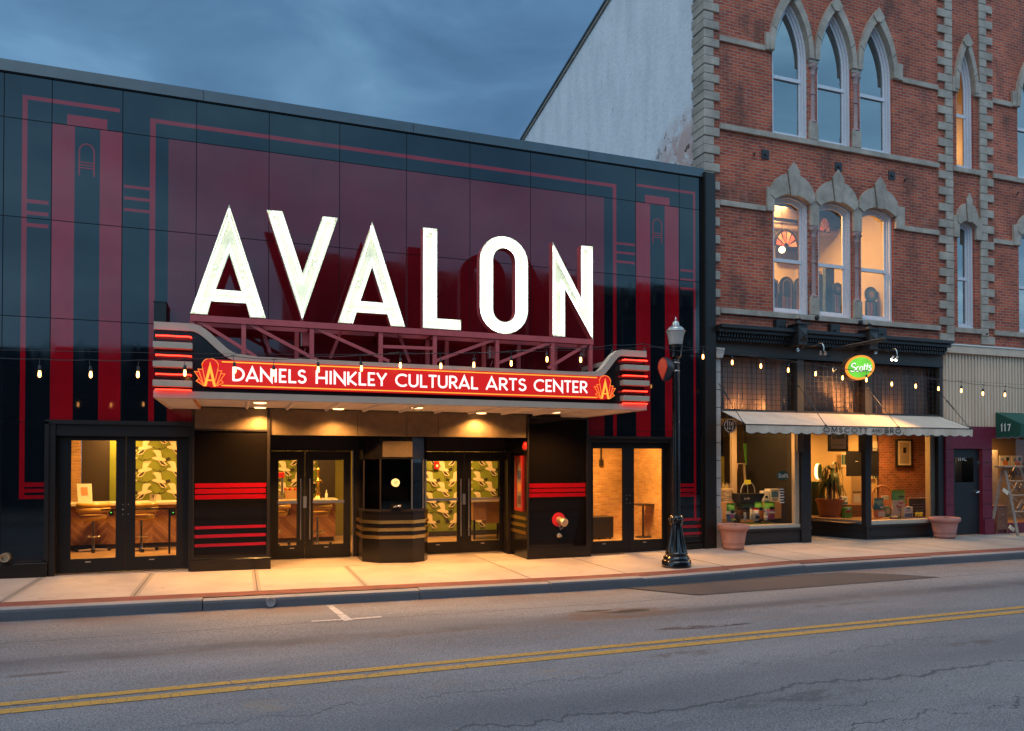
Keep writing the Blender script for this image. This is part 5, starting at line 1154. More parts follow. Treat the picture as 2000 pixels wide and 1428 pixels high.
# mullion columns between the grouped windows
M_PINKST = stone('pink_stone', (.40, .27, .26), .2)
for zb_, zt_, sp_l in ((9.16, 11.02, 11.40), (5.13, 7.66, 7.92)):
    for cx in (12.375, 13.64):
        m_ = MB(); zc1 = zt_-.42 if zb_ > 8 else zt_-.45
        zc1 = 10.93 if zb_ > 8 else 7.17
        m_.box(cx-.13, cx+.13, WY-.06, WY+.30, zc1, zt_+.12, M_STONE)
        m_.box(cx-.13, cx+.13, WY-.06, WY+.30, zb_, zb_+.42, M_STONE); m_.each('mullion_block', bb, bevel=.02)
        m_ = MB(); h0, h1 = zb_+.42, zc1
        m_.lathe([(.11, h0), (.11, h0+.03), (.08, h0+.06), (.072, h0+.09), (.070, lerp(h0, h1, .5)-.03), (.088, lerp(h0, h1, .5)-.02), (.088, lerp(h0, h1, .5)+.02), (.070, lerp(h0, h1, .5)+.03), (.068, h1-.26), (.085, h1-.24), (.085, h1-.22), (.075, h1-.20), (.10, h1-.12), (.13, h1-.05), (.13, h1)], cx, WY+.04, M_PINKST, 16)
        m_.box(cx-.125, cx+.125, WY+.10, WY+.30, h0, h1, M_PINKST if 0 else M_STONE)
        for dx in (-.09, .09): m_.ball((cx+dx, WY-.03, h1-.07), .04, M_PINKST, 8)
        m_.build('mullion_column', bb)
# windows
M_WOODW = mat('white_window_wood', (.62, .62, .66), .6, var=.12, vscale=25)
q = N('sky_sheen_backing'); 
q.p(Base_Color=(.78, .88, .90), Roughness=.9); M_SKYBACK = q.m  # pale blue tint paints sky reflection into the upper panes
def ring(mb, O, I, y0, y1, m):
    n = len(O)
    for i in range(n):
        j = (i+1) % n
        mb.face([(x, y0, z) for x, z in (O[i], O[j], I[j], I[i])], m)
        mb.face([(I[i][0], y0, I[i][1]), (I[j][0], y0, I[j][1]), (I[j][0], y1, I[j][1]), (I[i][0], y1, I[i][1])], m)
def window(o, zrail, gm, pane_backing=None, lit=False, label=None):
    x0, x1, zs, arch, kd = o; Pl = [(x0, zs), (x1, zs)]+arch[::-1]
    Pl = [Pl[0]]+[Pl[1]]+[p for p in arch[::-1]]
    Pl = [p for i, p in enumerate(Pl) if i == 0 or math.hypot(p[0]-Pl[i-1][0], p[1]-Pl[i-1][1]) > 1e-4]
    A = inset(Pl, .06); B = inset(Pl, .095); C2 = inset(Pl, .145)
    m_ = MB(); ring(m_, Pl, A, WY+.05, WY+.10, M_WOODW); ring(m_, A, B, WY+.10, WY+.14, M_WOODW); ring(m_, B, C2, WY+.14, WY+.18, M_WOODW)
    m_.box(x0+.05, x1-.05, WY+.125, WY+.18, zrail-.04, zrail+.04, M_WOODW); m_.box(x0+.03, x1-.03, WY+.02, WY+.14, zs, zs+.05, M_WOODW)
    w = m_.build('window', bb)
    if label: w['label'] = label
    g = MB(); Cz = [(x, y) for x, y in C2]; g.face([(x, WY+.165, z) for x, z in Cz], gm); g.build('glass_pane', w)
    if pane_backing: g = MB(); g.face([(x, WY+.20, z) for x, z in inset(Pl, .02)], pane_backing); g.build('pane_backing', w)  # added sheet behind the pane; the pale ones carry the sky reflection
    return w
M_ROOMD = mat('dark_room', (.02, .022, .025), .8)
for o in OPEN:
    if o[4] == 'U': window(o, 10.55, M_GLASS2, M_SKYBACK)
    if o[4] == 'L' and o[0] < 18: window(o, 6.36, M_GLASS4, None, True)
    if o[4] == 'L' and o[0] > 18: window(o, 6.36, M_GLASS2, M_ROOMD)
    if o[4] == 'UN': window(o, 10.56, M_GLASS, None, True)
    if o[4] == 'LN': window(o, 6.41, M_GLASS2, M_ROOMD)
# lit room behind the second floor group
m_ = MB(); m_.box(15.0, 15.05, .42, 3.0, 4.6, 8.5, M_CREAM); m_.box(10.4, 10.45, .42, 3.0, 4.6, 8.5, M_CREAM); m_.box(16.3, 16.35, .42, 3, 8.6, 13.4, M_CREAM); m_.box(18.2, 18.25, .42, 3, 8.6, 13.4, M_CREAM); m_.box(16.35, 18.2, 2.6, 2.7, 8.6, 13.4, M_CREAM); m_.build('room_partition', bb)
m_ = MB()
for x0_, x1_, z0_, z1_, mt in ((11.0, 12.6, 4.7, 6.0, M_DARKW), (13.0, 14.2, 4.7, 6.3, M_DARKW), (14.2, 15.0, 5.2, 7.0, M_STONE), (12.2, 12.9, 6.9, 7.5, M_LBRICK), (13.6, 14.6, 7.2, 7.6, M_DARKW)): m_.box(x0_, x1_, 2.7, 2.88, z0_, z1_, mt)
m_.build('room_fitting', bb)
m_ = MB(); m_.box(10.5, 15, 1.9, 2.1, 8.0, 8.4, M_DARKW); m_.tube([(10.5, 2.2, 7.9), (15, 2.2, 7.9)], .12, M_STONE, 12); m_.build('ceiling_beam', bb)
lamp('AREA', 'room_lamp', (12.6, 1.7, 8.3), 430, (1, .52, .17), 1.2, (0, 0, 0), bb); lamp('POINT', 'room_lamp', (17.5, 1.6, 10.2), 45, (1, .55, .2), .1, (0, 0, 0), bb)
pb = at(1527.5, 488, .9); m_ = MB(); m_.ball(pb, .075, emis('room_bulb', (1, .72, .35), 9), 10); m_.tube([pb, (pb[0], pb[1], 8.45)], .006, M_WIRE, 5); tag(m_.build('hanging_bulb'), 'bare glowing bulb hanging behind the left second floor window', 'bulb')
lamp('POINT', 'hanging_bulb_lamp', pb, 22, (1, .65, .3), .09)
M_LEAD = mat('dark_leaded_glass', (.06, .10, .13), .4, var=.4, vscale=8); M_STG = [mat('stained%d' % i, c, .4) for i, c in enumerate(((.10, .28, .32), (.55, .35, .2), (.5, .5, .42), (.25, .35, .45), (.55, .18, .12), (.35, .22, .40)))]
def stained(u0, u1, v0, v1, Y, kind, label):
    xa, xb = XX(u0, Y, (v0+v1)/2), XX(u1, Y, (v0+v1)/2); z1_, z0_ = ZZ((u0+u1)/2, v0, Y), ZZ((u0+u1)/2, v1, Y); cx = (xa+xb)/2; w = xb-xa; h = z1_-z0_
    m_ = MB()
    if kind == 'arch':
        P = [(xa, z0_), (xb, z0_)]+[(cx+w/2*math.cos(R(t)), z1_-w/2+w/2*math.sin(R(t))) for t in range(0, 181, 20)]
        m_.prism(P, Y, Y+.04, M_LEAD)
        for i in range(3):
            a = lerp(xa, xb, .14+.26*i); m_.box(a, a+w*.2, Y-.006, Y-.001, z0_+.08, z0_+h*.45, M_STG[(i*2+1) % 6])
        m_.ribbon([(cx-w*.3, z0_+.05), (cx-w*.3, z1_-w*.5)]+[(cx+w*.3*math.cos(R(t)), z1_-w*.5+w*.3*math.sin(R(t))) for t in range(180, -1, -20)]+[(cx+w*.3, z0_+.05)], .025, Y-.01, Y-.002, M_STG[2])
    elif kind == 'fan':
        r = w/2; P = [(cx+r*math.cos(R(t)), z0_+h*math.sin(R(t))) for t in range(0, 181, 15)]; m_.prism(P, Y, Y+.04, M_SOCK)
        for i in range(6):
            a0, a1 = R(30*i+4), R(30*i+26); m_.prism([(cx+.2*r*math.cos(a0), z0_+.2*h*math.sin(a0)), (cx+.85*r*math.cos(a0), z0_+.85*h*math.sin(a0)), (cx+.85*r*math.cos(a1), z0_+.85*h*math.sin(a1)), (cx+.2*r*math.cos(a1), z0_+.2*h*math.sin(a1))], Y-.006, Y-.001, M_STG[(i*3+1) % 6])
    else:
        m_.prism([(cx+w/2*math.cos(R(t)), z1_-w/2+w/2*math.sin(R(t))) for t in range(0, 360, 20)], Y, Y+.03, M_SOCK); m_.prism([(cx+w*.38*math.cos(R(t)), z1_-w/2+w*.38*math.sin(R(t))) for t in range(0, 360, 20)], Y-.005, Y-.001, M_STG[0])
        m_.prism([(cx+w*.2*math.cos(R(t)), z1_-w/2+w*.2*math.sin(R(t))) for t in range(0, 360, 30)], Y-.009, Y-.006, M_STG[2])
        m_.box(cx-w*.45, cx+w*.45, Y, Y+.03, z0_, z1_-w*.9, M_SOCK)
        for i in range(3): m_.box(cx-w*.35+i*w*.24, cx-w*.35+i*w*.24+w*.18, Y-.005, Y-.001, z0_+.03, z1_-w, M_STG[(i*2+2) % 6])
    tag(m_.build('stained_glass_panel'), label, 'stained glass')
stained(1512, 1560, 447, 482, 1.6, 'fan', 'half round stained glass fan hanging in the left second floor window')
stained(1600, 1622, 421, 453, 1.7, 'fan', 'dark curved stained glass piece at the top of the middle second floor window')
stained(1684, 1722, 470, 502, 1.6, 'fan', 'half round stained glass fan in the right second floor window')
stained(1524, 1550, 540, 612, .9, 'arch', 'arched stained glass panel on the sill of the left second floor window')
stained(1505, 1521, 545, 612, .95, 'arch', 'narrow arched stained glass panel at the left jamb of the lit window')
stained(1552, 1572, 543, 612, .95, 'arch', 'dark arched panel at the right side of the left lit window')
stained(1627, 1646, 552, 612, .8, 'disc', 'round topped stained glass panel in the middle second floor window')
stained(1690, 1714, 560, 622, .8, 'disc', 'round stained glass medallion in the right second floor window')
m_ = MB(); xa = XX(1609, 1, 570); m_.prism([(xa, ZZ(1616, 616, 1)), (xa+.28, ZZ(1616, 616, 1)), (xa+.28, ZZ(1616, 522, 1)), (xa+.02, ZZ(1616, 524, 1))], .95, 1.05, M_LEAD); tag(m_.build('folded_screen'), 'tall grey blue folded screen in the middle second floor window', 'screen')
m_ = MB(); m_.box(XX(1600, 1.3, 580), XX(1609, 1.3, 580), 1.3, 1.4, 4.7, ZZ(1605, 536, 1.3), M_LEAD); tag(m_.build('cabinet'), 'dark cabinet edge at the left of the middle lit window', 'cabinet')
m_ = MB(); xa = XX(1716, 1.5, 550); m_.box(xa, xa+.5, 1.4, 1.9, 4.6, ZZ(1720, 540, 1.4), mat('beige_screen', (.45, .33, .24), .7)); tag(m_.build('filing_cabinet'), 'beige cabinet behind the right second floor window', 'cabinet')
# boxes stacked behind third floor glass
M_BOXW = mat('white_carton', (.52, .58, .60), .7)
for u0, u1, v0, v1, l in ((1508, 1526, 216, 262, 'white carton low at the left edge of the left third floor window'), (1527, 1558, 210, 234, 'white carton on top of the stack in the left third floor window'), (1528, 1560, 235, 266, 'white carton under the other in the left third floor window'), (1597, 1622, 232, 276, 'white carton standing in the middle third floor window')):
    Y = WY+.185; xa, xb = XX(u0, Y, v1), XX(u1, Y, v1); m_ = MB(); m_.box(xa, xb, Y-.012, Y+.02, ZZ(u0, v1, Y), ZZ(u0, v0, Y), M_BOXW); tag(m_.build('carton'), l, 'carton')
# anchor plates, rusty hooks
M_IRON = mat('dark_iron', (.025, .024, .028), .6, var=.3, vscale=30)
for u, v in ((1494, 302), (1637, 326), (1741, 343)):
    p = at(u, v, WY); m_ = MB(); m_.box(p[0]-.10, p[0]+.10, WY-.02, WY-.001, p[2]-.10, p[2]+.10, M_IRON); m_.lathe([(.035, WY-.05), (.045, WY-.02)], p[0], p[2], M_IRON, 8, axis='y'); m_.build('anchor_plate', bb)
for u, v in ((1590, 622), (1675, 631)): p = at(u, v, WY); m_ = MB(); m_.lathe([(.001, WY-.14), (.05, WY-.12), (.055, WY-.05), (.05, WY)], p[0], p[2], M_IRON, 12, axis='y'); m_.build('anchor_bolt', bb)
for u, v in ((1472, 305), (1766, 355), (1986, 380), (1925, 655)): p = at(u, v, WY); m_ = MB(); m_.tube([(p[0], WY, p[2]), (p[0]-.02, WY-.08, p[2]+.04), (p[0]-.09, WY-.09, p[2]+.01)], .015, M_IRON, 6); m_.build('iron_hook', bb)

# ================================================================== SHOP 119
M_CAST = mat('black_cast_iron', (.016, .015, .017), .45, var=.2, vscale=20); M_DBRN = mat('dark_brown_paint', (.050, .040, .034), .55, var=.15)
M_TAN = mat('tan_frame_wood', (.46, .36, .25), .5); M_SILL = mat('pale_sill', (.55, .46, .36), .5)
sh = thing('garden_shop', 'small shop front with dark wood transom and display windows numbered 119', 'shop front', (13, .5, 0))
m_ = MB(); m_.box(9.575, 16.3, WY-.02, WY+.25, 4.10, 4.40, M_DBRN); m_.box(9.575, 16.3, WY-.05, WY+.1, 4.10, 4.15, M_CAST)
m_.build('frieze', sh)
m_ = MB(); m_.box(9.60, 16.28, -.28, WY+.2, 4.64, 4.71, M_CAST); m_.box(9.60, 16.28, -.20, WY+.2, 4.56, 4.64, M_CAST); m_.box(9.62, 16.26, -.06, WY+.2, 4.40, 4.56, M_CAST)
nd = 88
for i in range(nd):
    x = lerp(9.66, 16.2, i/(nd-1)); m_.box(x-.018, x+.018, -.14, -.06, 4.47, 4.555, M_CAST); m_.box(x-.024, x+.024, -.085, -.055, 4.395, 4.46, M_CAST)
m_.build('cornice', sh)
for u in (1565, 1703):
    x = XX(u, -.3, 668); m_ = MB(); m_.box(x-.12, x+.12, -.36, WY, 4.36, 4.80, M_CAST); m_.box(x-.15, x+.15, -.39, -.02, 4.80, 4.84, M_CAST); m_.lathe([(.10, 4.84), (.06, 4.88), (.05, 4.92), (.08, 4.95), (.001, 5.0)], x, -.2, M_CAST, 8)
    m_.raw([(x-.12, -.361, 4.42), (x+.12, -.361, 4.42), (x+.12, -.361, 4.74), (x-.12, -.361, 4.74), (x, -.44, 4.58)], [(0, 1, 4), (1, 2, 4), (2, 3, 4), (3, 0, 4)], M_CAST); m_.build('cornice_bracket', sh, bevel=.005)
for u in (1528, 1634, 1726): x = XX(u, -.05, 645); m_ = MB(); m_.box(x-.13, x+.13, -.02, WY-.001, 4.70, 4.95, M_CAST); m_.box(x-.05, x+.05, -.08, -.02, 4.71, 4.80, M_CAST); m_.build('anchor_plate', sh)
m_ = MB()
for a, b in ((9.72, 9.80), (11.88, 12.06), (13.86, 14.07), (16.22, 16.31)): m_.box(a, b, WY-.02, WY+.2, 2.0, 4.10, M_DBRN)
m_.box(9.8, 16.22, WY, WY+.2, 2.80, 2.93, M_DBRN); m_.build('transom_frame', sh)
M_LEADL = mat('lead_line', (.06, .055, .055), .4, metal=.6); M_CURT = mat('pinkish_curtain', (.62, .40, .33), .8)
for a, b in ((9.80, 11.88), (12.06, 13.86), (14.07, 16.22)):
    m_ = MB(); m_.sheet(a, b, 2.93, 4.10, WY+.08, M_GLASS); o = m_.build('transom_glass', sh)
    m_ = MB(); n = int((b-a)/.125)
    for i in range(1, n): x = lerp(a, b, i/n); m_.box(x-.005, x+.005, WY+.07, WY+.079, 2.93, 4.10, M_LEADL)
    for i in range(1, 10): z = lerp(2.93, 4.10, i/10); m_.box(a, b, WY+.071, WY+.078, z-.004, z+.004, M_LEADL)
    m_.build('lead_lattice', o)
m_ = MB(); P = []
for i in range(0, 331): x = lerp(9.75, 16.25, i/330); P.append((x, .42+.05*math.sin(x*11+1.5*math.sin(x*2.3))+.02*math.sin(x*29)))
for (a, b), (c1, d) in zip(P, P[1:]): m_.face([(a, b, 2.85), (c1, d, 2.85), (c1, d, 4.2), (a, b, 4.2)], M_CURT, True)
m_.build('transom_curtain', sh)
for x, e in ((10.4, 3.), (11.1, 2.), (14.9, 2.)): lamp('POINT', 'transom_lamp', (x, .24, 3.02), e, (1, .5, .15), .03, (0, 0, 0), sh)
# stone pier at the left
sp2 = MB(); z = -.2; k = 0
for z0, z1, w in [(-.2, .80, .03), (.81, 1.05, 0), (1.06, 1.42, 0), (1.43, 1.80, 0), (1.81, 2.18, 0), (2.19, 2.56, 0), (2.57, 2.94, 0), (2.95, 3.32, 0), (3.33, 3.70, 0), (3.71, 4.0, 0)]: sp2.box(9.576, 9.72, -.06-w, WY+.2, z0, z1-.004, M_SMOOTH if w == 0 else M_STONE)
sp2.prism([(9.576, 4.0), (9.72, 4.0), (9.76, 4.12), (9.78, 4.22), (9.576, 4.22)], -.14, WY, M_SMOOTH); sp2.build('stone_pier', sh, bevel=.006)
# left display window
yd = .16
m_ = MB(); m_.box(9.72, 9.82, yd-.06, yd+.1, -.2, 2.8, M_CAST); m_.box(12.00, 12.27, yd-.06, yd+.12, -.2, 2.8, M_CAST); m_.each('door_post', sh)
m_ = MB(); m_.box(9.75, 12.27, yd-.02, yd+.3, -.2, .24, M_CAST); m_.box(9.75, 12.30, yd-.07, yd+.3, .24, .29, M_CAST); 
for a, b, z0, z1 in ((9.85, 12.2, .17, .20), (9.85, 12.2, -.02, .01), (9.85, 9.88, .01, .17), (12.17, 12.2, .01, .17)): m_.box(a, b, yd-.035, yd-.021, z0, z1, M_CAST)
m_.build('bulkhead', sh, bevel=.006)
m_ = MB(); m_.box(9.82, 12.0, yd-.01, yd+.22, .29, .36, M_SILL); m_.build('window_sill', sh)
m_ = MB()
for k in range(4): m_.box(11.86+.035*k, 11.89+.035*k, yd+.0+.012*(k % 2), yd+.1, .36, 2.8, M_TAN)
m_.build('reeded_jamb', sh)
m_ = MB(); m_.sheet(9.82, 11.86, .36, 2.8, yd+.12, M_GLASS); m_.build('display_glass', sh)
m_ = MB(); xq = XX(1491, .5, 950); m_.box(xq-.04, xq+.10, 1.6, 1.68, .3, 2.8, M_TAN); m_.build('inner_post', sh)
# deep entry and right display
m_ = MB(); m_.box(12.27, 13.45, 2.4, 2.5, -.1, 2.8, M_JOINT); m_.box(12.27, 12.33, yd+.12, 2.4, -.1, 2.8, M_CAST); m_.box(12.27, 16.3, WY+.2, 2.4, 2.74, 2.8, M_CAST); m_.box(9.8, 12.27, WY+.25, 3.6, 2.74, 2.79, CEIL); m_.build('entry_recess', sh)
e0, e1 = (13.40, 1.48), (13.88, .06)
def oq(a, b, z0, z1, m, mb, d=0.0):
    nx_, ny = -(b[1]-a[1]), (b[0]-a[0]); l = math.hypot(nx_, ny); nx_, ny = nx_/l*d, ny/l*d
    mb.face([(a[0]+nx_, a[1]+ny, z0), (b[0]+nx_, b[1]+ny, z0), (b[0]+nx_, b[1]+ny, z1), (a[0]+nx_, a[1]+ny, z1)], m)
m_ = MB(); oq(e0, e1, -.2, .27, M_CAST, m_); oq(e0, e1, .27, .30, M_CAST, m_, -.04); oq(e0, e1, .12, .14, M_BRONZE, m_, -.02); m_.box(13.86, 16.28, .06, .3, -.2, .24, M_CAST); m_.box(13.80, 16.28, .02, .3, .24, .29, M_CAST)
for a, b, z0, z1 in ((13.98, 16.2, .15, .18), (13.98, 16.2, .0, .03)): m_.box(a, b, .045, .059, z0, z1, M_CAST)
m_.build('bulkhead', sh)
m_ = MB(); m_.box(13.80, 13.97, .03, .16, .29, 2.8, M_CAST); m_.box(16.14, 16.31, .06, .25, .29, 2.8, M_CAST); m_.box(13.34, 13.42, 1.42, 1.54, -.1, 2.8, M_CAST); m_.each('corner_post', sh)
m_ = MB(); oq(e0, e1, .30, 2.8, M_GLASS, m_, .02); m_.build('display_glass', sh); m_ = MB(); m_.sheet(13.97, 16.14, .38, 2.8, .14, M_GLASS); m_.build('display_glass', sh)
m_ = MB(); m_.box(13.97, 16.14, .08, .30, .29, .38, M_SILL); oq(e0, e1, .30, .38, M_SILL, m_, .05); m_.build('window_sill', sh)
m_ = MB(); m_.box(15.98, 16.14, .16, .3, .38, 2.8, M_TAN); m_.build('side_jamb', sh)
# display floors, back walls
m_ = MB(); m_.box(9.8, 12.2, .38, 3.5, .24, .30, mat('display_floor', (.20, .12, .06), .6)); m_.face([(13.45, .30, .33), (16.2, .30, .33), (16.2, 4.2, .33), (13.45, 4.2, .33)], MATS['display_floor']); m_.build('display_floor', sh)
M_YW = mat('warm_cream_wall', (.62, .46, .24), .8); M_BW = M_SBRICK
m_ = MB(); m_.box(9.8, 12.2, 3.5, 3.6, .2, 2.8, M_DARKW); m_.box(12.34, 12.4, .5, 3.5, .2, 2.8, M_DARKW); m_.build('shop_back_wall', sh)
m_ = MB(); xg = XX(1724, 3.4, 950); m_.face([(13.0, 3.6, .2), (xg, 3.6, .2), (xg, 3.6, 2.8), (13.0, 3.6, 2.8)], M_YW); m_.build('cream_wall', sh)
m_ = MB(); m_.face([(xg, 3.55, .2), (20.5, 3.55, .2), (20.5, 3.55, 2.8), (xg, 3.55, 2.8)], M_BW); m_.build('brick_wall', sh)
m_ = MB(); m_.box(13.0, 20.5, 1.5, 3.7, 2.74, 2.8, CEIL); m_.build('shop_ceiling', sh)
m_ = MB(); m_.box(16.2, 16.3, .3, .42, .2, 2.8, M_YW); m_.build('shop_side_wall', sh)
lamp('AREA', 'shop_lamp', (15.0, 1.2, 2.70), 70, (1, .47, .12), .8, (0, 0, 0), sh); lamp('AREA', 'shop_lamp', (14.4, 2.8, 2.70), 65, (1, .47, .12), .8, (0, 0, 0), sh); lamp('AREA', 'shop_lamp', (17.2, 2.4, 2.70), 75, (1, .47, .12), .8, (0, 0, 0), sh); m_ = MB(); m_.box(10.3, 10.36, 3.4, 3.49, .3, 2.8, M_TAN); m_.box(9.85, 10.25, 3.4, 3.48, 1.0, 2.2, M_OLIVE); m_.box(11.2, 12.1, 3.35, 3.48, .3, 1.5, M_DBRN); m_.box(11.3, 12.0, 3.3, 3.34, 1.55, 1.6, M_TAN); m_.build('shop_fitting', sh)
lamp('AREA', 'shop_lamp', (11.0, 2.4, 2.70), 30, (1, .5, .15), .6, (0, 0, 0), sh); lamp('AREA', 'shop_lamp', (10.9, .55, 2.70), 75, (1, .5, .15), .6, (0, 0, 0), sh)
lamp('AREA', 'entry_lamp', (12.9, 1.2, 2.70), 5, (1, .6, .25), .3, (0, 0, 0), sh)
# ================================================================== THINGS IN THE SHOP WINDOWS
def frame_bag(name, u0, u1, v0, v1, Y, cols, label, word=None, wcol=None, lean=0.0, wrange=None):
    """pillow shaped bag standing on the display floor"""
    xa, xb = XX(u0, Y, v1), XX(u1, Y, v1); z0_, z1_ = ZZ((u0+u1)/2, v1, Y), ZZ((u0+u1)/2, v0, Y); cx, hw_ = (xa+xb)/2, (xb-xa)/2; H = z1_-z0_; D = min(.09, hw_*.6)
    t = thing(name, label, 'bag', (cx, Y, z0_)); m_ = MB(); nz_, nx_ = 12, 8; v = []; f = []
    for s2 in (-1, 1):
        for i in range(nz_+1):
            tz = i/nz_; wd = hw_*(.90+.12*math.sin(tz*9+u0)*.4+(.06 if tz > .93 else 0)); dp = D*math.sin(math.pi*min(1, tz*1.05+.08))**.5 if tz < .92 else D*.12
            for k in range(nx_+1):
                tx_ = -1+2*k/nx_; v.append((cx+tx_*wd+lean*tz, Y+s2*dp*(1-tx_**4)+.004*math.sin(tx_*7+tz*13), z0_+tz*H))
    W_ = nx_+1; off = (nz_+1)*W_
    zones = {}
    for i in range(nz_):
        for k in range(nx_):
            a = i*W_+k; tz = (i+.5)/nz_; mt = [c for zt_, c in cols if tz <= zt_][0]
            m_.idx(mt); f.append(((a, a+1, a+1+W_, a+W_), mt)); f.append(((off+a+1, off+a, off+a+W_, off+a+1+W_), mt))
    for i in range(nz_):
        for k in (0, nx_): a = i*W_+k; f.append(((a, a+W_, off+a+W_, off+a), cols[0][1]))
    b = len(m_.v); m_.v += v
    for q4, mt in f: m_.f.append(tuple(b+j for j in q4)); m_.mi.append(m_.idx(mt)); m_.sm.append(True)
    m_.build('bag_body', t)
    return t, cx, hw_, z0_, H, Y-D-.006
cM = {k: mat('print_'+k, c, .4) for k, c in dict(green=(.12, .36, .05), blue=(.08, .20, .42), red=(.62, .05, .04), orange=(.70, .22, .05), pink=(.62, .10, .22), cream=(.75, .66, .5), grey=(.30, .33, .36), teal=(.04, .14, .14), white=(.75, .74, .70), yellow=(.6, .6, .06), dkgreen=(.02, .06, .03), lav=(.28, .22, .5), black=(.015, .015, .015)).items()}
def label_oval(mb, cx, cz, rx, rz_, y, m): mb.prism([(cx+rx*math.cos(R(t)), cz+rz_*math.sin(R(t))) for t in range(0, 360, 24)], y-.003, y, m)
c = cM
t, cx, hw_, z0_, H, yf = frame_bag('soil_bag', 1418, 1436, 983, 1019, .62, [(.45, c['blue']), (.62, c['white']), (1.1, c['green'])], 'blue and green soil bag standing at the left of the left display window')
m_ = MB(); label_oval(m_, cx, z0_+H*.55, hw_*.5, H*.1, yf, c['black']); label_oval(m_, cx-.02, z0_+H*.3, hw_*.4, H*.07, yf, c['pink']); label_oval(m_, cx+.02, z0_+H*.13, hw_*.5, H*.06, yf, c['yellow']); m_.build('print', t)
t, cx, hw_, z0_, H, yf = frame_bag('soil_bag', 1473, 1491, 980, 1014, 1.0, [(.5, c['orange']), (.6, c['cream']), (1.1, c['green'])], 'orange and green soil bag behind the spray products in the left display')
m_ = MB(); label_oval(m_, cx, z0_+H*.6, hw_*.5, H*.09, yf, c['black']); m_.build('print', t)
t, cx, hw_, z0_, H, yf = frame_bag('soil_bag', 1491, 1514, 980, 1014, .95, [(.34, c['pink']), (.46, c['lav']), (.62, c['pink']), (1.1, c['green'])], 'pink and green soil bag in front of the right cardboard box')
m_ = MB(); label_oval(m_, cx, z0_+H*.64, hw_*.45, H*.09, yf, c['black']); label_oval(m_, cx, z0_+H*.4, hw_*.6, H*.05, yf, c['white']); m_.build('print', t)
t, cx, hw_, z0_, H, yf = frame_bag('product_pouch', 1469, 1483, 992, 1018, .55, [(.6, c['grey']), (.85, c['white']), (1.1, c['red'])], 'small grey and red pouch at the front of the left display')
m_ = MB(); label_oval(m_, cx, z0_+H*.3, hw_*.6, H*.12, yf, c['black']); m_.build('print', t)
def bottle(name, u, v0, v1, Y, r, body, capm, label, spray=False):
    x = XX(u, Y, v1); z0_, z1_ = ZZ(u, v1, Y), ZZ(u, v0, Y); H = z1_-z0_; t = thing(name, label, 'bottle', (x, Y, z0_)); m_ = MB()
    m_.lathe([(r, 0), (r, H*.55), (r*.9, H*.65), (r*.35, H*.78), (r*.35, H*.82)] if spray else [(r, 0), (r, H*.82), (r*.8, H*.86)], x, Y, body, 14, z0=z0_); m_.build('bottle_body', t)
    m_ = MB()
    if spray: m_.lathe([(r*.4, H*.82), (r*.4, H*.9), (r*.25, H)], x, Y, capm, 10, z0=z0_); m_.box(x-r*1.1, x+r*.3, Y-.01, Y+.01, z0_+H*.9, z0_+H*.98, capm)
    else: m_.lathe([(r*.75, H*.86), (r*.75, H), (.001, H)], x, Y, capm, 12, z0=z0_)
    m_.build('cap', t)
    m_ = MB(); m_.lathe([(r+.002, H*.2), (r+.002, H*.45)], x, Y, c['white'], 14, z0=z0_); m_.build('label_band', t)
bottle('spray_can', 1455, 998, 1018, .50, .03, c['grey'], c['black'], 'grey spray can with a black cap in the left display')
bottle('spray_bottle', 1496, 994, 1016, .55, .045, c['grey'], c['white'], 'grey trigger spray bottle in front of the pink bag', True)
bottle('spray_can', 1467, 991, 1015, .62, .028, c['white'], c['grey'], 'thin white bottle just left of the small pouch')
M_KRAFT = mat('kraft_cardboard', (.50, .28, .11), .75, var=.06, vscale=20)
def ubox(name, u0, u1, v0, v1, Y, d, m, label, cat, parts=None, bev=.004):
    xa, xb = XX(u0, Y, (v0+v1)/2), XX(u1, Y, (v0+v1)/2); z0_, z1_ = ZZ((u0+u1)/2, v1, Y), ZZ((u0+u1)/2, v0, Y)
    if not parts:
        m_ = MB(); m_.box(xa, xb, Y, Y+d, z0_, z1_, m); o = m_.build(name, bevel=bev); tag(o, label, cat)
    else:
        o = thing(name, label, cat, ((xa+xb)/2, Y, z0_)); m_ = MB(); m_.box(xa, xb, Y, Y+d, z0_, z1_, m); m_.build('box_body', o, bevel=bev); m_ = MB()
        for pi_, (a, b, c1, d2, mt) in enumerate(parts): m_.box(lerp(xa, xb, a), lerp(xa, xb, b), Y-.002-.0012*(pi_+1), Y-.0005-.0012*pi_ if 0 else Y-.0004*(pi_+1), lerp(z0_, z1_, c1), lerp(z0_, z1_, d2), mt)
        m_.build('print', o)
    return o
ubox('cardboard_box', 1407, 1443, 981, 1014, 1.25, .4, M_KRAFT, 'brown cardboard box at the left, behind the blue bag, carrying the basket', 'box')
ubox('cardboard_box', 1510, 1535, 980, 1013, 1.1, .4, M_KRAFT, 'brown cardboard box at the right of the left display under white cartons', 'box')
ubox('cardboard_box', 1457, 1478, 995, 1010, 1.3, .3, M_KRAFT, 'low brown box behind the spreader wheel', 'box')
ubox('product_carton', 1491, 1503, 959, 980, 1.12, .14, c['white'], 'narrow white carton on the right cardboard box', 'carton', [(.1, .9, 0, .12, c['blue']), (.3, .7, .35, .55, c['black'])])
ubox('product_carton', 1504, 1530, 955, 980, 1.14, .2, c['white'], 'wide white carton with a blue picture on the right cardboard box', 'carton', [(.1, .6, .35, .8, c['blue']), (.15, .55, .08, .3, c['grey']), (.1, .9, .86, .92, c['grey'])])
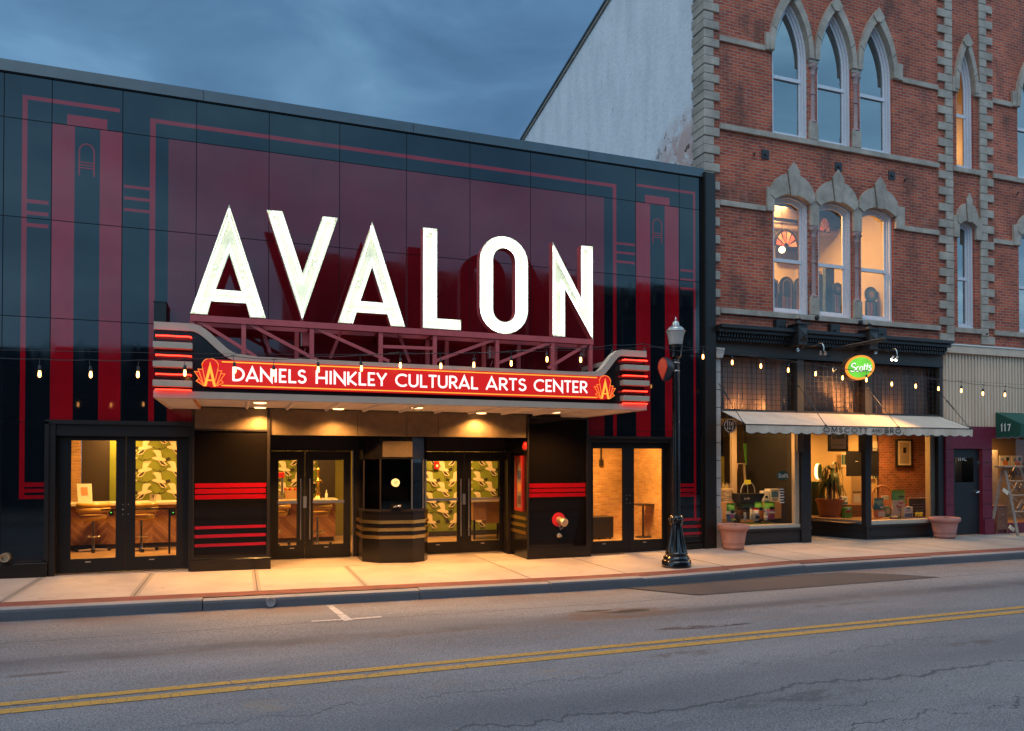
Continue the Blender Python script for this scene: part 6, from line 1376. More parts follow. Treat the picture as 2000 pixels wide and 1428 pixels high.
# basket with dried stalks
p0 = (XX(1407, 1.3, 970), XX(1437, 1.3, 970)); zb_ = ZZ(1420, 981, 1.3); zt_ = ZZ(1420, 955, 1.3)
bk = thing('wicker_basket', 'wicker basket with dried stalks on the left cardboard box', 'basket', (p0[0], 1.4, zb_)); m_ = MB()
cxb = (p0[0]+p0[1])/2; rb = (p0[1]-p0[0])/2
m_.lathe([(rb*.8, 0), (rb, zt_-zb_)], cxb, 1.45, M_TAN, 20, z0=zb_)
for i in range(7): m_.lathe([(rb*(.8+.03*i)+.008, 0), (rb*(.8+.03*i)+.016, .012), (rb*(.8+.03*i)+.008, .024)], cxb, 1.45, M_TAN, 20, z0=zb_+i*(zt_-zb_)/7)
m_.build('weave', bk); m_ = MB(); rr = random.Random(5)
for i in range(40):
    a = rr.uniform(0, 6.3); b = rr.uniform(.0, .8)*rb; x, y = cxb+b*math.cos(a), 1.45+b*math.sin(a); m_.tube([(x, y, zb_+.1), (x+rr.uniform(-.08, .08), y+rr.uniform(-.05, .05), zt_+rr.uniform(.02, .16))], .004, c['yellow'] if i % 4 == 0 else M_TAN, 4)
m_.build('stalks', bk)
# broadcast spreader
spd = thing('lawn_spreader', 'black wheeled lawn spreader with an arched handle in the left display', 'spreader', (XX(1460, 1.1, 1000), 1.1, .3))
xa, xb = XX(1438, 1.1, 960), XX(1486, 1.1, 960); z1_, z0_ = ZZ(1460, 964, 1.1), ZZ(1460, 982, 1.1); m_ = MB()
m_.raw([(xa, .95, z1_), (xb, .95, z1_), (xb, 1.35, z1_), (xa, 1.35, z1_), (xa+.07, 1.02, z0_), (xb-.07, 1.02, z0_), (xb-.07, 1.28, z0_), (xa+.07, 1.28, z0_)], [(0, 1, 5, 4)[::-1], (1, 2, 6, 5)[::-1], (2, 3, 7, 6)[::-1], (3, 0, 4, 7)[::-1], (4, 5, 6, 7), (0, 1, 2, 3)], c['black'])
text(m_, 'ELITE', xa+.10, xa+.24, z0_+.09, .035, .93, c['white']); m_.build('hopper', spd, bevel=.01)
m_ = MB(); m_.box(xa+.12, xb-.12, 1.0, 1.25, z0_-.10, z0_-.02, c['dkgreen']); m_.box(xa+.10, xb-.10, 1.05, 1.2, z0_-.16, z0_-.12, c['black']); m_.build('chassis', spd)
for x in (xa+.02, xb-.08):
    m_ = MB(); m_.raw(*(lambda n: ([(x+dx, 1.15+.12*math.cos(2*math.pi*k/n), .43+.12*math.sin(2*math.pi*k/n)) for dx in (0, .05) for k in range(n)], [tuple(range(n)), tuple(range(n, 2*n))[::-1]]+[(k, (k+1) % n, n+(k+1) % n, n+k) for k in range(n)]))(20), c['black']); m_.build('wheel', spd)
m_ = MB(); m_.tube([(xa+.02, 1.15, .43), (xb-.03, 1.15, .43)], .01, M_STEEL, 6); m_.build('axle', spd)
m_ = MB(); cxh, zh_ = (xa+xb)/2-.02, z1_+.02; m_.tube([(cxh+.20*math.cos(R(a)), 1.1, zh_+.26*math.sin(R(a))) for a in range(0, 181, 15)], .012, c['grey'], 6); m_.box(cxh-.09, cxh+.04, 1.05, 1.12, zh_+.2, zh_+.3, c['yellow']); m_.tube([(cxh, 1.1, z1_), (cxh-.02, 1.1, zh_+.26)], .01, c['grey'], 6); m_.build('handle', spd)
# step ladder in the back, banner, turf mat
def stepladder(name, label, ua, ub, ut0, ut1, vt, vb, Y, m):
    t = thing(name, label, 'ladder', (XX((ua+ub)/2, Y, vb), Y, ZZ((ua+ub)/2, vb, Y))); zt, zb = ZZ(ut0, vt, Y), ZZ(ua, vb, Y)
    m_ = MB(); m_.bar((XX(ua, Y, vb), Y, zb), (XX(ut0, Y, vt), Y, zt), .05, .03, m); m_.build('rail', t); m_ = MB(); m_.bar((XX(ub, Y, vb), Y, zb), (XX(ut1, Y, vt), Y, zt), .05, .03, m); m_.build('rail', t)
    m_ = MB(); m_.box(XX(ut0, Y, vt)-.03, XX(ut1, Y, vt)+.03, Y-.03, Y+.2, zt, zt+.03, m); m_.build('top_step', t); return t
stepladder('wooden_stepladder', 'pale wooden stepladder standing in the dark back of the left display', 1432, 1456, 1440, 1453, 907, 948, 2.2, M_TAN)
m_ = MB(); y = 2.4; P = xz([(1452, 866), (1474, 868), (1472, 910), (1456, 908)], y); m_.prism(P, y, y+.01, c['green']); tag(m_.build('green_banner'), 'small green banner hanging in the back of the left display', 'banner')
m_ = MB(); m_.box(9.9, 11.9, .45, 1.2, .30, .335, mat('fake_turf', (.05, .08, .01), .95, var=.4, vscale=50, bump=1, bscale=200)); tag(m_.build('turf_mat'), 'strip of artificial turf lying on the left display floor', 'mat')
m_ = MB(); p = at(1528, 929, .29); label_oval(m_, p[0], p[2], .18, .11, .279, c['dkgreen']); text(m_, 'Scotts'.replace('S', 'S'), p[0]-.13, p[0]+.14, p[2]-.045, .10, .274, c['white'], w=.12, shear=.2); text(m_, 'HOURS', p[0]-.09, p[0]+.12, p[2]-.23, .045, .279, c['white'], w=.12) if False else None
for k in range(6): m_.box(p[0]-.10, p[0]+.02+.02*(k % 2), .277, .279, p[2]-.32-.06*k, p[2]-.30-.06*k, c['white'])
tag(m_.build('window_decal'), 'oval green decal with white opening hours lines on the left display glass', 'decal')
ubox('wall_notice', 1508, 1521, 903, 926, 2.6, .01, c['cream'], 'cream paper notice hanging in the back right of the left display', 'notice')
ubox('counter_block', 1505, 1526, 913, 960, 2.9, .3, M_OLIVE, 'olive cabinet in the dark back right of the left display', 'cabinet')
ubox('yellow_curtain', 1407, 1415, 892, 950, 2.6, .05, M_OLIVE, 'narrow olive strip of curtain at the far left of the left display', 'curtain')
# right display
pt = thing('corn_plant', 'tall drooping corn plant in a large brown pot behind the angled shop glass', 'plant', at(1622, 1010, 1.35)); Yp = 2.0
xa, xb = XX(1600, Yp, 985), XX(1643, Yp, 985); zt_, zb_ = ZZ(1622, 975, Yp), .33; rp = (xb-xa)/2; cxp = (xa+xb)/2
m_ = MB(); m_.lathe([(rp*.72, 0), (rp*.93, (zt_-zb_)*.86), (rp, (zt_-zb_)*.87), (rp*1.02, zt_-zb_), (rp*.9, zt_-zb_), (rp*.88, zt_-zb_-.04), (.001, zt_-zb_-.04)], cxp, Yp, mat('brown_pot', (.30, .10, .05), .5, var=.15), 24, z0=zb_); m_.build('pot', pt)
m_ = MB(); rr = random.Random(11)
for dx, h in ((-.06, .55), (.04, .75), (.10, .45)): m_.tube([(cxp+dx, Yp, zt_-.05), (cxp+dx*1.4, Yp, zt_+h*.6), (cxp+dx*1.2, Yp, zt_+h)], .022, M_TAN, 7)
m_.build('stem', pt)
m_ = MB(); M_LEAF = mat('corn_leaf', (.045, .07, .012), .4, var=.4, vscale=6)
M_LEAFB = mat('dry_leaf', (.20, .10, .03), .6, var=.3, vscale=6)
for sxp, szp, cnt in ((-.08, .5, 26), (.05, .85, 40), (.14, .45, 26), (.02, .65, 24)):
    for i in range(cnt):
        a = rr.uniform(0, 6.28); L = rr.uniform(.28, .55); w = rr.uniform(.018, .034); b = (cxp+sxp, Yp, zt_+szp-rr.uniform(0, .18)); up = rr.uniform(.02, .30); P = []
        for k in range(7): s3_ = k/6; P.append((b[0]+math.cos(a)*L*math.sin(s3_*1.5)*.62, b[1]+math.sin(a)*L*math.sin(s3_*1.5)*.62, b[2]+up*math.sin(s3_*2.2)-L*1.15*s3_**2))
        px_, py_ = -math.sin(a), math.cos(a); mt = M_LEAFB if i % 7 == 0 else M_LEAF
        for k in range(6):
            w0, w1 = w*math.sin(math.pi*(k/6*.9+.08)), w*math.sin(math.pi*((k+1)/6*.9+.08)); A_, B_ = P[k], P[k+1]
            m_.face([(A_[0]-px_*w0, A_[1]-py_*w0, A_[2]), (A_[0]+px_*w0, A_[1]+py_*w0, A_[2]), (B_[0]+px_*w1, B_[1]+py_*w1, B_[2]), (B_[0]-px_*w1, B_[1]-py_*w1, B_[2])], mt)
m_.build('leaves', pt)
ubox('green_cabinet', 1587, 1612, 941, 1012, 2.5, .4, c['dkgreen'], 'dark green cabinet behind the angled shop glass', 'cabinet')
lg = thing('oval_lamp', 'green oval lamp glowing at its rim on the green cabinet', 'lamp', at(1600, 920, 2.6)); p = at(1600, 921, 2.6)
m_ = MB(); m_.prism([(p[0]+.09*math.cos(R(t)), p[2]+.21*math.sin(R(t))) for t in range(0, 360, 15)], 2.62, 2.68, emis('lamp_glow', (1, .62, .22), 5)); m_.build('lamp_rim', lg); m_ = MB(); m_.prism([(p[0]+.052*math.cos(R(t)), p[2]+.20*math.sin(R(t))) for t in range(0, 360, 15)], 2.55, 2.615, c['dkgreen']); m_.build('lamp_shade', lg)
M_BLKF = mat('black_frame', (.02, .017, .015), .4)
ubox('hanging_picture', 1618, 1657, 828, 882, .9, .03, M_BLKF, 'black framed picture of an old car hanging high in the angled window', 'picture', [(.12, .88, .10, .97, c['cream']), (.2, .8, .45, .85, c['grey']), (.45, .75, .5, .66, c['black']), (.2, .8, .22, .25, c['grey'])])
ubox('framed_certificate', 1750, 1783, 858, 912, 3.4, .03, M_BLKF, 'tall black framed certificate hanging on the brick wall', 'picture', [(.12, .88, .06, .94, c['cream']), (.22, .78, .12, .88, M_TAN), (.42, .60, .50, .70, c['black'])]+[(.30, .70, .14+.05*k, .155+.05*k, c['grey']) for k in range(6)])
ubox('television', 1655, 1717, 881, 930, 1.9, .05, c['black'], 'large black television screen behind the shop corner post', 'television', [(.25, .33, .58, .60, c['white'])])
ubox('wall_map', 1703, 1714, 862, 880, 3.5, .01, c['cream'], 'small framed map high on the cream wall right of the corner post', 'picture', [(.1, .9, .1, .3, c['grey'])])
for (u0, u1, v0, v1, l) in ((1648, 1665, 942, 957, 'upper dark photo pinned on the cream wall behind the plant'), (1644, 1664, 962, 974, 'lower photo pinned on the cream wall behind the plant'), (1703, 1713, 928, 935, 'small brown framed photo right of the corner post'), (1643, 1654, 884, 912, 'green poster strip left of the television')):
    ubox('wall_photo', u0, u1, v0, v1, 3.5, .012, c['cream'], l, 'picture', [(.08, .45, .15, .85, c['teal']), (.55, .92, .15, .85, c['dkgreen'])])
ubox('wooden_sideboard', 1645, 1692, 986, 1012, 1.7, .35, mat('dark_wood', (.14, .06, .03), .4), 'dark wooden chest behind the angled glass carrying small cartons', 'chest', [(.05, .95, .45, .48, c['black'])])
ubox('product_carton', 1645, 1656, 970, 986, 1.68, .1, c['white'], 'white and green carton on top of the dark wooden chest', 'carton', [(.05, .95, .05, .35, c['teal']), (.3, .7, .6, .8, c['green'])])
ubox('product_carton', 1650, 1664, 991, 1012, 1.0, .1, c['green'], 'green carton with a red picture in front of the dark wooden chest', 'carton', [(.15, .85, .5, .7, c['red']), (.35, .7, .75, .95, c['white'])])
ubox('white_shelf_unit', 1663, 1684, 930, 1010, 2.7, .3, M_YW, 'cream shelf unit with papers seen left of the corner post', 'shelf', [(.1, .9, .6, .62, c['black']), (.2, .8, .35, .55, c['white'])])
# chair
ch = thing('wooden_chair', 'brown round backed wooden chair in front of the brick wall', 'chair', at(1720, 990, 1.7)); Yc = 1.9; xa, xb = XX(1704, Yc, 960), XX(1740, Yc, 960); cxc = (xa+xb)/2; rc_ = (xb-xa)/2; zc0, zc1 = ZZ(1720, 990, Yc), ZZ(1720, 949, Yc); M_CHW = mat('chair_wood', (.32, .13, .04), .35)
m_ = MB(); P = [(cxc+rc_*math.cos(R(t)), Yc, zc1-.22+.22*math.sin(R(t))) for t in range(0, 181, 15)]; m_.tube([(cxc+rc_, Yc, zc0)]+P+[(cxc-rc_, Yc, zc0)], .022, M_CHW, 8)
for i in range(1, 8): x = cxc-rc_+2*rc_*i/8; m_.tube([(x, Yc, zc0), (x, Yc, zc1-.22+.22*math.sqrt(max(0, 1-((x-cxc)/rc_)**2)))], .009, M_CHW, 6)
m_.build('backrest', ch); m_ = MB(); m_.box(cxc-rc_, cxc+rc_, Yc-.45, Yc+.02, zc0-.04, zc0, M_CHW); m_.build('seat', ch, bevel=.01)
for a, b in ((-1, -.42), (1, -.42), (-1, 0), (1, 0)): m_ = MB(); m_.tube([(cxc+a*rc_*.85, Yc+b, .33), (cxc+a*rc_*.8, Yc+b, zc0-.04)], .018, M_CHW, 6); m_.build('leg', ch)
ubox('seat_card', 1722, 1736, 968, 977, 1.2, .02, c['cream'], 'small cream card standing on the wooden chair', 'card')
t, cx, hw_, z0_, H, yf = frame_bag('seed_bag', 1741, 1768, 957, 1015, .75, [(.10, c['green']), (.18, c['cream']), (.68, c['cream']), (1.1, c['green'])], 'large green and cream seed bag with red lettering in the right display')
m_ = MB(); text(m_, 'Turf', cx-hw_*.45, cx+hw_*.35, z0_+H*.53, H*.09, yf-.03, c['red'], w=.22) if False else None
text(m_, 'Tur', cx-hw_*.45, cx+hw_*.1, z0_+H*.53, H*.09, yf-.004, c['red'], w=.22); text(m_, 'f', cx+hw_*.15, cx+hw_*.35, z0_+H*.53, H*.09, yf-.004, c['red'], w=.22); text(m_, 'Builder', cx-hw_*.72, cx+hw_*.7, z0_+H*.42, H*.085, yf-.004, c['red'], w=.22); label_oval(m_, cx, z0_+H*.78, hw_*.45, H*.035, yf, c['dkgreen']); label_oval(m_, cx+hw_*.55, z0_+H*.60, hw_*.16, H*.045, yf-.006, c['green'])
for k in range(2): m_.box(cx-hw_*.6, cx+hw_*.5, yf-.004, yf-.001, z0_+H*(.30+.05*k), z0_+H*(.32+.05*k), c['grey'])
m_.build('print', t)
t, cx, hw_, z0_, H, yf = frame_bag('fertilizer_bag', 1706, 1727, 973, 1012, .8, [(.4, c['orange']), (1.1, c['teal'])], 'dark teal and orange bag right of the shop corner post')
m_ = MB(); m_.box(cx-hw_*.7, cx+hw_*.6, yf-.004, yf, z0_+H*.08, z0_+H*.34, c['cream']); label_oval(m_, cx, z0_+H*.55, hw_*.35, H*.05, yf, c['cream']); m_.build('print', t)
ubox('product_carton', 1766, 1783, 990, 1013, .55, .1, c['white'], 'white carton with a blue band in front of the chalkboard', 'carton', [(.08, .92, .12, .45, c['blue']), (.3, .7, .8, .92, c['teal']), (.2, .8, .62, .68, c['blue'])])
ubox('product_carton', 1728, 1740, 989, 1010, .95, .1, c['teal'], 'dim teal carton between the teal bag and the seed bag', 'carton', [(.2, .8, .3, .8, c['grey'])])
o = ubox('chalkboard', 1774, 1812, 972, 1011, .95, .03, mat('board_frame', (.42, .24, .08), .4), 'dark chalkboard with gold frame and faint lettering leaning by the right jamb', 'chalkboard', [(.05, .95, .05, .95, mat('board_slate', (.05, .04, .03), .6))]+[(.2, .8, .65-.14*k, .68-.14*k, M_BRASS) for k in range(4)])
for k, l in enumerate(('left', 'middle', 'right')):
    u = 1790+5*k; x = XX(u, .5, 1005); zz = ZZ(u, 1009, .5); m_ = MB(); m_.lathe([(.03, 0), (.03, .10), (.02, .11)], x, .5, c['yellow'], 12, z0=zz); m_.lathe([(.022, .11), (.022, .14), (.001, .14)], x, .5, c['dkgreen'], 12, z0=zz); tag(m_.build('small_jar'), '%s of three small yellow jars in the right display' % l, 'jar')
m_ = MB(); x = XX(1739, .5, 1007); m_.raw(*(lambda n: ([(x+dx, .5+.04*math.cos(2*math.pi*k/n), .40+.04*math.sin(2*math.pi*k/n)) for dx in (0, .20) for k in range(n)], [tuple(range(n)), tuple(range(n, 2*n))[::-1]]+[(k, (k+1) % n, n+(k+1) % n, n+k) for k in range(n)]))(14), M_TAN); tag(m_.build('small_log'), 'small bundle lying at the foot of the seed bag', 'bundle')
tl = thing('garden_hand_tool', 'orange handled garden tool lying beside the teal bag', 'tool', (XX(1710, .45, 1010), .45, .38)); m_ = MB(); m_.tube([(XX(1703, .45, 1009), .45, .40), (XX(1722, .45, 1012), .45, .39)], .016, c['orange'], 8); m_.build('handle', tl); m_ = MB(); m_.tube([(XX(1703, .45, 1009), .45, .40), (XX(1697, .45, 1000), .5, .48)], .010, M_STEEL, 6); m_.build('blade', tl)

# ================================================================== AWNING 119
M_CANV = mat('cream_canvas', (.64, .52, .41), .85, var=.12, vscale=3, bump=.3, bscale=6)
aw = thing('cream_awning', 'cream canvas awning with a scalloped lettered valance over the garden shop', 'awning', (13, -.3, 2.55))
AX0, AX1, AY, AZT, AZF = 9.80, 16.22, -.80, 2.885, 2.55
m_ = MB(); n = 40
for i in range(n):
    xa, xb = lerp(AX0, AX1, i/n), lerp(AX0, AX1, (i+1)/n); sag = lambda x: .012*math.sin(x*3.1)
    m_.face([(xa, AY, AZF), (xb, AY, AZF), (xb, AY/2, (AZF+AZT)/2-sag(xb)-.01), (xa, AY/2, (AZF+AZT)/2-sag(xa)-.01)], M_CANV, True); m_.face([(xa, AY/2, (AZF+AZT)/2-sag(xa)-.01), (xb, AY/2, (AZF+AZT)/2-sag(xb)-.01), (xb, .07, AZT), (xa, .07, AZT)], M_CANV, True)
m_.build('canopy', aw)
m_ = MB(); N_ = 280; P = []
for i in range(N_+1):
    x = lerp(AX0, AX1, i/N_); ph = (x-AX0)/.285; s2 = abs(math.sin(math.pi*ph)); P.append((x, AY+.012*math.sin(x*9)+.006*math.sin(x*37), AZF-.155-.035*s2))
for (a, b, d), (a2, b2, d2) in zip(P, P[1:]): m_.face([(a, b, d), (a2, b2, d2), (a2, AY, AZF), (a, AY, AZF)], M_CANV, True)
o = m_.build('valance', aw)
m_ = MB()
for (a, b, d), (a2, b2, d2) in zip(P, P[1:]): m_.face([(a, b-.003, d-.006), (a2, b2-.003, d2-.006), (a2, b2-.003, d2+.006), (a, b-.003, d+.006)], M_SOCK)
m_.build('valance_piping', o)
m_ = MB(); M_LET = mat('navy_lettering', (.012, .012, .03), .8); yl = AY-.022
lx = lambda u: XX(u, yl, 842)
text(m_, 'OMSCOTT', lx(1608), lx(1695), 2.415, .105, yl, M_LET, w=.15, gap=.2, serif=.07); text(m_, 'AND', lx(1703), lx(1723), 2.43, .075, yl, M_LET, w=.14, gap=.2, serif=.05); text(m_, 'BRO.', lx(1728), lx(1765), 2.415, .105, yl, M_LET, w=.16, gap=.2, serif=.07)
m_.build('lettering', aw)
m_ = MB(); m_.tube([(AX0, AY, AZF), (AX1, AY, AZF)], .012, M_IRON, 6); m_.tube([(AX0, .07, AZT), (AX1, .07, AZT)], .012, M_IRON, 6)
for x in (AX0, AX1): m_.tube([(x, AY, AZF), (x, .08, AZF-.02)], .010, M_IRON, 6); m_.tube([(x, AY, AZF), (x, .07, AZT)], .010, M_IRON, 6)
m_.build('frame', aw)
for (ua, va, ub, vb) in ((1402, 745, 1452, 826), (1560, 754, 1613, 831), (1695, 760, 1755, 834), (1837, 768, 1895, 837)):
    a = at(ua, va, -.02); b = at(ub, vb, AY); m_ = MB(); L_ = lambda t: tuple(lerp(a[i], b[i], t) for i in range(3))
    m_.tube([a, L_(.2), L_(.21), L_(.45), L_(.46), b], [.008, .008, .016, .016, .008, .008], M_IRON, 6); m_.ball(b, .025, M_IRON, 6); m_.ball(a, .025, M_IRON, 6); m_.build('stay_rod', aw)
# oval shop sign with 119
nm = thing('house_number_sign', 'round black plate numbered 119 under the awning at the left', 'sign', at(1425, 832, .02)); p = at(1425, 831.5, .02)
m_ = MB(); ov = lambda rx, rz_, n=28: [(p[0]+rx*math.cos(2*math.pi*k/n), p[2]+rz_*math.sin(2*math.pi*k/n)) for k in range(n)]
m_.prism(ov(.165, .155), .0, .03, M_CAST); m_.build('plate', nm); m_ = MB(); m_.ribbon(ov(.150, .140), .014, -.004, -.0005, c['white'], True); text(m_, '119', p[0]-.085, p[0]+.085, p[2]-.085, .17, -.0005, c['white'], w=.13, gap=.22, serif=.0); m_.build('numeral', nm)
# hanging lit oval sign, perpendicular-ish to the facade
os_ = thing('hanging_oval_sign', 'glowing green oval sign with an orange rim hanging from a pole', 'sign', at(1683, 718, -.9))
Ys = -1.05; pc = at(1679, 718, Ys); ang = R(-14)
ux, uy = math.cos(ang), math.sin(ang)
def SP(a, b, d=0):            # a along sign, b up, d toward viewer
    return (pc[0]+a*ux-d*uy*-1*0-d*(-uy)*-1*0+d*math.sin(ang), pc[1]+a*uy-d*math.cos(ang), pc[2]+b)
sa, sb_, tilt = .335, .265, .10
def OV(k, n=48, s=1.0): t = 2*math.pi*k/n; return (sa*s*math.cos(t), sb_*s*math.sin(t)+tilt*sa*s*math.cos(t)*1.0)
def oval_disc(mb, s, d0, d1, m, ms=None):
    n = 48; A_ = [SP(*OV(k, n, s), d0) for k in range(n)]; B_ = [SP(*OV(k, n, s), d1) for k in range(n)]
    mb.face(A_, m); mb.face(B_[::-1], m)
    for k in range(n): j = (k+1) % n; mb.face([A_[k], B_[k], B_[j], A_[j]], ms or m)
m_ = MB(); oval_disc(m_, 1.03, .0, -.20, M_ORANGE if 0 else mat('sign_shell', (.10, .05, .025), .4)); m_.build('shell', os_)
m_ = MB(); oval_disc(m_, 1.0, .012, .002, emis('sign_rim', (1, .30, .02), .95, (.6, .25, .05))); m_.build('rim', os_)
m_ = MB(); q2 = N('sign_green'); gz_ = q2.rng(q2.noise(2.2, 2), .35, .65, .55, 1.25); q2.p(Base_Color=(.1, .4, .05), Emission_Color=(.16, .60, .035), Emission_Strength=gz_); MATS['sign_green'] = q2.m
oval_disc(m_, .83, .024, .013, q2.m); m_.build('face', os_)
m_ = MB(); cx_=[-.215, -.085, .0, .075, .135, .195]
def signtext(mb, m, dx, dz, d0, w_):
    for ch_, a0, wd, h in (('S', -.245, .13, .20), ('c', -.115, .085, .17), ('o', -.035, .085, .17), ('t', .045, .06, .17), ('t', .105, .06, .17), ('s', .165, .08, .17)):
        for st__ in GL[ch_][1]:
            W0 = GL[ch_][0]; pts = [(a0+dx+wd*px_/W0+.22*pz*h*.8, -.085+dz+pz*h+tilt*(a0+wd*px_/W0)) for px_, pz in st__]
            tmp = MB(); tmp.ribbon(pts, w_, 0, None, m)
            for f in tmp.f: mb.face([SP(tmp.v[i][0], tmp.v[i][2], d0) for i in f], m)
            d0 += .0006
signtext(m_, c['black'], .007, -.007, .026, .024); signtext(m_, emis('sign_letter', (1, .95, .85), 1.1, (.8, .8, .75)), 0, 0, .034, .019); m_.build('lettering', os_)
# pole, gooseneck lamps
pole = MB(); a, b = at(1617, 684, .05), at(1730, 662, -1.6); pole.tube([a, b], .035, M_IRON, 10); pole.box(a[0]-.09, a[0]+.09, WY-.06, WY+.0, a[2]-.12, a[2]+.08, M_IRON)
mid_ = at(1679, 675, Ys); 
for da in (-.12, .12): pole.tube([SP(da, sb_*.95, -.1), SP(da, sb_*.95+.10, -.1)], .006, M_IRON, 5)
pole.build('pole', os_)
for (ua, va, uh, vh, lit, lab) in ((1560, 683, 1609, 688, False, 'unlit chrome gooseneck spotlight left of the hanging oval sign'), (1712, 688, 1752, 698, True, 'lit twin gooseneck spotlight right of the hanging oval sign')):
    t = thing('gooseneck_lamp', lab, 'lamp', at(ua, va, 0)); a = at(ua, va, -.02); h = at(uh, vh, -.75); top_ = (lerp(a[0], h[0], .85), -.62, h[2]+.22)
    m_ = MB(); m_.tube([a, (lerp(a[0], h[0], .3), -.2, a[2]+.06), (lerp(a[0], h[0], .65), -.48, h[2]+.17), top_, (h[0]-.01, -.72, h[2]+.19), (h[0], -.75, h[2]+.12), (h[0], -.75, h[2]+.03)], .012, M_STEEL, 8); m_.lathe([(.045, 0), (.05, .02)], a[0], a[2], M_STEEL, 10, axis='y'); m_.build('arm', t)
    for dx in (-.09, .03):
        m_ = MB(); p1 = (h[0]+dx, -.75, h[2]+.02); p2 = (h[0]+dx-.03*(1 if lit else -1), -.72, h[2]-.05); m_.tube([p1, p2], [.022, .038], M_STEEL, 10); m_.build('lamp_head', t)
        if lit: m_ = MB(); m_.ball((p2[0], p2[1], p2[2]-.005), .026, emis('spot_bulb', (1, .75, .5), 30), 8); m_.build('bulb', t)
    if lit: lamp('SPOT', 'gooseneck_light', (h[0]-.05, -.78, h[2]-.10), 260, (1, .50, .15), .03, (R(28), 0, R(70)), t, R(120))

# ================================================================== SHOP 117
M_CORR = None; q = N('corrugated_siding'); g_ = q.n('ShaderNodeNewGeometry'); s3 = q.n('ShaderNodeSeparateXYZ', {0: g_.outputs['Position']})
f = q.rng(q.noise(1.2, 6, .65, vec=q.pos((3, 1, .25))), .35, .7); q.p(Base_Color=q.mix(f, (.62, .47, .34), (.76, .60, .45)), Roughness=.6); M_CORR = q.m
M_BEI = mat('beige_cap', (.62, .47, .35), .6, var=.1); M_BURG = mat('burgundy_paint', (.16, .012, .035), .5, var=.18, vscale=8); M_SLATE = mat('slate_door', (.008, .010, .014), .5, var=.15)
s7 = thing('antique_shop', 'burgundy shop front numbered 117 under pale ribbed siding', 'shop front', (19, .5, 0))
m_ = MB(); xq = 16.34; k = 0
while xq < 24:
    w = .055; yA = .04 if k % 2 else .075
    m_.face([(xq, yA, 2.66), (xq+w, yA, 2.66), (xq+w, yA, 4.47), (xq, yA, 4.47)], M_CORR)
    m_.face([(xq+w, .04, 2.66), (xq+w, .075, 2.66), (xq+w, .075, 4.47), (xq+w, .04, 4.47)], M_CORR); xq += w; k += 1
m_.box(16.34, 24, .08, .12, 2.66, 4.7, M_BEI); m_.build('ribbed_siding', s7)
m_ = MB(); m_.box(16.32, 24, -.03, .11, 4.47, 4.66, M_BEI); m_.box(16.32, 24, -.05, .11, 4.66, 4.69, c['white']); m_.build('siding_cap', s7)
m_ = MB(); m_.box(16.33, 24, .02, .2, 2.37, 2.655, M_BURG); m_.box(16.335, 16.60, .02, .25, -.2, 2.37, M_BURG); m_.box(17.58, 17.92, .02, .25, -.2, 2.37, M_BURG); m_.box(16.60, 17.58, .02, .25, 2.10, 2.37, M_BURG)
for z in (.35, .70, 1.05, 1.40, 1.75, 2.07): m_.box(16.34, 16.59, .0155, .0195, z, z+.012, M_JOINT); m_.box(17.59, 17.91, .0155, .0195, z, z+.012, M_JOINT)
m_.box(16.33, 16.62, -.02, .02, -.2, .30, M_BURG); m_.box(17.60, 17.93, -.02, .02, -.2, .33, M_BURG); m_.box(17.92, 24, .05, .2, -.2, .2, M_BURG); m_.build('surround', s7, bevel=.005)
m_ = MB(); da, db, dz0, dz1, dg0, dg1, dga, dgb = 16.62, 17.56, -.05, 2.09, 1.26, 1.88, 16.73, 17.38
m_.box(da, dga, .10, .14, dz0, dz1, M_SLATE); m_.box(dgb, db, .10, .14, dz0, dz1, M_SLATE); m_.box(dga, dgb, .10, .14, dz0, dg0, M_SLATE); m_.box(dga, dgb, .10, .14, dg1, dz1, M_SLATE); dd_ = m_.build('door', s7)
m_ = MB(); m_.sheet(dga, dgb, dg0, dg1, .12, M_GLASS3); m_.build('glass_pane', dd_); m_ = MB(); m_.box(dga-.1, dga-.08, .15, .5, dg0-.2, dg1+.2, M_ROOMD); m_.box(dgb+.08, dgb+.1, .15, .5, dg0-.2, dg1+.2, M_ROOMD); m_.box(dga-.1, dgb+.1, .15, .5, dg1+.2, dg1+.22, M_ROOMD); m_.box(dga-.1, dgb+.1, .15, .5, dg0-.22, dg0-.2, M_ROOMD); m_.build('hall_light_block', s7); m_ = MB(); m_.box(dga-.1, dgb+.1, .5, .52, dg0-.2, dg1+.2, mat('hall_grey', (.35, .30, .24), .8)); m_.build('hall_wall', s7); lamp('POINT', 'hall_fill_light', ((dga+dgb)/2, .3, dg1+.1), 1.6, (1, .8, .6), .04, (0, 0, 0), s7)  # fill light added to lift the pane; side boxes block shop light
m_ = MB(); text(m_, '117C', 16.86, 17.15, 1.80, .09, .117, c['white'], w=.16, serif=.06); m_.build('numeral', dd_)
m_ = MB(); m_.tube([(17.47, .04, 1.02), (17.35, .03, .99)], .014, M_CHROME, 8); m_.lathe([(.035, .04), (.035, .1)], 17.47, 1.02, M_CHROME, 12, axis='y'); m_.build('door_handle', dd_); m_ = MB(); m_.box(17.46, 17.54, .06, .1, 1.70, 1.80, M_CHROME); m_.box(17.44, 17.48, .05, .1, 1.62, 1.68, M_CHROME); m_.build('deadbolt', dd_)
m_ = MB(); m_.face([(17.95, .12, .2), (24, .12, .2), (24, .12, 2.37), (17.95, .12, 2.37)], M_GLASS); m_.build('shop_glass', s7)
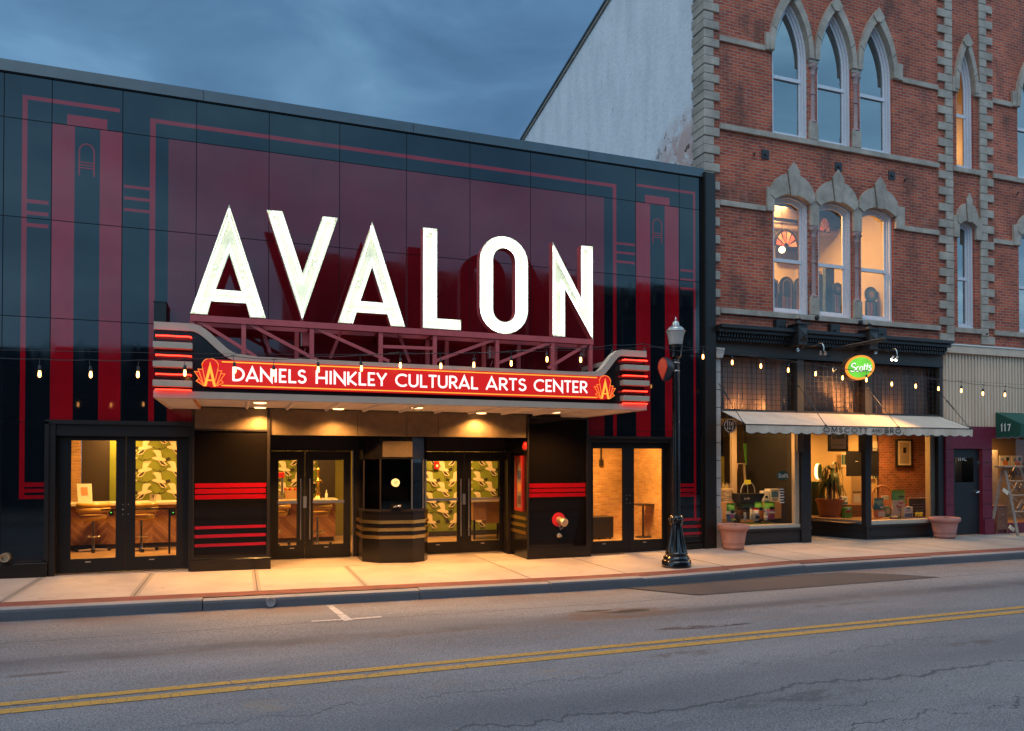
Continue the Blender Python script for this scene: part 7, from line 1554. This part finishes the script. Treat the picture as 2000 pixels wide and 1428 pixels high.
m_ = MB(); m_.box(17.95, 24, 1.6, 1.7, -.1, 2.6, mat('shop_amber_wall', (.40, .24, .10), .7)); m_.box(23.9, 24, .12, 1.7, -.1, 4.4, M_BURG); m_.box(17.95, 24, .2, 1.6, 2.5, 2.6, CEIL); m_.box(17.9, 24, .2, 1.6, .1, .2, MATS['display_floor']); m_.build('interior_wall', s7)
lamp('AREA', 'shop_lamp', (18.9, .8, 2.48), 55, (1, .55, .2), .5, (0, 0, 0), s7)
for (u0, u1, v0, v1, l) in ((1952, 1974, 890, 912, 'left canvas with an orange flower in the antique shop window'), (1976, 1997, 890, 912, 'right canvas with an orange flower in the antique shop window')):
    ubox('flower_canvas', u0, u1, v0, v1, 1.4, .02, c['cream'], l, 'painting', [(.3, .75, .15, .6, c['orange']), (.15, .4, .5, .8, c['grey']), (.6, .85, .55, .85, c['dkgreen'])])
m_ = MB(); m_.box(XX(1936, .9, 950), XX(1949, .9, 950), .9, 1.0, .2, ZZ(1940, 879, .9), M_TAN); tag(m_.build('wooden_door_panel'), 'pale wooden panel leaning inside the antique shop window', 'panel')
# green awning 117
M_GCAN = mat('green_canvas', (.006, .070, .045), .75, var=.12, bump=.2, bscale=8); ga = thing('green_awning', 'dark green canvas awning marked 117 with scalloped edge', 'awning', (19, -.3, 2.6))
gx0 = XX(1938, .03, 800); zt_ = ZZ(1938, 789, .03); yf_ = -.62; zf0 = ZZ(1992, 815, yf_+.0); zv = ZZ(1938, 846, .03)+.16
gx0 = 18.06; zt_ = 3.03; zf_ = 2.72; zbm = 2.50
m_ = MB(); m_.raw([(gx0, .02, zt_), (gx0, yf_, zf_), (gx0, yf_, zbm), (gx0, .02, zbm), (24, .02, zt_), (24, yf_, zf_), (24, yf_, zbm), (24, .02, zbm)], [(0, 1, 2, 3), (0, 4, 5, 1), (1, 5, 6, 2)], M_GCAN); m_.build('canopy', ga)
m_ = MB(); P = [(gx0, yf_+(.02-yf_)*i/40, zbm-.10-.03*abs(math.sin(math.pi*i/40*3))) for i in range(41)]
for a, b in zip(P, P[1:]): m_.face([a, b, (gx0, b[1], zbm), (gx0, a[1], zbm)], M_GCAN); m_.face([(gx0-.003, a[1], a[2]-.006), (gx0-.003, b[1], b[2]-.006), (gx0-.003, b[1], b[2]+.004), (gx0-.003, a[1], a[2]+.004)], c['grey'])
for i in range(120): xa, xb = gx0+i*.05, gx0+(i+1)*.05; za, zb_ = [zbm-.10-.03*abs(math.sin(x*11)) for x in (xa, xb)]; m_.face([(xa, yf_, za), (xb, yf_, zb_), (xb, yf_, zbm), (xa, yf_, zbm)], M_GCAN)
m_.build('valance', ga)
m_ = MB(); tmp = MB(); text(tmp, '117', -.30, -.06, 2.545, .17, 0, c['white'], w=.16, gap=.3, serif=.09)
for f in tmp.f: m_.face([(gx0-.006+tmp.v[i][1]*.9, -tmp.v[i][0]*-1*-1+0 if 0 else (-.06-(.36+tmp.v[i][0])), tmp.v[i][2]) for i in f], c['white'])
m_.build('numeral', ga)
# A-frame display ladder, small dresser
M_OLDW = mat('weathered_wood', (.30, .22, .17), .8, var=.25, vscale=9)
ld = thing('wooden_display_ladder', 'weathered wooden stepladder used as a display rack on the pavement', 'ladder', (18.2, -.2, -.06))
a0, a1 = onz(1930, 1043, -.06), onz(1991, 1046, -.06); tp = at(1960, 913, -.15); Yl = -.15
def rail(u0, v0, u1, v1, Y0, Y1, w=.085): m_ = MB(); m_.bar(at(u0, v0, Y0), at(u1, v1, Y1), w, .03, M_OLDW); m_.build('rail', ld)
rail(1934, 1043, 1958, 916, .05, -.05); rail(1988, 1046, 1963, 916, -.42, -.14); 
rail(2030, 1050, 2006, 916, -.42, -.14)
m_ = MB(); p = at(1958, 913, -.2); q_ = at(2010, 913, -.2); m_.box(p[0]-.02, q_[0], -.26, .0, p[2]-.0, p[2]+.035, M_OLDW); m_.build('top_step', ld)
for v, tt in ((940, .2), (968, .42), (1000, .66)):
    p = at(lerp(1963, 1988, tt), v, lerp(-.14, -.42, tt)); m_ = MB(); m_.box(p[0], p[0]+.62, p[1]-.02, p[1]+.12, p[2]-.012, p[2]+.012, M_OLDW); m_.bar((p[0], p[1], p[2]), (p[0]+.3, p[1]+.02, p[2]-.16), .012, .012, M_STEEL); m_.build('step', ld)
for k, (u, v) in enumerate(((1974, 925), (1984, 955), (1988, 985))):
    p = at(u, v, .1); m_ = MB(); rr = random.Random(k)
    for i in range(5): m_.obox((p[0]+rr.uniform(0, .5), .1+rr.uniform(-.05, .1), p[2]+rr.uniform(-.05, .05)), (math.cos(i), 0, math.sin(i)), rr.uniform(.1, .25), (0, 1, 0), .012, (-math.sin(i), 0, math.cos(i)), rr.uniform(.02, .05), M_OLDW)
    tag(m_.build('driftwood'), ('top', 'middle', 'bottom')[k]+' bundle of old boards behind the display ladder steps', 'boards')
for k, (u, v) in enumerate(((1964, 960), (1976, 1032))):
    p = at(u, v, -.28); m_ = MB(); m_.obox(p, (.85, 0, -.5), .10, (0, 1, 0), .008, (.5, 0, .85), .05, c['cream']); tag(m_.build('price_tag'), ('upper', 'lower')[k]+' pale wooden tag hanging on the display ladder', 'tag')
dr = thing('small_dresser', 'small brown two drawer dresser standing under the display ladder', 'dresser', at(1956, 1040, .2)); Yd = .02; xa, xb = XX(1946, Yd, 1010), XX(1968, Yd, 1010); z0_, z1_ = -.06, ZZ(1956, 989, Yd); M_DRS = mat('dresser_wood', (.22, .08, .045), .45, var=.15)
m_ = MB(); m_.box(xa, xb, Yd, Yd+.3, z0_+.10, z1_, M_DRS); m_.box(xa-.01, xb+.01, Yd-.02, Yd+.32, z1_, z1_+.02, M_DRS); m_.build('carcass', dr)
for k in range(2): zz = lerp(z0_+.1, z1_-.05, k/2); m_ = MB(); m_.box(xa+.02, xb-.02, Yd-.012, Yd-.001, zz+.02, zz+.21, M_DRS); m_.ball(((xa+xb)/2, Yd-.02, zz+.11), .013, M_STEEL, 6); m_.build('drawer', dr)
for x in (xa, xb-.03):
    for y in (Yd, Yd+.26): m_ = MB(); m_.box(x, x+.03, y, y+.03, z0_, z0_+.10, M_DRS); m_.build('leg', dr)

# ================================================================== POTS, STREET LAMP, STRING LIGHTS
M_TERRA = mat('terracotta', (.52, .22, .15), .75, var=.12, vscale=5, bump=.15, bscale=60); M_TERRA2 = mat('pale_terracotta', (.46, .21, .18), .8, var=.2, vscale=4, bump=.15, bscale=60)
M_SOIL = mat('potting_soil', (.06, .04, .03), .95, var=.4, vscale=40, bump=1, bscale=80)
def pot(u, vb, vt, wtop, label, m, Y):
    x = XX(u, Y, vb); z0_ = gz(x)+.002; z1_ = ZZ(u, vt, Y); H = z1_-z0_
    sc_ = math.hypot(x-CAM[0], Y-CAM[1]); r = wtop/2/F*((x*FW[0]+(Y-CAM[1])*FW[1]))
    t = thing('flower_pot', label, 'flower pot', (x, Y, z0_), 'terracotta pots in front of the garden shop'); m_ = MB()
    pr_ = [(.60, 0), (.62, .01), (.67, .10), (.685, .11), (.68, .13), (.70, .28), (.715, .29), (.71, .31), (.83, .745), (.87, .75), (.90, .79), (.92, .80), (.96, .81), (1.0, .86), (1.0, .95), (.96, 1.0), (.90, 1.0), (.86, .96), (.83, .88)]
    m_.lathe([(a*r, b*H) for a, b in pr_], x, Y, m, 40, z0=z0_); m_.build('pot_body', t); m_ = MB(); m_.lathe([(r*.86, H*.90), (r*.5, H*.93), (.001, H*.92)], x, Y, M_SOIL, 24, z0=z0_)
    rr = random.Random(int(u))
    for i in range(26): a = rr.uniform(0, 6.3); b = rr.uniform(0, .7)*r; m_.ball((x+b*math.cos(a), Y+b*math.sin(a), z0_+H*.93), rr.uniform(.008, .022), M_SOIL, 5)
    m_.build('soil', t)
pot(1432.5, 1070, 1024, 60, 'orange terracotta pot with dark soil standing at the left shop window', M_TERRA, -.42)
pot(1845, 1047, 1010, 56, 'paler chalky terracotta pot standing beside the burgundy door surround', M_TERRA2, -.28)
LX, LYp = onz(1321, 1097, -.10)[0], -1.92; LX = XX(1321, LYp, 1060)
lz = gz(LX); sl_p = thing('street_lamp', 'black fluted lamp post with a frosted acorn globe on the pavement', 'street lamp', (LX, LYp, lz)); M_LBLK = mat('gloss_black_iron', (.008, .008, .009), .16, coat=.4)
zz = lambda v: ZZ(1321, v, LYp)-lz
m_ = MB()
m_.lathe([(.265, 0), (.265, .10), (.255, .12), (.235, .13), (.235, .17), (.21, .20), (.19, .21), (.20, .23), (.20, .25), (.185, .27)], LX, LYp, M_LBLK, 36, z0=lz)
m_.lathe([(.185, .27, .03), (.175, .30, .06), (.15, .40, .07), (.125, .52, .07), (.108, .66, .06), (.10, .74, .03), (.098, .76, 0)], LX, LYp, M_LBLK, 84, flute=14, z0=lz)
m_.lathe([(.098, .76), (.12, .78), (.118, .80), (.105, .81), (.11, .84), (.125, .87), (.12, .90), (.10, .92), (.075, .93)], LX, LYp, M_LBLK, 36, z0=lz)
for k in range(10): a = 2*math.pi*k/10; m_.ball((LX+.112*math.cos(a), LYp+.112*math.sin(a), lz+.85), .028, M_LBLK, 6)
m_.build('base', sl_p)
ztop = zz(702); m_ = MB(); m_.lathe([(.068, .93, .05), (.060, ztop, .05)], LX, LYp, M_LBLK, 72, flute=12, z0=lz)
for z in (zz(709), zz(725)): m_.lathe([(.066, z-.012), (.074, z), (.066, z+.012)], LX, LYp, M_STEEL, 20, z0=lz)
m_.build('pole', sl_p)
m_ = MB(); a, b = zz(702), zz(674); m_.lathe([(.055, a), (.075, a+.02), (.09, a+.04), (.105, a+.045), (.11, lerp(a, b, .5)), (.125, b-.02), (.13, b), (.10, b+.01)], LX, LYp, M_LBLK, 30, z0=lz); m_.build('lamp_collar', sl_p)
M_GLOBE = N('frosted_globe'); M_GLOBE.p(Base_Color=(.62, .55, .50), Roughness=.28, Coat_Weight=.6, Transmission_Weight=.25); M_GLOBE.bump(M_GLOBE.n('ShaderNodeTexWave', {'Vector': M_GLOBE.pos(), 'Scale': 14.0}).outputs[1], .15, .004); M_GLOBE = M_GLOBE.m
m_ = MB(); c0, c1 = zz(674), zz(649); m_.lathe([(.115, c0), (.125, c0+.03), (.130, lerp(c0, c1, .35)), (.145, lerp(c0, c1, .7)), (.165, c1-.01), (.168, c1)], LX, LYp, M_GLOBE, 32, z0=lz); m_.build('globe', sl_p)
m_ = MB(); d = zz(619)-c1; m_.lathe([(.170, c1), (.178, c1+.012), (.165, c1+.03), (.150, c1+.04), (.150, c1+.055), (.13, c1+.08), (.085, c1+.11), (.065, c1+.12), (.062, c1+.16), (.05, c1+.19), (.025, c1+.205), (.018, c1+.215), (.025, c1+.23), (.012, c1+.25), (.003, c1+d)], LX, LYp, mat('lamp_cap_metal', (.55, .52, .48), .3, metal=.7), 30, z0=lz); m_.build('finial_cap', sl_p)
# pear shaped signal on the pole
pg = thing('pear_shaped_ornament', 'pear shaped lamp with a red orange lens strapped to the street lamp pole', 'ornament', at(1299, 722, LYp)); pcn = at(1300, 721, LYp-.02); nrm = (-.97, -.243, 0); tng = (.243, -.97, 0)
def tear(n=32):
    out = []
    for k in range(n):
        t = 2*math.pi*k/n; z = math.cos(t); w = math.sin(t)*(1.0 if z > 0 else (1+z*.72)); out.append((w*.125, z*.19 if z > 0 else z*.24))
    return out
def ly(s, d): return [(pcn[0]+tng[0]*a*s+nrm[0]*d, pcn[1]+tng[1]*a*s+nrm[1]*d, pcn[2]+b*s+.02) for a, b in tear()]
m_ = MB(); Ls = [ly(.35, -.17), ly(.75, -.14), ly(.97, -.06), ly(1.0, .04), ly(.97, .07)]; n = 32
v = [p for l in Ls for p in l]; f = [tuple(range(n))]+[(i*n+k, i*n+(k+1) % n, (i+1)*n+(k+1) % n, (i+1)*n+k) for i in range(4) for k in range(n)]; m_.raw(v, f, mat('shell_charcoal', (.03, .032, .04), .4), True); m_.build('shell', pg)
m_ = MB(); q2 = N('red_lens'); g2 = q2.n('ShaderNodeNewGeometry'); z2 = q2.n('ShaderNodeSeparateXYZ', {0: g2.outputs['Position']}); q2.p(Base_Color=(.75, .10, .05), Roughness=.25, Coat_Weight=.5, Emission_Color=(1, .10, .04), Emission_Strength=.10); MATS['red_lens'] = q2.m
m_.face(ly(.90, .075), q2.m); m_.build('lens', pg); m_ = MB(); m_.tube(ly(.93, .075), .008, MATS['poster_red'], 5, True); m_.build('lens_rim', pg)
m_ = MB(); m_.tube([tuple(pcn[i]-nrm[i]*.1 for i in range(3)), (LX, LYp, pcn[2])], .014, M_STEEL, 6); m_.build('bracket', pg)
# string lights
SYL = -2.75
Lb = [(-22, 729), (78, 732), (175, 733), (272, 733), (361, 730), (456, 724), (536, 730), (621, 723), (703, 721), (783, 715), (860, 716), (928, 714), (999, 711), (1067, 703), (1136, 704), (1196, 697), (1258, 694)]
Rb = [(1375, 698), (1430.5, 709), (1485, 716), (1541, 724), (1593, 731), (1644.5, 739), (1693, 743), (1741.5, 751), (1787, 755), (1833.5, 760), (1877, 764), (1921, 769.5), (1963, 772), (2004, 777)]
ls = thing('string_light_cable', 'thin black cable with a support wire swinging across the theater front to the lamp post', 'cable', at(700, 700, SYL)); rs = thing('string_light_cable', 'thin black cable running from the lamp post past the brick building', 'cable', at(1700, 730, SYL))
top = (LX, LYp-.14, ZZ(1321, 688, LYp))
def strand(lst, par, Yf, grp, lf, rev=False):
    pts = []
    for i, (u, v) in enumerate(lst):
        Y = Yf(u); p = at(u, v, Y); hook = (p[0]-.005, p[1], p[2]+.20); pts.append(hook); tilt_ = (((i*37) % 11)-5)*.003
        t = thing('string_light_bulb', lf(i), 'light bulb', p, grp)
        m_ = MB(); m_.tube([hook, (p[0]-.005+tilt_, p[1], p[2]+.11)], .004, M_WIRE, 4); m_.lathe([(.012, .05), (.020, .055), (.021, .10), (.012, .115)], p[0]+tilt_, p[1], M_SOCK, 10, z0=p[2]); m_.box(hook[0]-.03, hook[0]+.03, p[1]-.008, p[1]+.008, hook[2]-.006, hook[2]+.008, M_SOCK); m_.build('socket', t)
        m_ = MB(); m_.lathe([(.001, -.036), (.013, -.030), (.019, -.01), (.018, .02), (.013, .05)], p[0]+tilt_*1.4, p[1], M_BULB, 12, z0=p[2]); m_.build('bulb', t)
    P = [top]+pts if rev else pts+[top]; full = []
    for a, b in zip(P, P[1:]):
        for k in range(4): s3_ = k/4; full.append(tuple(lerp(a[i], b[i], s3_)-(0.012*math.sin(math.pi*s3_) if i == 2 else 0) for i in range(3)))
    full.append(P[-1]); m_ = MB(); m_.tube(full, .0055, M_WIRE, 5); m_.build('cable', par)
    a, b = P[0], P[-1]; m_ = MB(); m_.tube([tuple(lerp(a[i], b[i], k/12)+(-.10*math.sin(math.pi*k/12)+.09 if i == 2 else 0) for i in range(3)) for k in range(13)], .003, M_WIRE, 4); m_.build('support_wire', par)
ordn = ['first', 'second', 'third', 'fourth', 'fifth', 'sixth', 'seventh', 'eighth', 'ninth', 'tenth', 'eleventh', 'twelfth', 'thirteenth', 'fourteenth', 'fifteenth', 'sixteenth', 'seventeenth']
strand(Lb, ls, lambda u: lerp(SYL, LYp-.16, max(0, (u-1000)/321)), 'string light bulbs across the theater front', lambda i: 'bare warm bulb hanging from the cable, %s from the left edge before the theater' % (ordn[i-1] if i else 'just outside'))
strand(Rb, rs, lambda u: lerp(LYp-.16, -1.7, (u-1321)/700), 'string light bulbs before the brick building', lambda i: 'bare warm bulb, %s to the right of the street lamp on the cable' % ordn[i], True)

# ================================================================== ACROSS THE STREET (seen only as reflections)
OY = -21.0
def opp(name, label, x0, x1, H, m, floors, cor=.45, shop=True, low=False):
    t = thing(name, label, 'building', ((x0+x1)/2, OY-4, 0)); m_ = MB(); m_.box(x0, x1, OY-8, OY, -.2, H, m); m_.build('wall', t)
    m_ = MB(); m_.box(x0-.1, x1+.1, OY, OY+cor, H-.35, H+.05, M_STONE if not low else M_IRON); m_.box(x0, x1, OY, OY+cor*.5, H-.95, H-.36, M_OBRICK); x = x0+.5
    while x < x1-.3: m_.box(x-.09, x+.09, OY+.01, OY+cor*.85, H-1.0, H-.36, M_STONE); x += 1.6
    m_.build('cornice', t)
    n = max(2, int((x1-x0)/2.4))
    for fl in range(floors):
        for i in range(n):
            cx = lerp(x0, x1, (i+.5)/n); zb = 4.6+fl*3.1
            if zb+1.9 > H-1: continue
            w = MB(); w.box(cx-.5, cx+.5, OY+.005, OY+.04, zb, zb+1.8, M_STONE); w.box(cx-.42, cx+.42, OY+.041, OY+.06, zb+.08, zb+1.72, M_ROOMD); w.build('window', t)
    if shop:
        s2 = MB(); s2.box(x0+.4, x1-.4, OY+.005, OY+.10, 3.1, 3.7, M_DBRN); s2.build('sign_board', t); s2 = MB(); s2.box(x0+.6, x1-.6, OY+.01, OY+.05, .6, 3.0, M_ROOMD); s2.build('shop_window', t)
opp('low_building', 'low dark building with a projecting eave across the street', -14.5, 1.6, 6.3, M_OBRICK, 0, 1.0, low=True)
opp('brick_block', 'three storey brick block with a bracketed cornice across the street', 2.2, 23.0, 10.9, M_OBRICK, 2)
opp('gable_house', 'small gabled building at the far left across the street', -32, -16.5, 4.8, M_OBRICK, 0, .3, low=True)
opp('brick_block', 'two storey brick block at the right across the street', 25.5, 48, 8.2, M_OBRICK, 1)
